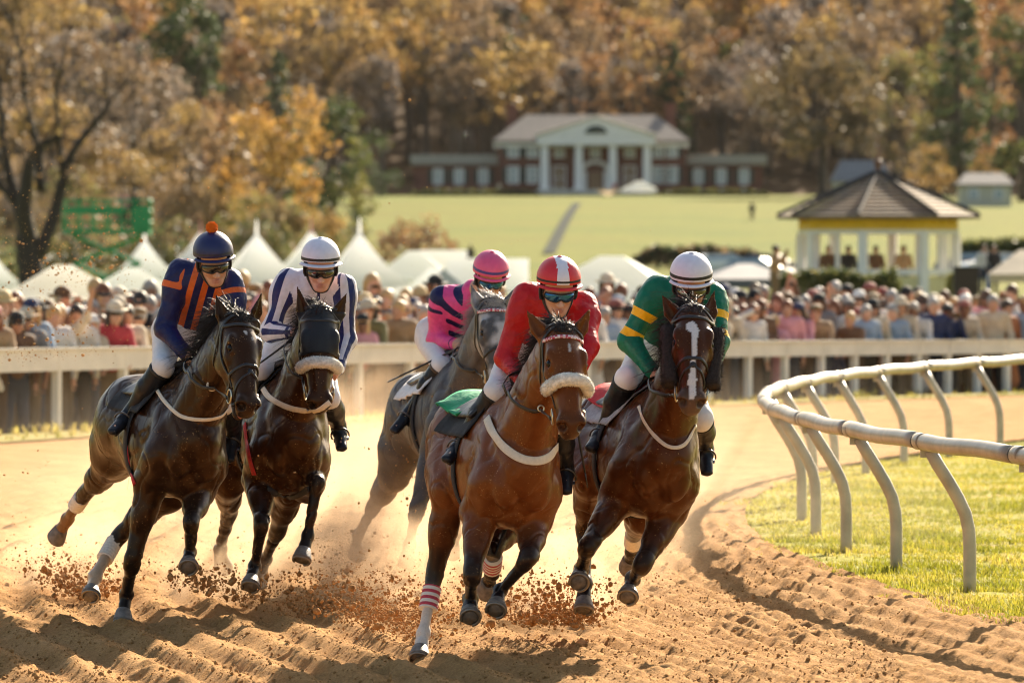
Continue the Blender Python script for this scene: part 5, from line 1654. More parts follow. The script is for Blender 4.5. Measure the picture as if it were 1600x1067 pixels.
    def report(h):
        for k, g in h.legs.items():
            if k == 'ears': continue
            print(h.sp["key"], k, "up %.2f can %.2f pas %.2f hoof z %.2f" % (np.linalg.norm(g["K"] - g["E"]), np.linalg.norm(g["T"] - g["K"]), np.linalg.norm(g["O"] - g["T"]), g["O"][2]), "elbow px", topx(g["E"]))
        print("  neck %.2f head %.2f poll Y %.2f F %s" % (np.linalg.norm(h.poll - h.nb), .6, h.poll[1] - h.Y, h.n.round(2)))
HORSES = [
    dict(key="h1", Y=35.0, c=(252, 676), psi=20, lean=12, poll=(371, 506), muz=(388, 645), yaw=34, mouth=.02,
         er=(352, 503, 339, 466), el=(397, 501, 408, 461),
         fr=dict(knee=(206, 881, -1), fet=(197, 930, 1), hoof=(191, 968, -1)),
         fl=dict(knee=(298, 816, -1), fet=(297, 862, 1), hoof=(292, 886, -1)),
         hr=dict(stp=(178, 722, 1), knee=(133, 770, 1), fet=(106, 811, 1), hoof=(90, 834, 1)),
         hl=dict(knee=(184, 838, 1), fet=(148, 902, -1), hoof=(140, 930, -1))),
    dict(key="h2", Y=35.9, c=(428, 672), psi=13, lean=7, poll=(499, 494), muz=(499, 640), yaw=6,
         er=(477, 499, 466, 454), el=(522, 502, 540, 462),
         fr=dict(knee=(409, 819, -1), fet=(398, 884, 1), hoof=(390, 915, -1)),
         fl=dict(knee=(497, 752, -1), fet=(481, 836, 1), hoof=(471, 872, -1)),
         hr=dict(knee=(357, 806, 1), fet=(343, 858, 1), hoof=(347, 880, 1)),
         hl=dict(knee=(434, 829, 1), fet=(415, 872, 1), hoof=(404, 905, 1))),
    dict(key="h3", Y=39.0, c=(694, 650), psi=16, lean=10, pitch=7, poll=(770, 480), muz=(782, 612), yaw=16,
         er=(750, 482, 739, 453), el=(790, 483, 804, 455),
         fr=dict(knee=(650, 800, -1), fet=(640, 850, 1), hoof=(634, 880, -1)),
         fl=dict(knee=(725, 780, -1), fet=(712, 832, 1), hoof=(705, 858, 1)),
         hr=dict(stp=(617, 740, 1), knee=(582, 795, 1), fet=(560, 835, 1), hoof=(556, 862, 1)),
         hl=dict(knee=(690, 800, 1), fet=(680, 850, 1), hoof=(675, 880, 1))),
    dict(key="h4", Y=32.0, c=(773, 714), psi=13, lean=9, poll=(878, 525), muz=(893, 676), yaw=15,
         er=(849, 526, 830, 496), el=(901, 526, 913, 502),
         fr=dict(knee=(738, 899, -1), fet=(735, 936, 1), hoof=(733, 964, -1)),
         fl=dict(knee=(826, 874, -1), fet=(782, 922, 1), hoof=(773, 952, -1)),
         hr=dict(stp=(704, 765, -1), knee=(680, 894, 1), fet=(661, 990, -1), hoof=(654, 1026, -1)),
         hl=dict(knee=(772, 858, -1), fet=(768, 897, 1), hoof=(760, 916, 1))),
    dict(key="h5", Y=32.8, c=(993, 700), psi=12, lean=14, poll=(1083, 496), muz=(1080, 638), yaw=3,
         er=(1057, 500, 1041, 473), el=(1107, 500, 1111, 480),
         fr=dict(knee=(918, 855, -1), fet=(908, 890, 1), hoof=(902, 910, -1)),
         fl=dict(knee=(1003, 884, -1), fet=(988, 905, 1), hoof=(979, 932, -1)),
         hr=dict(stp=(925, 745, -1), knee=(913, 830, 1), fet=(914, 912, -1), hoof=(911, 950, -1)),
         hl=dict(knee=(992, 830, 1), fet=(988, 862, 1), hoof=(982, 880, 1))),
]

def hair_strands(bases, dirs, length, rad=.003, droop=.5, wob=.25, seed=0, segs=5):
    """many tapering curved hairs as one mesh"""
    r = np.random.default_rng(seed)
    n = len(bases)
    Ls = length * r.uniform(.55, 1.25, n)
    d = np.asarray(dirs, float) + r.normal(0, wob, (n, 3))
    d /= np.linalg.norm(d, axis=1, keepdims=True)
    side = np.cross(d, r.normal(0, 1, (n, 3)))
    side /= np.linalg.norm(side, axis=1, keepdims=True)
    up = np.cross(side, d)
    bend = r.normal(0, .35, (n, 3)) + V(0, 0, -droop)
    vs = []
    for i in range(segs + 1):
        t = i / segs
        c = bases + d * (Ls * t)[:, None] + bend * (Ls * t * t * .5)[:, None]
        w = rad * (1 - t) ** .7 + .0004
        for q in range(3):
            a = q * 2.0944
            vs.append(c + side * (w * math.cos(a)) + up * (w * math.sin(a)))
    v = np.stack(vs, 1)                      # n, (segs+1)*3, 3
    f = []
    for i in range(segs):
        for q in range(3):
            p = (q + 1) % 3
            f.append((i * 3 + q, i * 3 + p, (i + 1) * 3 + p, (i + 1) * 3 + q))
    f = (np.array(f)[None] + (np.arange(n) * (segs + 1) * 3)[:, None, None]).reshape(-1, 4)
    return v.reshape(-1, 3), f

CAMP = V(0, 0, CAM_H)
def see(sdf, pts, Y, off=.006):
    """where the sight lines through photo pixels meet a body"""
    pts = np.asarray(catmull(np.array(pts, float), 6))
    d = np.stack([(pts[:, 0] - 800) / F_PX, np.ones(len(pts)), -(pts[:, 1] - HOR) / F_PX], 1)
    d /= np.linalg.norm(d, axis=1, keepdims=True)
    O = CAMP + d * (Y - 2.2)
    X, g = sdf.cast(O, d, 5.0, off, 60)
    ok = np.abs(sdf.at(X) - off) < .02
    return X[ok], g[ok]
def resample(p, g, n):
    s = np.concatenate([[0], np.cumsum(np.linalg.norm(np.diff(p, axis=0), axis=1))])
    t = np.linspace(0, s[-1], n)
    return np.stack([np.interp(t, s, p[:, i]) for i in range(3)], 1), np.stack([np.interp(t, s, g[:, i]) for i in range(3)], 1)

M_LEATHER = mat("black_leather", (.018, .015, .014), .38, .25, 60, .15, 160)
M_BROWNL = mat("brown_leather", (.06, .03, .016), .42, .25, 60, .15, 160)
M_WEB = mat("cream_webbing", (.66, .57, .45), .7, .08, 60, .1, 300)
M_METAL = mat("bit_metal", (.62, .55, .42), .28, metal=1.0)
M_FLEECE = mat("white_fleece", (.86, .82, .74), .95, .18, 70, .8, 190, bdist=.012)
M_DFLEECE = mat("dark_fleece", (.035, .024, .02), .95, .4, 70, .9, 170, bdist=.012)
M_HOOF = mat("hoof_horn", (.15, .125, .105), .6, .4, 30, .3, 80)
M_SHOE = mat("horseshoe", (.25, .22, .19), .45, metal=.8)
M_EYE = mat("horse_eye", (.006, .004, .003), .12, spec=.25)
M_CLOTHK = mat("black_cloth", (.014, .014, .017), .8, .3, 50, .3, 120)
M_RED = mat("red_cloth", (.50, .02, .022), .7, .2, 40, .3, 120)
M_WCLOTH = mat("white_cloth", (.72, .70, .70), .8, .1, 30, .25, 60)
M_GCLOTH = mat("green_cloth", (.01, .30, .12), .5, .25, 20, .35, 45)
M_YEL = mat("yellow_cloth", (.75, .38, .02), .7, .2, 40, .2, 90)
M_BAND = mat("white_bandage", (.70, .64, .56), .85, .15, 60, .35, 200)
M_ORANGE = mat("orange_rein_grip", (.62, .13, .03), .6, .2, 60, .3, 200)

def tuft_patch(h, px, Y, n, spread, seed):
    pass

def build_horse(h, info):
    sp, s, H = h.sp, h.s, h.hp
    root = thing("horse", info["label"], "horse", h.C * V(1, 1, 0), "racehorses galloping round the bend")
    v, f = s.mesh(.0095)
    cols = dict(info["cols"])
    for key in ("fr", "fl", "hr", "hl"):
        cols["low_" + key] = info.get("sock", {}).get(key, cols["low"])
    onb = 1 - s.region(v, ('head', 'muzzle'), .03)
    crease = np.exp(-((fbm(v * 4.2, 61, 2) - .5) / .022) ** 2) * .0065 + np.exp(-((fbm(v * 7.5, 62, 2) - .5) / .018) ** 2) * .0028
    v = v + s.grad(v) * ((fbm(v * 13, 44, 2) - .5) * .010 + (fbm(v * 5.5, 45, 2) - .5) * .016 * onb - crease * onb)[:, None]
    c = s.colors(v, cols, .022)
    # coat variation: soft cloudiness and finer flecks
    c = c * (.80 + .4 * fbm(v * 6, 3)[:, None]) * (.88 + .24 * fbm(v * 30, 5)[:, None])
    rel = v - h.poll
    a, n, l = rel @ h.a, rel @ h.n, rel @ h.l
    on_head = s.region(v, ("head", "muzzle")) > .5
    if "dapple" in info:
        dp = fbm(v * 11, 9, 3)
        hl = np.clip((dp - .42) * 5, 0, 1)[:, None]
        body = np.clip((fbm(v * 16, 4, 2) - .45) * 3, 0, 1)[:, None] * .5
        hd = s.region(v, ("head", "muzzle"), .05)[:, None]
        light, dark = V(.42, .40, .40), V(.06, .058, .062)
        face = dark + (light - dark) * hl
        mz = np.clip((a - .46) / .1, 0, 1)[:, None]
        face = face * (1 - mz) + V(.10, .09, .09) * mz
        c = c * (1 + body * .6)
        c = c * (1 - hd) + face * hd
    for (pa, pl, ra, rl, k) in info.get("marks", []):          # white face marks: centre along and across the face, radii
        m = (((a - pa) / ra) ** 2 + ((l - pl) / rl) ** 2 + .5 * (vnoise(v * 90, 2) - .5)) < 1
        m &= (n > .0) & on_head
        c[m] = V(.55, .52, .5) * k
    if info.get("blaze"):
        bl = info["blaze"]
        w = np.interp(a, [q[0] for q in bl], [q[1] for q in bl])
        off = np.interp(a, [q[0] for q in bl], [q[2] for q in bl])
        m = (np.abs(l - off) < w * (.8 + .5 * vnoise(v * 70, 6))) & (n > .0) & on_head & (a > bl[0][0]) & (a < bl[-1][0])
        c[m] = V(.62, .58, .56)
    body = to_mesh("body", v, f, M_COAT[info["coat"]], root, True, None, {"Col": c})
    # eyes
    for sd in (-1, 1):
        m = MB().ball(H(.204, .043, sd * .0935), (.024, .021, .020), 14, 10, axes=np.array([h.a, h.n, h.l]))
        m.build("eye", M_EYE, root)
    if info.get("tongue"):
        MB().ball(H(.545, -.085 - sp.get("mouth", 0) * .4, .0), (.045, .010, .026), 14, 8, axes=np.array([h.a, h.n, h.l])).build("tongue", mat("pink_tongue", (.50, .16, .14), .35), root)
    # hooves
    for key in ("fr", "fl", "hr", "hl"):
        c0, d = h.legs[key]["hoof"]
        out = nrm(h.F - (h.F @ d) * d)
        lat = np.cross(d, out)
        rings = []
        for t, rr, fo in ((-.012, .040, 0), (.0, .046, 0), (.03, .053, .008), (.062, .060, .016), (.075, .061, .02)):
            ang = np.linspace(0, 2 * math.pi, 24, endpoint=False)
            rad = rr * np.where(np.cos(ang) > 0, 1.12, .92)
            rings.append(c0 + d * t * 1.0 + (np.outer(np.cos(ang) * rad + fo, out) + np.outer(np.sin(ang) * rr, lat)))
        rr_ = np.array(rings)
        fs = [(i * 24 + k, i * 24 + (k + 1) % 24, (i + 1) * 24 + (k + 1) % 24, (i + 1) * 24 + k) for i in range(4) for k in range(24)]
        fs += [tuple(range(23, -1, -1)), tuple(4 * 24 + k for k in range(24))]
        hm = MB().add(rr_.reshape(-1, 3), fs).build("hoof", info.get("hoofm", {}).get(key, M_HOOF), root)
        th = np.linspace(-2.5, 2.5, 18)
        mid = c0 + d * .079 + out * .018
        MB().tube(mid + np.outer(np.cos(th) * .056, out) + np.outer(np.sin(th) * .052, lat), .008, 6).build("horseshoe", M_SHOE, hm)
    # mane and forelock
    hc = mat("mane_" + sp["key"], info["mane"], .5, .35, 25)
    N = 1700
    t = rng.uniform(.09, .97, N)
    path = catmull(np.array([h.poll - h.a * .0, h.poll + (h.nmid - h.poll) * .5, h.nmid, h.nb]), 12)
    idx = t * (len(path) - 1)
    b = np.stack([np.interp(idx, np.arange(len(path)), path[:, i]) for i in range(3)], 1)
    b = b + h.up_n * .33
    b, g = s.cast(b, np.tile(-h.up_n, (N, 1)), .33, .0)
    b = b + h.L * rng.normal(0, .012, N)[:, None]
    ms = info.get("mside", -1)
    d = h.L * .85 * ms + h.up_n * .35 + V(0, .5, .10)
    hv, hf = hair_strands(b, np.tile(d, (N, 1)), info.get("mlen", .13) * 1.3, .0021, 1.1, .42, 11)
    to_mesh("mane", hv, hf, hc, root)
    N = 750
    b = np.array([H(rng.uniform(-.06, .03), .16, rng.normal(0, .028)) for _ in range(N)])
    b, g = s.cast(b, np.tile(-h.n, (N, 1)), .3, .0)
    d = V(-.25, .80, .05)
    hv, hf = hair_strands(b, np.tile(d, (N, 1)) + g * .12, info.get('fl', .065), .0015, .7, .55, 12)
    to_mesh("forelock", hv, hf, hc, root)
    # tail
    N = 500
    tb = h.loc(-.80, 0, .10)
    b = tb + rng.normal(0, .02, (N, 3))
    hv, hf = hair_strands(b, np.tile(V(.12, 1, -.35), (N, 1)), .5, .003, .25, .06, 13, 8)
    MBt = MB().add(hv, hf.tolist())
    MBt.tube([h.loc(-.70, 0, .14), tb, tb + V(.01, .10, -.03), tb + V(.03, .22, -.10)], [.05, .035, .026, .012], 8)
    MBt.build("tail", hc, root)
    # bridle
    lm = info.get("bridle", M_LEATHER)
    br = MB()
    def strap(poly, w=.010, t=.0035, target=br, off=.004, n=26, mi=0):
        pl = catmull(np.array(poly), 8)
        X, g = s.project(pl, off)
        X, g = resample(X, g, n)
        target.tube(X, 1, 8, mi, flat=(w, t), normals=g)
        return X
    def ring(aa, off=.004, n=44, full=True, n0=-.03, tilt=0.0):
        an = np.linspace(0, 2 * math.pi, n, endpoint=False)
        dirs = np.outer(np.cos(an), h.n) + np.outer(np.sin(an), h.l)
        dirs = dirs + np.outer(np.cos(an) * tilt, h.a)
        dirs /= np.linalg.norm(dirs, axis=1, keepdims=True)
        O = H(aa, n0, 0) + dirs * .3
        return s.cast(O, -dirs, .3, off)
    for sd in (-1, 1):
        strap([H(-.02, .06, sd * .055), H(.04, .0, sd * .13), H(.15, -.06, sd * .13), H(.30, -.065, sd * .11), H(.43, -.055, sd * .09)], .0095)
        strap([H(-.02, .05, sd * .06), H(.06, -.05, sd * .13), H(.16, -.15, sd * .09), H(.20, -.22, sd * .03)], .008)
    strap([H(-.045, .0, -.09), H(-.05, .08, 0), H(-.045, .0, .09)], .010)
    br_o = br.build("bridle", lm, root)
    bb = MB()
    X = strap([H(.035, .0, -.13), H(.05, .06, -.09), H(.055, .13, 0), H(.05, .06, .09), H(.035, .0, .13)], .011, .0045, bb)
    bb.build("browband", info.get("browband", lm), br_o)
    if info["nose"] == "fleece":
        X, g = ring(.335, .012, 40)
        keep = np.arange(-10, 11)
        X, g = X[keep], g[keep]
        rr = .035 * np.clip(1.25 - (np.abs(np.arange(len(X)) - 10) / 10) ** 4 * .8, 0, 1)
        fl = MB().tube(X + g * .012, rr, 14)
        vv = np.concatenate(fl.v)
        gr = vv - (X + g * .012)[np.clip(np.arange(len(vv)) // 14, 0, len(X) - 1)]
        fl.v = [vv + gr * (.30 * (vnoise(vv * 70, 3) - .5) + .2 * (vnoise(vv * 170, 4) - .5))[:, None]]
        fo = fl.build("sheepskin_noseband", M_FLEECE, br_o)
        nb_h = 320
        dd = rng.normal(0, 1, (len(X) * nb_h, 3)); dd /= np.linalg.norm(dd, axis=1, keepdims=True)
        along = np.repeat(np.gradient(X, axis=0), nb_h, 0) * rng.uniform(-.5, .5, (len(dd), 1))
        bs = np.repeat(X + g * .012, nb_h, 0) + along + dd * np.repeat(rr, nb_h)[:, None] * .95
        hv, hf = hair_strands(bs, dd, .008, .0013, .1, .5, 20, 2)
        to_mesh("fleece_pile", hv, hf, M_FLEECE, fo)
    else:
        nb_ = MB()
        X, g = ring(.36, .004, 48, tilt=-.25)
        nb_.tube(X, 1, 8, 0, None, True, flat=(.010, .004), normals=g)
        if info["nose"] == "cross":
            for sd in (-1, 1):
                strap([H(.37, .10, sd * .0), H(.42, .04, sd * .06), H(.47, -.02, sd * .075), H(.50, -.11, sd * .05)], .007, .0035, nb_)
            nb_.ball(H(.365, .078, 0), (.02, .012, .02), axes=np.array([h.a, h.n, h.l]))
        nb_.build("noseband", lm, br_o)
    for sd in (-1, 1):
        c0 = H(.475, -.055, sd * .082)
        an = np.linspace(0, 2 * math.pi, 28, endpoint=False)
        rg = MB().tube(c0 + h.a * 0 + np.outer(np.cos(an) * .04, h.a) + np.outer(np.sin(an) * .04, nrm(h.n + h.l * sd * .2)), .0055, 8, closed=True)
        rg.build("bit_ring", M_METAL, br_o)
    if info.get("rein_ring"):
        pass
    h.bit = [H(.475, -.075, -.088), H(.475, -.075, .088)]
    if info.get("hood"):
        # close fitting stretch hood over the forehead and cheeks with eye openings
        us = np.linspace(-1.75, 1.75, 46); ts = np.linspace(-.03, .27, 26)
        an = us
        G, Gi = [], []
        for tt in ts:
            dirs = np.outer(np.cos(an), h.n) + np.outer(np.sin(an), h.l)
            O = H(tt, -.02, 0) + dirs * .3
            X, g = s.cast(O, -dirs, .3, .004)
            G.append(X + g * .001)
        G = np.array(G)
        a_, n_, l_ = (G - h.poll) @ h.a, (G - h.poll) @ h.n, (G - h.poll) @ h.l
        fs = []
        for i in range(len(ts) - 1):
            for k in range(len(us) - 1):
                cc = (a_[i, k] + a_[i + 1, k + 1]) / 2, (n_[i, k] + n_[i + 1, k + 1]) / 2
                if (cc[0] - .205) ** 2 / .045 ** 2 + (cc[1] - .024) ** 2 / .034 ** 2 > 1 or abs(us[k]) < .6:
                    q = len(us)
                    fs.append((i * q + k, i * q + k + 1, (i + 1) * q + k + 1, (i + 1) * q + k))
        ho = MB().add(G.reshape(-1, 3), fs).build("hood", mat("black_hood", (.006, .006, .008), .6, .3, 60, .3, 300), br_o)
        md = ho.modifiers.new("thick", 'SOLIDIFY'); md.thickness = .003; md.offset = 1
    if info.get("cheeks"):
        for sd in (-1, 1):
            ctr = [H(t_, -.02 - .02 * t_ - .02, sd * (.142 - .06 * t_)) for t_ in np.linspace(.06, .42, 12)]
            m_ = MB().tube(ctr, 1, 16, flat=(.045, .040), normals=np.tile(h.l * sd + h.n * .1, (12, 1)))
            vv = np.concatenate(m_.v)
            m_.v = [vv + (rng.normal(0, .002, vv.shape))]
            co = m_.build("fleece_cheekpiece", M_DFLEECE, br_o)
            N_ = 1500
            tt = rng.integers(0, 12, N_)
            cb = np.array(ctr)[tt] + np.outer(rng.normal(0, .012, N_), h.a)
            ang = rng.uniform(0, 2 * math.pi, N_)
            dd = np.outer(np.cos(ang), h.l) + np.outer(np.sin(ang), h.n)
            hv, hf = hair_strands(cb + dd * .034, dd, .022, .0022, .1, .4, 31, 2)
            to_mesh("fleece_pile", hv, hf, M_DFLEECE, co)
    # breastplate strap, seen path
    if "breast" in info:
        X, g = see(s, info["breast"], h.Y, .005)
        X, g = resample(X, g, 50)
        MB().tube(X, 1, 8, 0, flat=(info.get("bw", (.016, .004))[0], .0025), normals=g).build("breastplate", info.get("bmat", M_WEB), root)
    for (nm, path, w, m_) in info.get("straps", []):
        X, g = see(s, path, h.Y, .006)
        if len(X) > 3:
            X, g = resample(X, g, 24)
            MB().tube(X, 1, 8, 0, flat=(w, .004), normals=g).build(nm, m_, root)
    # bandages on the lower legs
    for key, (t0, t1, bm) in info.get("bands", {}).items():
        g_ = h.legs[key]
        w = g_["T"] - g_["K"]
        ts = np.linspace(t0, t1, 30)
        cz = np.array([g_["K"] + w * q for q in ts])
        bc = cz + g_["out"] * (.010 if key[0] == "h" else -.008)
        rr = (.053 if key[0] == 'h' else .047) + .0015 * np.sin(np.arange(30) * 1.6)
        MB().tube(bc, rr, 16).build("leg_bandage", bm, root)
    h.root = root
    return root

def shell(name, outer, thick, normals, m, parent):
    """cloth patch with real thickness from a grid of points"""
    a, b = outer.shape[:2]
    inner = outer - normals * thick
    mb = MB().grid(outer)
    mb.add(inner.reshape(-1, 3), [(i * b + j, (i + 1) * b + j, (i + 1) * b + j + 1, i * b + j + 1) for i in range(a - 1) for j in range(b - 1)])
    o = a * b
    rim = [(i, 0) for i in range(a)] + [(a - 1, j) for j in range(1, b)] + [(i, b - 1) for i in range(a - 2, -1, -1)] + [(0, j) for j in range(b - 2, 0, -1)]
    q = [i * b + j for i, j in rim]
    for k in range(len(q)):
        l = (k + 1) % len(q)
        mb.f.append([q[k], q[l], q[l] + o, q[k] + o]); mb.m.append(0)
    return mb.build(name, m, parent)

def build_saddle(h, info):
    """light racing saddle with its cloth, girth, stirrup leathers and irons, on the horse's back"""
    sd_ = info["saddle"]
    root = thing("racing_saddle", sd_["label"], "saddle", h.loc(0, 0, .4) * V(1, 1, 1), "racing saddles on the horses")
    def drape(x0, x1, a0, a1, off, nx=13, na=30, flare=0.0):
        xs = np.linspace(x0, x1, nx); an = np.linspace(a0, a1, na)
        G, N_ = [], []
        for x in xs:
            dirs = np.outer(np.sin(an), h.L) + np.outer(np.cos(an), h.U)
            O = h.loc(x, 0, -.02) + dirs * .75
            X, g = h.s.cast(O, -dirs, .75, off)
            w = np.clip((np.abs(an) - abs(a1) * .6) / (abs(a1) * .4), 0, 1)
            X = X + g * (flare * w * w * (0.6 + .4 * np.sin(x * 40)))[:, None] + g * (.004 * np.sin(x * 55 + an * 9))[:, None]
            G.append(X); N_.append(g)
        return np.array(G), np.array(N_)
    G, N_ = drape(-.24, .34, -1.22, 1.22, .016, flare=sd_.get("flare", .02))
    shell("saddle_cloth", G, .008, N_, sd_["cloth"], root)
    if "cloth2" in sd_:
        G, N_ = drape(sd_.get("c2x", -.34), sd_.get("c2e", .28), -sd_.get("c2a", 1.05), sd_.get("c2a", 1.05), .030, flare=sd_.get("flare2", .04))
        shell("number_cloth", G, .006, N_, sd_["cloth2"], root)
    G, N_ = drape(-.16, .30, -.85, .85, .044, flare=.0)
    seat = shell("seat", G, .02, N_, M_LEATHER, root)
    pm = MB().tube(catmull(np.array([h.loc(.27, -.15, .36), h.loc(.31, -.06, .42), h.loc(.33, 0, .435), h.loc(.31, .06, .42), h.loc(.27, .15, .36)]), 5), .022, 10)
    pm.build("pommel", M_LEATHER, seat)
    an = np.linspace(0, 2 * math.pi, 60, endpoint=False)
    dirs = np.outer(np.sin(an), h.L) + np.outer(np.cos(an), h.U)
    gx = .20
    X, g = h.s.cast(h.loc(gx, 0, -.03) + dirs * .75, -dirs, .75, .008)
    MB().tube(X, 1, 8, 0, None, True, flat=(.036, .006), normals=g).build("girth", sd_.get("girth", M_CLOTHK), root)
    h.saddle = root

M_SKIN = mat("skin", (.52, .27, .18), .5, .12, 14, .08, 120, subsurf=.1)
M_BREECH = mat("white_breeches", (.72, .70, .72), .75, .06, 20, .25, 35)
M_BOOT = mat("black_boot", (.012, .013, .018), .34, .3, 20, .15, 40, coat=.05, spec=.22)
M_IRON = mat("stirrup_iron", (.10, .10, .11), .35, metal=1.0)
M_SOLE = mat("boot_sole", (.05, .035, .025), .7, .3, 60)
M_LENS = mat("goggle_lens", (.010, .010, .012), .08, spec=.7, coat=.6)
M_LENSB = mat("mirror_goggle_lens", (.03, .14, .34), .10, metal=.75)
M_STRAP = mat("black_elastic", (.012, .012, .014), .6)

def frame_of(d, up):
    d = nrm(d); l = nrm(np.cross(d, up)); return d, l, np.cross(l, d)

class Jockey:
    def __init__(j, h, sp):
        j.h, j.sp = h, sp
        Yp = h.loc(-.04, 0, .5)[1] + sp.get("dp", 0)
        Ys = h.loc(.38, 0, .9)[1] + sp.get("ds", 0)
        j.pel = P(*sp["pel"], Yp)
        Lr = nrm(h.L * V(1, 1, .6))
        j.sh = {"r": P(*sp["shr"], Ys + sp.get("dsr", .03)), "l": P(*sp["shl"], Ys + sp.get("dsl", 0))}
        j.neck = (j.sh["r"] + j.sh["l"]) / 2 + V(0, -.02, .045)
        j.el, j.ha, j.hip, j.kn, j.an, j.to = {}, {}, {}, {}, {}, {}
        for q, sd in (("r", -1), ("l", 1)):
            j.hip[q] = j.pel + h.L * sd * .10 + V(0, -.02, -.03)
            e = sp["el" + q]; j.el[q] = solve(e[0], e[1], j.sh[q], .30, e[2])
            e = sp["ha" + q]; j.ha[q] = solve(e[0], e[1], j.el[q], .26, e[2])
            e = sp["kn" + q]; j.kn[q] = solve(e[0], e[1], j.hip[q], .43, e[2]) if len(e) == 3 and abs(e[2]) == 1 else h.loc(*e)
            e = sp["an" + q]; j.an[q] = solve(e[0], e[1], j.kn[q], .40, e[2])
            e = sp["to" + q]; j.to[q] = solve(e[0], e[1], j.an[q], .17, e[2])
        j.hc = P(*sp["helm"], Ys - sp.get("hd", .20))
        ya, pi_ = R(sp["hyaw"]), R(sp.get("hpitch", 25)); ro = R(sp.get("hroll", 0))
        f = V(math.sin(ya) * math.cos(pi_), -math.cos(ya) * math.cos(pi_), -math.sin(pi_))
        f, l, u = frame_of(f, V(0, 0, 1))
        l = -l                                   # person's left = picture right
        l, u = l * math.cos(ro) - u * math.sin(ro), u * math.cos(ro) + l * math.sin(ro)
        j.f, j.l, j.u = f, l, u
    def H(j, f, l, u):
        return j.hc + f * j.f + l * j.l + u * j.u
    def torso(j, s, o, k="torso"):
        h = j.h
        mid = (j.sh["r"] + j.sh["l"]) / 2
        ax = nrm(mid - j.pel)
        lat = nrm(j.sh["l"] - j.sh["r"]); up = np.cross(lat, ax)
        j.ax, j.lat = ax, lat
        w = np.linalg.norm(j.sh["l"] - j.sh["r"]) / 2
        c1 = j.pel + (mid - j.pel) * .45 - np.cross(lat, ax) * 0
        bk = nrm(np.cross(ax, lat)); bk = bk if bk[2] > 0 else -bk       # back of the rider, upwards
        c1 = c1 + bk * .03
        s.seg(j.pel + (mid - j.pel) * .12, c1, bk, .135 + o, .105 + o, .15 + o, .115 + o, .05, k)
        s.seg(c1, mid - ax * .07, bk, .155 + o, .115 + o, w * 1.0 + o, .11 + o, .05, k)
        s.cone(j.sh["r"] - ax * .02 + lat * .02, j.sh["l"] - ax * .02 - lat * .02, .065 + o, .065 + o, .06, k)
        j.mid, j.bk = mid, bk
    def arm(j, s, q, o, end=1.0):
        a, b, c = j.sh[q], j.el[q], j.ha[q]
        c2 = b + (c - b) * end
        s.cone(a, b, .056 + o, .042 + o * 1.2, .045, "arm" + q)
        s.ell(a + (b - a) * .25, np.array([nrm(b - a), *frame_of(b - a, V(.1, .2, 1))[1:]]), (.10, .062 + o, .062 + o), .04, "arm" + q)
        s.cone(b, c2, .043 + o * 1.2, .030 + o * .6, .03, "arm" + q)
    def hand(j, s, q, o=0.0):
        sd = -1 if q == "r" else 1
        w, h = j.ha[q], j.h
        u = nrm(w - j.el[q])
        u = nrm(u + V(0, -.25, .0))
        qn = -sd * h.L; qn = nrm(qn - (qn @ u) * u)
        c = np.cross(u, qn); c = c if c[2] > 0 else -c
        j.grip = getattr(j, "grip", {}); j.grip[q] = (w + u * .075 + qn * .022, c)
        s.cone(w - u * .03, w + u * .02, .026 + o, .027 + o, .02, "skin")
        s.ell(w + u * .045, np.array([u, c, qn]), (.05, .042 + o, .019 + o), .015, "skin")
        for i, (of, ln) in enumerate(((.031, .95), (.010, 1.05), (-.011, 1.0), (-.031, .8))):
            p0 = w + u * (.080 - abs(i - 1.2) * .004) + c * of
            p1 = p0 + u * .014 * ln + qn * .032 * ln
            p2 = p1 - u * .026 * ln + qn * .010
            p3 = p2 - u * .018 * ln - qn * .012
            for a_, b_, r1, r2 in ((p0 - u * .02, p0, .0105, .0105), (p0, p1, .0105, .0095), (p1, p2, .0095, .009), (p2, p3, .009, .008)):
                s.cone(a_, b_, r1 + o, r2 + o, .004, "skin")
        t0 = w + u * .022 + c * .030; t1 = t0 + u * .032 + c * .014 + qn * .012; t2 = t1 + u * .026 + qn * .018 - c * .004
        s.cone(t0, t1, .014 + o, .0115 + o, .008, "skin"); s.cone(t1, t2, .0115 + o, .009 + o, .004, "skin")
    def head(j, s):
        H = j.H
        ax = np.array([j.f, j.l, j.u])
        s.cone(j.neck - V(0, 0, .02), H(-.02, 0, -.10), .062, .056, .04, "skin")
        s.ell(H(-.01, 0, -.02), ax, (.105, .082, .105), .03, "skin")
        s.ell(H(.025, 0, -.10), ax, (.072, .066, .085), .03, "skin")
        s.ell(H(.060, 0, -.178), ax, (.030, .030, .022), .03, "skin")             # chin
        s.cone(H(.0, -.055, -.13), H(.055, -.022, -.175), .026, .02, .03, "skin") # jaw
        s.cone(H(.0, .055, -.13), H(.055, .022, -.175), .026, .02, .03, "skin")
        s.cone(H(.092, 0, -.075), H(.112, 0, -.118), .010, .014, .012, "skin")    # nose
        for sd in (-1, 1):
            s.ell(H(.100, sd * .013, -.120), ax, (.012, .009, .009), .008, "skin")
            s.ell(H(.068, sd * .040, -.098), ax, (.028, .025, .022), .02, "skin") # cheek
            s.ell(H(.0, sd * .080, -.075), ax, (.022, .010, .032), .008, "skin")  # ear
            s.ell(H(.092, sd * .031, -.070), ax, (.012, .016, .010), .01, "hole", sub=True)
            s.ell(H(.080, sd * .031, -.071), ax, (.013, .014, .011), .004, "skin")
        s.ell(H(.093, 0, -.148), ax, (.010, .021, .0050), .006, "lip")
        s.ell(H(.090, 0, -.1605), ax, (.009, .018, .0058), .006, "lip")
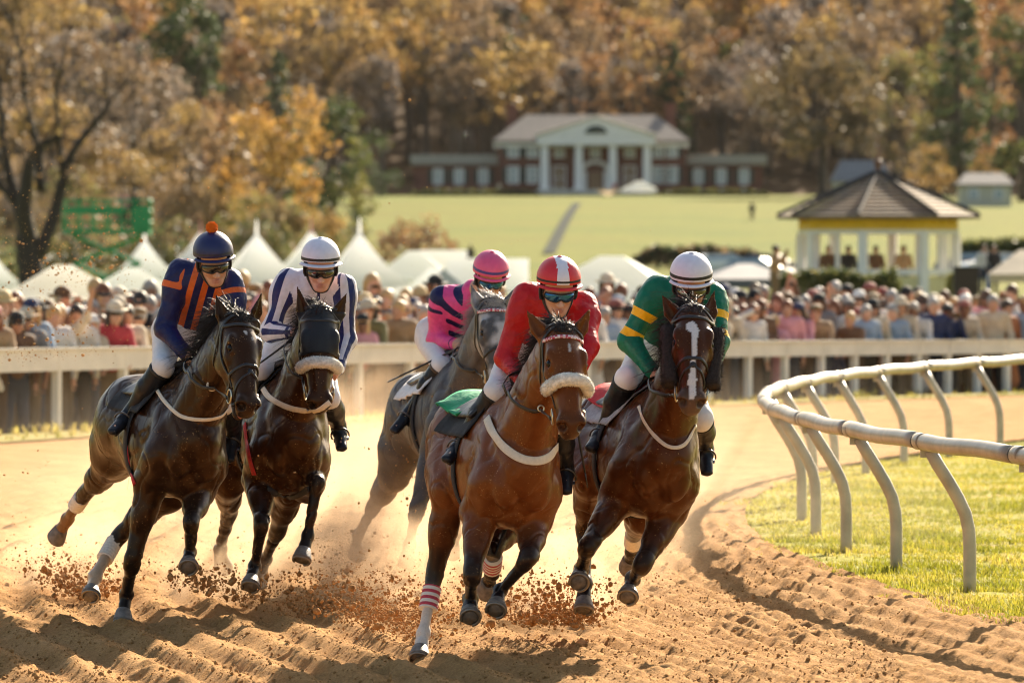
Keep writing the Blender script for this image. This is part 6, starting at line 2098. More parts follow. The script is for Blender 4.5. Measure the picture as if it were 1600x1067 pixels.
        s.seg(H(.100, -.02, -.1538), H(.100, .02, -.1538), j.u, .008, .0016, .008, .0016, .002, "hole", sub=True)

def wrinkle(v, s, amp, sc, seed, stretch=None):
    g = s.grad(v)
    X = v * sc
    if stretch is not None:
        X = X - (v @ stretch)[:, None] * stretch * sc * .75
    return v + g * ((fbm(X, seed, 3) - .5) * 2 * amp)[:, None]

def build_jockey(j):
    sp, h = j.sp, j.h
    root = thing("person", sp["label"], "person", h.loc(0, 0, .5), "jockeys riding in the race")
    s = Sdf()
    j.torso(s, 0)
    for q in "rl":
        j.arm(s, q, 0); j.hand(s, q)
        s.cone(j.hip[q], j.kn[q], .088, .058, .06, "leg")
        s.cone(j.kn[q], j.an[q], .056, .038, .03, "leg")
        s.cone(j.an[q], j.to[q], .036, .026, .03, "leg")
    s.ell(j.pel, np.array([j.ax, j.lat, j.bk]), (.13, .165, .125), .06, "leg")
    j.head(s)
    v, f = s.mesh(.0052)
    col = s.colors(v, {"torso": (.5, .27, .18), "armr": (.5, .27, .18), "arml": (.5, .27, .18), "leg": (.5, .27, .18), "skin": sp.get("skin", (.55, .30, .205)), "lip": (.46, .20, .15)}, .004)
    col = col * (.9 + .2 * fbm(v * 22, 8)[:, None])
    to_mesh("body", v, f, M_SKINV, root, True, None, {"Col": col})
    # silks
    s = Sdf()
    j.torso(s, .020)
    for q in "rl": j.arm(s, q, .015, 1.0)
    s.cone(j.neck - V(0, 0, .05), j.neck + (j.H(-.02, 0, -.1) - j.neck) * .25, .085, .068, .04, "torso")
    v, f = s.mesh(.0062)
    v0 = v
    v = wrinkle(v, s, .011, 12, 5 + len(sp["key"]), nrm(j.ax + .3 * j.lat))
    aw = s.region(v, ("armr", "arml"), .006)
    tu = (v - j.pel) @ j.lat; tv = (v - j.pel) @ j.ax
    tl = np.linalg.norm(j.mid - j.pel)
    isl = np.zeros(len(v)); ang = np.zeros(len(v))
    best = np.full(len(v), 9.0)
    for q in "rl":
        a, b, c = j.sh[q], j.el[q], j.ha[q]
        for k, (p0, p1) in enumerate(((a, b), (b, c))):
            d = p1 - p0; L = np.linalg.norm(d)
            t = np.clip((v - p0) @ d / L ** 2, 0, 1)
            o = v - p0 - t[:, None] * d
            dd = np.linalg.norm(o, axis=1)
            e1 = nrm(np.cross(d, j.lat + V(.01, 0, 0))); e2 = np.cross(nrm(d), e1)
            m = dd < best
            isl[m] = (k + t)[m]; ang[m] = np.arctan2(o @ e1, o @ e2)[m]; best[m] = dd[m]
    fr = -((v - j.mid) @ j.bk)                    # front side positive
    pt = sp["pattern"]
    th = sp.get("th", 0)
    if pt == "stripes":
        ft = np.cos(2 * math.pi * (tu - .015 - .08 * (tv / tl - .5)) / .078) - .1
        ft = np.where(tv > tl * 1.25, -1, ft)
        fa = (.055 - np.abs(isl - .24)) * 10
        fl_ = ft * (1 - aw) + fa * aw
    elif pt == "sleeve":
        fa = np.cos(ang * 5 + .5)
        fa = np.where(np.abs(isl - 1.92) < .06, 1, fa)
        ft = np.maximum(.014 - np.abs(np.abs(tu) - .145), .0) * 40 - .2
        fl_ = np.where(aw > .5, fa, ft)
    elif pt == "hoops":
        ft = np.cos(2 * math.pi * (tv + .15 * np.abs(tu)) / .105) - .05
        ft = np.minimum(ft, (.155 - np.abs(np.abs(tu) - .0)) * 12)
        fa = np.where(isl < .35, np.cos(2 * math.pi * isl / .23) - .2, -1)
        fa = np.where(np.abs(isl - 1.93) < .02, 1, fa)
        fl_ = ft * (1 - aw) + fa * aw
    elif pt == "ring":
        c0 = j.mid - j.ax * .13
        dx = (v - c0) @ j.lat; dy = (v - c0) @ j.ax
        rr = np.sqrt((dx / 1.1) ** 2 + dy ** 2)
        ft = np.where(fr > 0, .011 - np.abs(rr - .105), -1)
        fl_ = np.where(aw > .6, -1, ft)
    else:
        fa = np.maximum(.075 - np.abs(isl - .50), .075 - np.abs(isl - .88)) * 8
        fl_ = np.where(aw > .5, fa, -1)
    m_ = mat("silks_" + sp["key"], sp["cA"], .42, .10, 30, .6, 16, col2=sp["cB"], thr="pat", bdist=.022, spec=.25)
    to_mesh("jacket", v, f, m_, root, True, None, {"pat": fl_})
    # breeches
    s = Sdf()
    s.ell(j.pel, np.array([j.ax, j.lat, j.bk]), (.14, .178, .138), .06, "leg")
    s.seg(j.pel, j.pel + (j.mid - j.pel) * .26, j.bk, .15, .12, .148, .118, .05, "leg")
    for q in "rl":
        s.cone(j.hip[q], j.kn[q], .102, .066, .06, "leg")
        s.cone(j.kn[q], j.kn[q] + (j.an[q] - j.kn[q]) * .10, .066, .060, .03, "leg")
    v, f = s.mesh(.0075)
    v = wrinkle(v, s, .007, 11, 21)
    to_mesh("breeches", v, f, M_BREECH, root)
    # boots
    for q in "rl":
        s = Sdf()
        a, b, c = j.kn[q] + (j.an[q] - j.kn[q]) * .06, j.an[q], j.to[q]
        d = nrm(b - a); td = nrm(c - b)
        s.cone(a, a + d * .15, .070, .071, .02, "leg"); s.cone(a + d * .15, b - d * .05, .071, .046, .02, "leg")
        s.cone(b - d * .05, b, .045, .043, .02, "leg")
        s.cone(b - td * .035, b + td * .05, .043, .040, .03, "leg")
        s.seg(b + td * .04, c + td * .03, j.u, .042, .036, .036, .024, .03, "leg")
        v, f = s.mesh(.0065)
        v = wrinkle(v, s, .003, 24, 31)
        bo = to_mesh("boot", v, f, M_BOOT, root)
        dn = -np.cross(td, nrm(np.cross(td, d))); dn = dn if dn @ d > 0 else -dn
        hl = MB()
        hl.tube([b - td * .04 + dn * .033, b + td * .05 + dn * .036, c + td * .02 + dn * .024], 1, 8, flat=(.034, .007), normals=np.tile(dn, (3, 1)))
        hl.tube([b - td * .045 + dn * .045, b - td * .0 + dn * .045], 1, 8, flat=(.03, .012), normals=np.tile(dn, (2, 1)))
        hl.build("boot_sole", M_SOLE, bo)
        if sp.get("cuff", True):
            MB().tube([a - d * .005, a + d * .015], [.0735, .0735], 20).build("boot_top", M_STRAP if not sp.get("browntop") else M_BROWNL, bo)
        # stirrup iron and leather belong to the saddle
        mid = b + td * .075
        lat = nrm(np.cross(td, dn))
        an = np.linspace(-2.3, 2.3, 16)
        pts = [mid + dn * .035 + lat * .048, mid + dn * .035 - lat * .048]
        arch = [mid + lat * (.056 * math.sin(t)) - dn * (.062 * math.cos(t) - .0) for t in np.linspace(-1.9, 1.9, 18)]
        st = MB().tube(arch, .0055, 8)
        st.tube(pts, 1, 8, flat=(.018, .005), normals=np.tile(dn, (2, 1)))
        so = st.build("stirrup", M_IRON, h.saddle)
        sdq = -1 if q == "r" else 1
        top = h.loc(.16, sdq * .24, .26)
        tp, gg = h.s.project(np.array([top, top]), .05)
        MB().tube(np.array([tp[0], tp[0] + (mid - dn * .062 - tp[0]) * .5, mid - dn * .062]), 1, 8, flat=(.013, .003), normals=np.tile(h.L, (3, 1))).build("stirrup_leather", M_LEATHER, so)
    if sp.get("gloves"):
        for q in sp["gloves"]:
            s = Sdf(); j.hand(s, q, .0035)
            v, f = s.mesh(.005)
            to_mesh("glove", v, f, M_CLOTHK, root)
    # helmet with its cover
    hm = sp["hm"]
    nu, nv = 64, 30
    rr = V(.145, .121, .124)
    vs, fs, fm = [], [], []
    tilt = R(hm.get("tilt", 8))
    ths = np.linspace(0, R(98), nv + 1)
    phs = np.linspace(0, 2 * math.pi, nu, endpoint=False)
    fx = j.f * math.cos(tilt) + j.u * math.sin(tilt); ux = j.u * math.cos(tilt) - j.f * math.sin(tilt)
    for t in ths:
        for p in phs:
            low = 1.0 - .06 * max(0, math.cos(p)) * (t / ths[-1]) ** 3
            x, y, z = math.sin(t) * math.cos(p) * rr[0], math.sin(t) * math.sin(p) * rr[1], math.cos(t * low) * rr[2]
            b = 1 + .004 * math.cos(p * 6) * math.sin(t) + .006 * (vnoise(np.array([[x * 25, y * 25, z * 25]]), 3)[0] - .5)
            vs.append(j.hc + (fx * x + j.l * y + ux * z) * b)
    for i in range(nv):
        for k in range(nu):
            l = (k + 1) % nu
            fs.append((i * nu + k, (i + 1) * nu + k, (i + 1) * nu + l, i * nu + l))
            pm = phs[k] + math.pi / nu
            tm = (ths[i] + ths[i + 1]) / 2
            mi = 0
            if R(hm.get("b0", 84)) < tm < R(hm.get("b1", 93)): mi = 1
            if hm.get("stripe") and abs(math.sin(tm) * math.sin(pm)) < hm["stripe"] and mi == 0: mi = 2
            if hm.get("low") and tm >= R(hm.get("b1", 93)): mi = 3
            fm.append(mi)
    mats_ = [hm["m"], hm.get("band", M_STRAP), hm.get("m2", hm["m"]), hm.get("low", hm["m"])]
    vs = np.array(vs)
    me = to_mesh("helmet", vs, np.array(fs), mats_, root, True, fm)
    so_ = me.modifiers.new("thick", 'SOLIDIFY'); so_.thickness = .012; so_.offset = -1
    pk = []
    for r_ in (0, .35, .7, 1):
        pk.append([j.hc + fx * (math.cos(p) * (rr[0] + r_ * hm.get("peak", .018)) - .002) + j.l * (math.sin(p) * (rr[1] + .002 + r_ * hm.get("peak", .018) * .6)) + ux * (-.018 - .010 * r_) for p in np.linspace(-1.25, 1.25, 24)])
    pk = np.array(pk)
    shell("peak", pk, .005, np.tile(j.u, (*pk.shape[:2], 1)), hm.get("pm", hm["m"]), me)
    MB().ball(j.H(0, 0, 0) + ux * .122, (.016, .016, .007), 12, 6).build("button", hm.get("pm", hm["m"]), me)
    if hm.get("pom"):
        c0 = j.hc + ux * .148
        pm_ = MB().ball(c0, .031, 16, 12)
        po = pm_.build("pompom", hm["pom"], me)
        d = rng.normal(0, 1, (1400, 3)); d /= np.linalg.norm(d, axis=1, keepdims=True)
        hv, hf = hair_strands(c0 + d * .028, d, .009, .0018, .1, .4, 41, 2)
        to_mesh("pompom_pile", hv, hf, hm["pom"], po)
    # goggles
    def gog(y0, z, wrap=1.2):
        return None
    us = np.linspace(-1.18, 1.18, 34); vsn = np.linspace(-1, 1, 12)
    G = []
    for vv in vsn:
        row = []
        for u_ in us:
            nose = math.exp(-(u_ / .20) ** 2)
            hh = .024 * (1 - .35 * abs(u_ / 1.18) ** 2)
            if vv < 0: hh *= (1 - .62 * nose)
            z = -.074 + vv * hh
            bul = .006 * (1 - vv * vv) * (1 - nose * .3)
            row.append(j.H(.022 + (.090 + bul) * math.cos(u_), (.084 + bul) * math.sin(u_), z))
        G.append(row)
    G = np.array(G)
    nn = np.gradient(G, axis=1); nv_ = np.cross(nn, np.gradient(G, axis=0)); nv_ /= np.maximum(np.linalg.norm(nv_, axis=2, keepdims=True), 1e-9)
    if (nv_[6, 17] @ j.f) < 0: nv_ = -nv_
    go = shell("goggles", G[::-1], .005, nv_[::-1], sp.get("lens", M_LENS), root)
    rim = np.concatenate([G[0], G[1:-1, -1], G[-1][::-1], G[1:-1, 0][::-1]])
    MB().tube(rim, .0045, 6, closed=True).build("goggle_frame", M_STRAP, go)
    # harness: temple straps, chin strap
    hs = MB()
    sk = Sdf(); j.head(sk)
    for sd in (-1, 1):
        pl = catmull(np.array([j.H(.03, sd * .10, -.03), j.H(.02, sd * .10, -.09), j.H(.035, sd * .085, -.14), j.H(.055, sd * .045, -.185), j.H(.06, 0, -.205)]), 6)
        X, g = sk.project(pl, .004)
        hs.tube(X, 1, 8, flat=(.011, .003), normals=g)
        pl = catmull(np.array([j.H(-.045, sd * .10, -.02), j.H(-.015, sd * .11, -.06), j.H(-.01, sd * .11, -.10), j.H(.0, sd * .1, -.125)]), 6)
        X, g = sk.project(pl, .008)
        hs.tube(X, 1, 8, flat=(.036, .008), normals=g)
    hs.build("chin_strap", M_STRAP, me)
    j.root = root
    # reins: bit to hands
    rm = MB()
    for q, sd in (("r", 0), ("l", 1)):
        g0 = j.grip[q][0]; b0 = h.bit[sd]
        mid = (g0 + b0) / 2 + V(0, 0, -.03)
        pts = catmull(np.array([b0, mid, g0]), 12)
        bulge = np.maximum(0, .02 - h.s.at(pts))
        X, gg = pts.copy(), h.s.grad(pts)
        X = X + gg * bulge[:, None]
        rm.tube(X, 1, 8, flat=(.011, .0035), normals=gg)
    lp = catmull(np.array([j.grip["r"][0], (j.grip["r"][0] + j.grip["l"][0]) / 2 + V(0, -.02, -.05), j.grip["l"][0]]), 12)
    dlp = h.s.at(lp); gl = h.s.grad(lp)
    lp = lp + gl * np.maximum(0, .012 - dlp)[:, None]
    rm.tube(lp, 1, 8, flat=(.010, .003), normals=gl)
    ro = rm.build("reins", h.info.get("rein", M_LEATHER), h.root)
    if h.info.get("rein_ring"):
        c0 = (j.grip["r"][0] * .45 + h.bit[0] * .55) + V(0, -.012, -.025)
        an = np.linspace(0, 2 * math.pi, 28, endpoint=False)
        rz_ = h.info.get("ring_r", .028)
        MB().tube(c0 + np.outer(np.cos(an) * rz_, V(1, 0, 0)) + np.outer(np.sin(an) * rz_, V(0, .1, 1)), rz_ * .27, 8, closed=True).build("martingale_ring", h.info["rein_ring"], ro)

def whip(j, q, tip, label, L=.62, loop=False, depth=0.0):
    g, c = j.grip[q]
    T = P(*tip, g[1] + depth)
    d = T - g
    pts = np.array([g - nrm(d) * .10, g, g + d * .3, g + d * .7, T])
    root = thing("riding_whip", label, "whip", g, "whips carried by the jockeys")
    MB().tube(pts[:3], [.010, .010, .008], 8).build("handle", M_LEATHER, root)
    MB().tube(pts[2:], [.0075, .0065, .006], 8).build("shaft", M_STRAP, root)
    e = nrm(d)
    MB().tube([T, T + e * .05, T + e * .09], 1, 8, flat=(.014, .004), normals=np.tile(nrm(np.cross(e, V(0, 1, .2))), (3, 1))).build("flap", M_LEATHER, root)

def add_specks(m, col=(.42, .24, .10), thr=.735, scale=120):
    """dried sand flecked over a surface"""
    nt = m.node_tree; N, Lk = nt.nodes, nt.links
    b = N["Principled BSDF"]
    src = b.inputs["Base Color"].links[0].from_socket
    tc = N.new("ShaderNodeTexCoord")
    n1 = N.new("ShaderNodeTexNoise"); n1.inputs["Scale"].default_value = scale; n1.inputs["Detail"].default_value = 1
    n2 = N.new("ShaderNodeTexNoise"); n2.inputs["Scale"].default_value = 5; n2.inputs["Detail"].default_value = 2
    Lk.new(tc.outputs["Object"], n1.inputs["Vector"]); Lk.new(tc.outputs["Object"], n2.inputs["Vector"])
    ad = N.new("ShaderNodeMath"); ad.operation = 'MULTIPLY_ADD'; ad.inputs[1].default_value = .28
    Lk.new(n2.outputs["Fac"], ad.inputs[0]); Lk.new(n1.outputs["Fac"], ad.inputs[2])
    gt = N.new("ShaderNodeMapRange"); gt.inputs["From Min"].default_value = thr + .14; gt.inputs["From Max"].default_value = thr + .17
    Lk.new(ad.outputs[0], gt.inputs["Value"])
    mx = N.new("ShaderNodeMix"); mx.data_type = 'RGBA'; mx.inputs["B"].default_value = (*col, 1)
    Lk.new(src, mx.inputs["A"]); Lk.new(gt.outputs[0], mx.inputs["Factor"]); Lk.new(mx.outputs["Result"], b.inputs["Base Color"])
    return m
def coat_mat(name, rough=.36):
    m = mat(name, (.1, .05, .02), rough, .10, 120, .12, 260, attr="Col", spec=.42, coat=.0, bdist=.002)
    m.node_tree.nodes["Principled BSDF"].inputs["Specular Tint"].default_value = (.72, .47, .30, 1) if "grey" not in name else (.6, .58, .56, 1)
    return add_specks(m)
M_COAT = {"dark": coat_mat("dark_coat", .30), "bay": coat_mat("bay_coat", .32), "grey": coat_mat("grey_coat", .5)}
M_SKINV = mat("skin_tone", (.5, .27, .18), .48, .06, 40, .06, 200, attr="Col", bdist=.002)

BLK = (.010, .009, .010)
bandred = mat("red_striped_bandage", (.70, .64, .58), .85, .1, 60, .3, 200)
def stripe_band(name, cA, cB, freq):
    m = mat(name, cA, .85, .1, 60, .3, 200)
    nt = m.node_tree
    return m

INFO = {
    "h1": dict(label="dark brown horse with two small white spots on its forehead and tongue showing", coat="dark",
               cols={"body": (.026, .0098, .0042), "head": (.026, .0098, .0043), "muzzle": (.022, .012, .008), "knee": (.012, .007, .005), "low": BLK},
               marks=[(.115, -.012, .016, .010, .9), (.15, .028, .014, .010, .5)], tongue=True, nose="cross", mane=(.012, .009, .008), mside=-1, mlen=.15,
               breast=[(243, 606), (258, 628), (283, 650), (318, 656), (345, 651), (356, 640)], bw=(.012, .004),
               straps=[("girth_strap", [(196, 680), (199, 710), (204, 738), (210, 757)], .016, M_RED)],
               bands={"hr": (.18, .50, M_BAND), "hl": (.12, .55, M_BAND)}, sock={"hr": (.20, .105, .05), "hl": (.50, .36, .24)}, rein_ring=M_WEB,
               saddle=dict(label="black racing saddle under the jockey in navy and orange", cloth=M_CLOTHK)),
    "h2": dict(label="dark bay horse wearing a black hood and a white fleece noseband", coat="dark",
               cols={"body": (.036, .0120, .0044), "head": (.032, .0110, .0042), "muzzle": (.025, .013, .008), "knee": (.014, .010, .009), "low": BLK},
               nose="fleece", hood=True, mane=(.015, .010, .008), mside=-1, mlen=.10,
               breast=[(408, 602), (420, 620), (446, 635), (470, 641), (495, 642), (516, 628)], bw=(.018, .004),
               straps=[("girth_strap", [(382, 662), (385, 690), (390, 718), (397, 742)], .020, M_RED),
                       ("girth", [(418, 762), (440, 776), (462, 776), (482, 764)], .02, M_CLOTHK)],
               saddle=dict(label="black racing saddle with yellow corner on the hooded horse", cloth=M_CLOTHK, cloth2=M_YEL, flare2=.01)),
    "h3": dict(label="dappled grey horse with pale mane, half hidden behind the red silks", coat="grey", dapple=True,
               cols={"body": (.065, .056, .054), "head": (.28, .27, .27), "muzzle": (.12, .10, .10), "knee": (.05, .045, .045), "low": (.04, .034, .032)},
               nose="plain", mane=(.34, .32, .31), mside=-1, mlen=.10, browband=M_RED,
               saddle=dict(label="racing saddle with white cloth on the grey horse", cloth=M_WCLOTH, girth=M_CLOTHK, flare=.03)),
    "h4": dict(label="bright bay horse leading, white fleece noseband and red striped hind bandages", coat="bay",
               cols={"body": (.140, .0385, .0090), "head": (.115, .033, .008), "muzzle": (.045, .02, .012), "knee": (.020, .012, .010), "low": BLK},
               marks=[(.13, .005, .030, .008, .8)], nose="fleece", mane=(.018, .012, .010), mside=-1, mlen=.10, browband=None,
               breast=[(760, 652), (768, 672), (786, 697), (812, 715), (838, 720), (858, 714), (872, 698)], bw=(.024, .004),
               bands={"hr": (.24, .60, None), "hl": (.30, .75, None)}, sock={"hr": (.58, .52, .46)}, rein_ring=M_METAL, ring_r=.016, fl=.06,
               saddle=dict(label="racing saddle with loose green cloth on the leading bay", cloth=M_CLOTHK, cloth2=M_GCLOTH, flare2=.06, c2x=-.36, c2e=.0, c2a=.85)),
    "h5": dict(label="bay horse with a white blaze and dark fleece cheekpieces", coat="bay",
               cols={"body": (.062, .0175, .005), "head": (.052, .0150, .0046), "muzzle": (.10, .07, .055), "knee": (.018, .011, .009), "low": BLK},
               blaze=[(.09, .004, -.012), (.11, .030, -.016), (.15, .032, -.004), (.19, .016, .004), (.30, .012, .004), (.40, .014, 0), (.45, .022, -.002), (.54, .018, .0), (.57, .012, 0)],
               nose="cross", cheeks=True, fl=.04, mane=(.016, .011, .010), mside=-1, mlen=.14,
               breast=[(998, 634), (1005, 656), (1022, 680), (1046, 698), (1070, 694), (1088, 664)], bw=(.011, .004),
               bands={"hl": (.15, .6, M_BAND)},
               saddle=dict(label="racing saddle with red and grey cloth on the blazed bay", cloth=mat("grey_cloth", (.35, .34, .36), .8, .2, 40, .3, 80), cloth2=M_RED, flare2=.015, c2a=.88)),
}
HM = lambda n, c, r=.45: mat(n, c, r, .05, 30, .12, 60)
NAVY, WHT = HM("navy_cover", (.011, .015, .085)), HM("white_cover", (.68, .67, .76))
PINK, REDC = HM("pink_cover", (.75, .09, .22)), HM("red_cover", (.60, .02, .03))
JOCK = {
    "h1": dict(key="j1", label="jockey in navy silks with orange stripes and an orange pompom on the cap", pattern="stripes", cA=(.011, .013, .078), cB=(.60, .115, .022),
               pel=(288, 520), shr=(280, 425), shl=(360, 440), elr=(258, 514, 1), har=(292, 554, -1), ell=(372, 515, -1), hal=(345, 560, -1),
               knr=(254, 574, -1), anr=(202, 648, 1), tor=(180, 670, -1), knl=(.26, .27, .24), anl=(365, 680, 1), tol=(358, 712, -1),
               helm=(333, 393), hyaw=14, hpitch=22, hroll=-6, hm=dict(m=NAVY, pom=mat("orange_pompom", (.80, .20, .01), .9), band=HM("dark_navy_band", (.008, .010, .04))), lens=M_LENS),
    "h2": dict(key="j2", label="jockey in white silks with navy striped sleeves and a white cap", pattern="sleeve", cA=(.60, .59, .66), cB=(.012, .018, .10),
               pel=(470, 530), shr=(448, 440), shl=(536, 447), elr=(424, 518, 1), har=(458, 519, -1), ell=(541, 530, -1), hal=(528, 575, -1),
               knr=(404, 578, -1), anr=(378, 640, 1), tor=(362, 664, -1), knl=(.26, .27, .24), anl=(530, 668, 1), tol=(533, 695, -1),
               skin=(.62, .34, .26), helm=(501, 402), hyaw=4, hpitch=20, hm=dict(m=WHT, peak=.03, b0=86, b1=96), lens=M_LENS),
    "h3": dict(key="j3", label="jockey in pink silks with navy bars and a pink cap", pattern="hoops", cA=(.72, .075, .27), cB=(.014, .012, .07),
               pel=(694, 528), shr=(690, 466), shl=(768, 470), elr=(681, 530, 1), har=(711, 538, -1), ell=(785, 540, -1), hal=(765, 560, -1),
               knr=(690, 572, -1), anr=(643, 642, 1), tor=(620, 668, -1), knl=(.26, .27, .24), anl=(775, 690, 1), tol=(770, 712, -1),
               helm=(767, 420), hyaw=12, hpitch=30, hroll=0, hm=dict(m=PINK, band=HM("navy_band", (.05, .04, .20)), b0=80, b1=88), lens=M_LENSB, browntop=True),
    "h4": dict(key="j4", label="jockey in plain red silks and a red cap with one white stripe", pattern="ring", cA=(.46, .010, .014), cB=(.62, .55, .55),
               pel=(836, 545), shr=(822, 464), shl=(912, 478), elr=(790, 560, 1), har=(816, 594, -1), ell=(918, 540, -1), hal=(900, 590, -1),
               knr=(776, 612, -1), anr=(722, 694, 1), tor=(702, 714, -1), knl=(.26, .27, .24), anl=(884, 735, 1), tol=(884, 762, -1),
               skin=(.60, .35, .26), helm=(873, 435), hyaw=10, hpitch=22, hm=dict(m=REDC, m2=WHT, stripe=.26, b0=84, b1=91), lens=M_LENSB, gloves="rl"),
    "h5": dict(key="j5", label="jockey in green silks with yellow armbands and a white cap", pattern="bands", cA=(.002, .135, .075), cB=(.80, .44, .005),
               pel=(1034, 556), shr=(1026, 452), shl=(1114, 462), elr=(983, 532, 1), har=(1020, 582, -1), ell=(1122, 535, -1), hal=(1107, 590, -1),
               knr=(979, 592, -1), anr=(944, 674, 1), tor=(926, 696, -1), knl=(.26, .27, .24), anl=(1102, 700, 1), tol=(1104, 732, -1),
               skin=(.50, .26, .18), helm=(1080, 428), hyaw=2, hpitch=26, hm=dict(m=WHT, b0=82, b1=90, low=WHT), lens=M_LENS, gloves="l"),
}
def striped_bandage(name, axis_a, axis_d, period, duty):
    m = bpy.data.materials.new(name); m.use_nodes = True
    nt = m.node_tree; N, Lk = nt.nodes, nt.links
    b = N["Principled BSDF"]; b.inputs["Roughness"].default_value = .85
    g = N.new("ShaderNodeTexCoord")
    sb = N.new("ShaderNodeVectorMath"); sb.operation = 'SUBTRACT'; sb.inputs[1].default_value = tuple(axis_a)
    dt = N.new("ShaderNodeVectorMath"); dt.operation = 'DOT_PRODUCT'; dt.inputs[1].default_value = tuple(axis_d)
    fr = N.new("ShaderNodeMath"); fr.operation = 'WRAP'; fr.inputs[1].default_value = period; fr.inputs[2].default_value = 0
    lt = N.new("ShaderNodeMath"); lt.operation = 'LESS_THAN'; lt.inputs[1].default_value = period * duty
    mx = N.new("ShaderNodeMix"); mx.data_type = 'RGBA'
    mx.inputs["A"].default_value = (.70, .64, .58, 1); mx.inputs["B"].default_value = (.45, .05, .08, 1)
    Lk.new(g.outputs["Object"], sb.inputs[0]); Lk.new(sb.outputs[0], dt.inputs[0]); Lk.new(dt.outputs["Value"], fr.inputs[0])
    Lk.new(fr.outputs[0], lt.inputs[0]); Lk.new(lt.outputs[0], mx.inputs["Factor"]); Lk.new(mx.outputs["Result"], b.inputs["Base Color"])
    return m

def braided(name):
    m = mat(name, (.62, .55, .52), .6)
    nt = m.node_tree; N, Lk = nt.nodes, nt.links
    ck = N.new("ShaderNodeTexChecker"); ck.inputs["Scale"].default_value = 70
    ck.inputs["Color1"].default_value = (.45, .02, .06, 1); ck.inputs["Color2"].default_value = (.70, .62, .60, 1)
    tc = N.new("ShaderNodeTexCoord"); Lk.new(tc.outputs["Object"], ck.inputs["Vector"])
    Lk.new(ck.outputs["Color"], N["Principled BSDF"].inputs["Base Color"])
    return m
INFO["h4"]["browband"] = braided("red_and_white_browband")
INFO["h3"]["browband"] = braided("red_and_blue_browband")

FIELD = []
for sp in HORSES:
    h = Horse(sp)
    inf = INFO[sp["key"]]; h.info = inf
    for key, b in list(inf.get("bands", {}).items()):
        if b[2] is None:
            g = h.legs[key]
            inf["bands"][key] = (b[0], b[1], striped_bandage("red_striped_bandage", g["K"], nrm(g["T"] - g["K"]), .038, .5))
    build_horse(h, inf)
    build_saddle(h, inf)
    j = Jockey(h, JOCK[sp["key"]])
    build_jockey(j)
    FIELD.append((h, j))
    print(sp["key"], "built %.1f" % (time.time() - T0))
    d = lambda a, b: np.linalg.norm(a - b)
    print("  torso %.2f shw %.2f" % (d(j.pel, j.mid), d(j.sh["r"], j.sh["l"])), {q: ["%.2f" % d(j.sh[q], j.el[q]), "%.2f" % d(j.el[q], j.ha[q]), "%.2f" % d(j.hip[q], j.kn[q]), "%.2f" % d(j.kn[q], j.an[q])] for q in "rl"}, "pel local", ((j.pel - h.C) @ h.F).round(2), ((j.pel - h.C) @ h.U).round(2), "kn", [((j.kn[q] - h.C) @ h.axes().T).round(2) for q in "rl"], "an", [((j.an[q] - h.C) @ h.axes().T).round(2) for q in "rl"], "ha", [((j.ha[q] - h.C) @ h.axes().T).round(2) for q in "rl"], "head", ((j.hc - h.C) @ h.axes().T).round(2))
J = {h.sp["key"]: j for h, j in FIELD}
whip(J["h1"], "r", (205, 655), "dark whip held low along the boot of the pompom jockey", depth=.25)
whip(J["h2"], "r", (408, 566), "braided whip held slanting down by the white capped jockey in navy stripes", depth=.1)
whip(J["h3"], "r", (624, 588), "long black whip sticking out from the pink jockey's hand", depth=.1)
whip(J["h4"], "l", (914, 738), "thin whip hanging beside the leading bay's chest from the red jockey's hand", depth=.25)
whip(J["h5"], "r", (938, 690), "black whip along the boot of the green and yellow jockey", depth=.3)

# ------------------------------------------------------------------ flying sand and dust
M_CLOD = mat("wet_sand_clod", (.42, .215, .08), .95, .4, 30, .5, 90, spec=.1)
M_GRAIN = mat("sand_grain", (.46, .26, .10), .9, .3, 30, spec=.15)
def clods(name, specs, m, seed, kind="stuff", mult=1.0):
    """irregular lumps of sand in the air; specs: (px, py, Y, spread x, up, depth, count, size, skew)"""
    r = np.random.default_rng(seed)
    oct_v = np.array([(1, 0, 0), (-1, 0, 0), (0, 1, 0), (0, -1, 0), (0, 0, 1), (0, 0, -1), (.6, .6, .6), (-.6, .6, .5), (.6, -.6, .5), (-.6, -.6, .6), (.55, .6, -.6), (-.6, .6, -.5), (.6, -.6, -.55), (-.55, -.6, -.6)])
    from mathutils.geometry import convex_hull_2d
    import bmesh
    bm = bmesh.new(); bmesh.ops.create_icosphere(bm, subdivisions=1, radius=1)
    bv = np.array([v.co[:] for v in bm.verts]); bf = np.array([[v.index for v in f.verts] for f in bm.faces]); bm.free()
    Vv, Ff, n0 = [], [], 0
    for (px, py, Y, sx, up, dp, n, size, skew) in specs:
        n = int(n * mult)
        b = P(px, py, Y)
        t = r.uniform(0, 1, n) ** 1.7
        pos = np.stack([b[0] + r.normal(0, 1, n) * sx * (.45 + .8 * t) + skew * t, Y + r.normal(0, dp, n), np.maximum(b[2], .03) + up * t + r.normal(0, .02, n)], 1)
        s = size * .38 * np.exp(r.normal(-.35, .75, n))
        s = np.minimum(s, size * 2.6) * (1 - .35 * t)
        d = bv[None] * (1 + r.uniform(-.32, .28, (n, len(bv), 1)))
        sc3 = r.uniform(.6, 1.3, (n, 1, 3))
        Vv.append((pos[:, None] + d * s[:, None, None] * sc3).reshape(-1, 3))
        Ff.append((bf[None] + (n0 + np.arange(n) * len(bv))[:, None, None]).reshape(-1, 3)); n0 += n * len(bv)
    return tag(to_mesh(name, np.concatenate(Vv), np.concatenate(Ff), m, None, True), kind=kind)
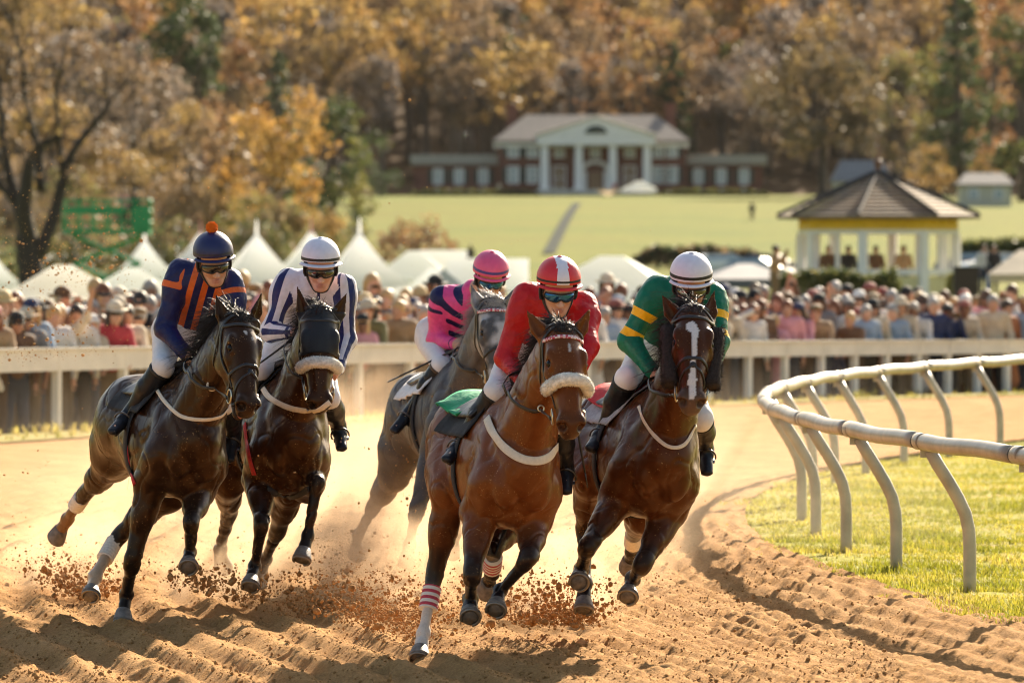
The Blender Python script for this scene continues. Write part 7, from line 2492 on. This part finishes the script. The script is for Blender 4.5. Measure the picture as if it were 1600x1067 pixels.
clods("flying_clods", [
    (135, 925, 37.0, .20, .22, .22, 520, .014, -.12), (95, 905, 37.2, .16, .30, .2, 160, .009, -.15),
    (318, 915, 35.3, .18, .14, .2, 260, .012, .0), (384, 935, 35.6, .16, .14, .2, 240, .011, -.06),
    (500, 955, 35.6, .24, .24, .25, 420, .014, -.05), (545, 925, 37, .2, .50, .3, 220, .009, -.25),
    (600, 968, 33.6, .30, .30, .25, 900, .012, -.10), (640, 985, 32.6, .22, .22, .2, 420, .011, .0), (615, 900, 38.5, .2, .3, .3, 160, .011, .0),
    (865, 968, 33.2, .25, .26, .2, 900, .014, -.03), (905, 972, 33.0, .14, .12, .15, 220, .011, .05), (870, 905, 36, .25, .35, .3, 160, .008, .1),
    (655, 800, 38.6, .10, .5, .2, 60, .009, .0), (760, 965, 33.5, .5, .1, .4, 160, .010, .0),
], M_CLOD, 5, mult=3.4)
clods("flying_sand", [
    (330, 870, 36.5, .8, .9, .6, 700, .0048, -.2), (560, 860, 37.5, .8, 1.0, .6, 800, .0048, -.3), (130, 860, 37.5, .5, .8, .5, 600, .005, -.3),
    (60, 560, 41, .55, 1.2, 1.0, 1300, .0068, .25), (95, 520, 43, .5, 1.4, 1.2, 1300, .007, .35), (220, 640, 39, .6, 1.2, 1, 350, .0045, -.1),
    (300, 330, 44, 2.4, 1.2, 3, 500, .006, 0), (560, 640, 41, 1.0, 1.4, 1.0, 500, .0045, .0), (450, 760, 34.8, .6, .8, .4, 380, .0042, 0), (620, 480, 41, 1.2, 1.0, 1.5, 260, .004, 0),
    (690, 870, 33.5, .6, .6, .4, 450, .0045, 0), (880, 880, 35.0, .5, .5, .5, 350, .0045, 0), (800, 930, 33.0, .6, .3, .4, 350, .005, 0), (110, 425, 44, .35, .5, 1, 700, .0075, .2),
], M_GRAIN, 6)

def dust_volume():
    m = bpy.data.materials.new("dust"); m.use_nodes = True
    nt = m.node_tree; N, Lk = nt.nodes, nt.links
    N.remove(N["Principled BSDF"])
    pv = N.new("ShaderNodeVolumePrincipled")
    pv.inputs["Color"].default_value = (.94, .80, .64, 1)
    pv.inputs["Anisotropy"].default_value = .2
    g = N.new("ShaderNodeNewGeometry")
    sx = N.new("ShaderNodeSeparateXYZ"); Lk.new(g.outputs["Position"], sx.inputs[0])
    def math_(op, a, b=None, c=None):
        n = N.new("ShaderNodeMath"); n.operation = op
        for i, q in enumerate((a, b, c)):
            if q is None: continue
            if isinstance(q, (int, float)): n.inputs[i].default_value = q
            else: Lk.new(q, n.inputs[i])
        return n.outputs[0]
    def ramp(x, a, b):
        n = N.new("ShaderNodeMapRange"); n.interpolation_type = 'SMOOTHSTEP'
        Lk.new(x, n.inputs["Value"]); n.inputs["From Min"].default_value = a; n.inputs["From Max"].default_value = b
        return n.outputs[0]
    x, y, z = sx.outputs
    nz = N.new("ShaderNodeTexNoise"); nz.inputs["Scale"].default_value = .55; nz.inputs["Detail"].default_value = 4; nz.inputs["Roughness"].default_value = .55
    Lk.new(g.outputs["Position"], nz.inputs["Vector"])
    hgt = math_('SUBTRACT', ramp(z, 2.6, 0.0), 0) if False else ramp(z, 1.5, -.2)
    puff = ramp(nz.outputs["Fac"], .36, .70)
    d = math_('MULTIPLY', hgt, puff)
    d = math_('MULTIPLY', d, math_('MULTIPLY', ramp(y, 38.5, 42.0), ramp(y, 62.0, 46.0)))
    d = math_('MULTIPLY', d, math_('MULTIPLY', ramp(x, -5.8, -1.8), ramp(x, 4.6, 1.2)))
    d = math_('MULTIPLY', d, DUST)
    Lk.new(d, pv.inputs["Density"])
    Lk.new(pv.outputs[0], N["Material Output"].inputs["Volume"])
    o = MB().box((.2, 54.0, 1.3), (13.4, 37.2, 2.62)).build("dust_cloud", m, None, False)
    tag(o, kind="stuff")
    m.cycles.volume_sampling = 'MULTIPLE_IMPORTANCE' if hasattr(m.cycles, "volume_sampling") else m.cycles.volume_sampling
DUST = .07
dust_volume()

def dust_puff(px, py, Y, rx, rz, amt, skew=0.0, col=(.86, .64, .43)):
    """sand dust thrown up by one hoof strike: a small ragged cloud of its own"""
    m = bpy.data.materials.new("dust_puff"); m.use_nodes = True
    nt = m.node_tree; N, Lk = nt.nodes, nt.links
    N.remove(N["Principled BSDF"])
    pv = N.new("ShaderNodeVolumePrincipled")
    pv.inputs["Color"].default_value = (*col, 1); pv.inputs["Anisotropy"].default_value = .25
    c = P(px, py, Y); c[2] = max(c[2], rz * .72)
    tc = N.new("ShaderNodeTexCoord")
    mp = N.new("ShaderNodeMapping"); mp.inputs["Scale"].default_value = (1 / rx, 1 / rx, 1 / rz)
    Lk.new(tc.outputs["Object"], mp.inputs["Vector"])
    nz = N.new("ShaderNodeTexNoise"); nz.inputs["Scale"].default_value = 3.4 / max(rx, .3); nz.inputs["Detail"].default_value = 5; nz.inputs["Roughness"].default_value = .65
    off = N.new("ShaderNodeVectorMath"); off.operation = 'ADD'; off.inputs[1].default_value = (px * .1, py * .1, 0)
    Lk.new(tc.outputs["Object"], off.inputs[0]); Lk.new(off.outputs[0], nz.inputs["Vector"])
    ln = N.new("ShaderNodeVectorMath"); ln.operation = 'LENGTH'; Lk.new(mp.outputs[0], ln.inputs[0])
    def ramp(x, a, b):
        n = N.new("ShaderNodeMapRange"); n.interpolation_type = 'SMOOTHSTEP'
        Lk.new(x, n.inputs["Value"]); n.inputs["From Min"].default_value = a; n.inputs["From Max"].default_value = b
        return n.outputs[0]
    a = ramp(ln.outputs["Value"], 1.0, .05); b = ramp(nz.outputs["Fac"], .38, .72)
    mu = N.new("ShaderNodeMath"); mu.operation = 'MULTIPLY'; Lk.new(a, mu.inputs[0]); Lk.new(b, mu.inputs[1])
    m2 = N.new("ShaderNodeMath"); m2.operation = 'MULTIPLY'; Lk.new(mu.outputs[0], m2.inputs[0]); m2.inputs[1].default_value = amt
    Lk.new(m2.outputs[0], pv.inputs["Density"]); Lk.new(pv.outputs[0], N["Material Output"].inputs["Volume"])
    o = MB().box((0, 0, 0), (2 * rx, 2 * rx, 2 * rz)).build("dust_puff", m, None, False)
    o.location = c
    tag(o, kind="stuff")
for args in ((120, 900, 37.6, .55, .38, 6), (60, 900, 38.2, .5, .3, 3), (320, 900, 36.6, .45, .30, 5), (395, 905, 37.0, .5, .35, 4), (530, 900, 37.6, .55, .50, 6), (610, 925, 36.2, .60, .42, 7),
             (655, 850, 39.6, .6, .75, 3.5), (740, 900, 36.5, .6, .5, 3), (860, 925, 35.4, .6, .42, 6), (900, 930, 34.6, .4, .28, 4), (430, 860, 39, .9, .7, 1.6), (220, 860, 39, .9, .7, 1.6), (560, 780, 42, 1.2, 1.0, 1.2), (960, 880, 37, .7, .5, 1.6)):
    dust_puff(*args)

# the autumn haze of the valley
def haze():
    m = bpy.data.materials.new("haze"); m.use_nodes = True
    nt = m.node_tree; N, Lk = nt.nodes, nt.links
    N.remove(N["Principled BSDF"])
    pv = N.new("ShaderNodeVolumePrincipled")
    pv.inputs["Color"].default_value = (.96, .90, .82, 1)
    pv.inputs["Density"].default_value = HAZE
    pv.inputs["Anisotropy"].default_value = .1
    Lk.new(pv.outputs[0], N["Material Output"].inputs["Volume"])
    tag(MB().box((0, 1185, 154), (2000, 2460, 314)).build("haze", m, None, False), kind="stuff")
HAZE = .000013
haze()
scene.cycles.volume_step_rate = 2.0
scene.cycles.volume_max_steps = 96
scene.cycles.volume_bounces = 1

# loose crumbs of sand lying on the harrowed surface
def crumbs(N, seed):
    import bmesh
    r = np.random.default_rng(seed)
    Y = 28.8 + 15 * r.uniform(0, 1, N) ** 1.5
    X = r.uniform(-1.05, .75, N) * .0905 * Y
    rad = np.hypot(X - CX, Y - CY)
    keep = (rad > 60.5) & (fbm(np.stack([X, Y, X * 0], 1) * 1.6, 71, 2) + r.uniform(-.25, .25, N) > .45)
    X, Y, rad = X[keep], Y[keep], rad[keep]; n = len(X)
    z = track_z(np.stack([X, Y], 1), rad, s_of(X, Y))
    bm = bmesh.new(); bmesh.ops.create_icosphere(bm, subdivisions=1, radius=1)
    bv = np.array([v.co[:] for v in bm.verts]); bf = np.array([[v.index for v in f.verts] for f in bm.faces]); bm.free()
    s = np.clip(.0042 * np.exp(r.normal(0, .55, n)), .002, .016)
    d = bv[None] * (1 + r.uniform(-.35, .3, (n, len(bv), 1))) * r.uniform(.65, 1.25, (n, 1, 3))
    v = np.stack([X, Y, z + s * .25], 1)[:, None] + d * s[:, None, None]
    f = bf[None] + (np.arange(n) * len(bv))[:, None, None]
    tag(to_mesh("sand_crumbs", v.reshape(-1, 3), f.reshape(-1, 3), M_DIRT, None, True), kind="stuff")
crumbs(34000, 17)
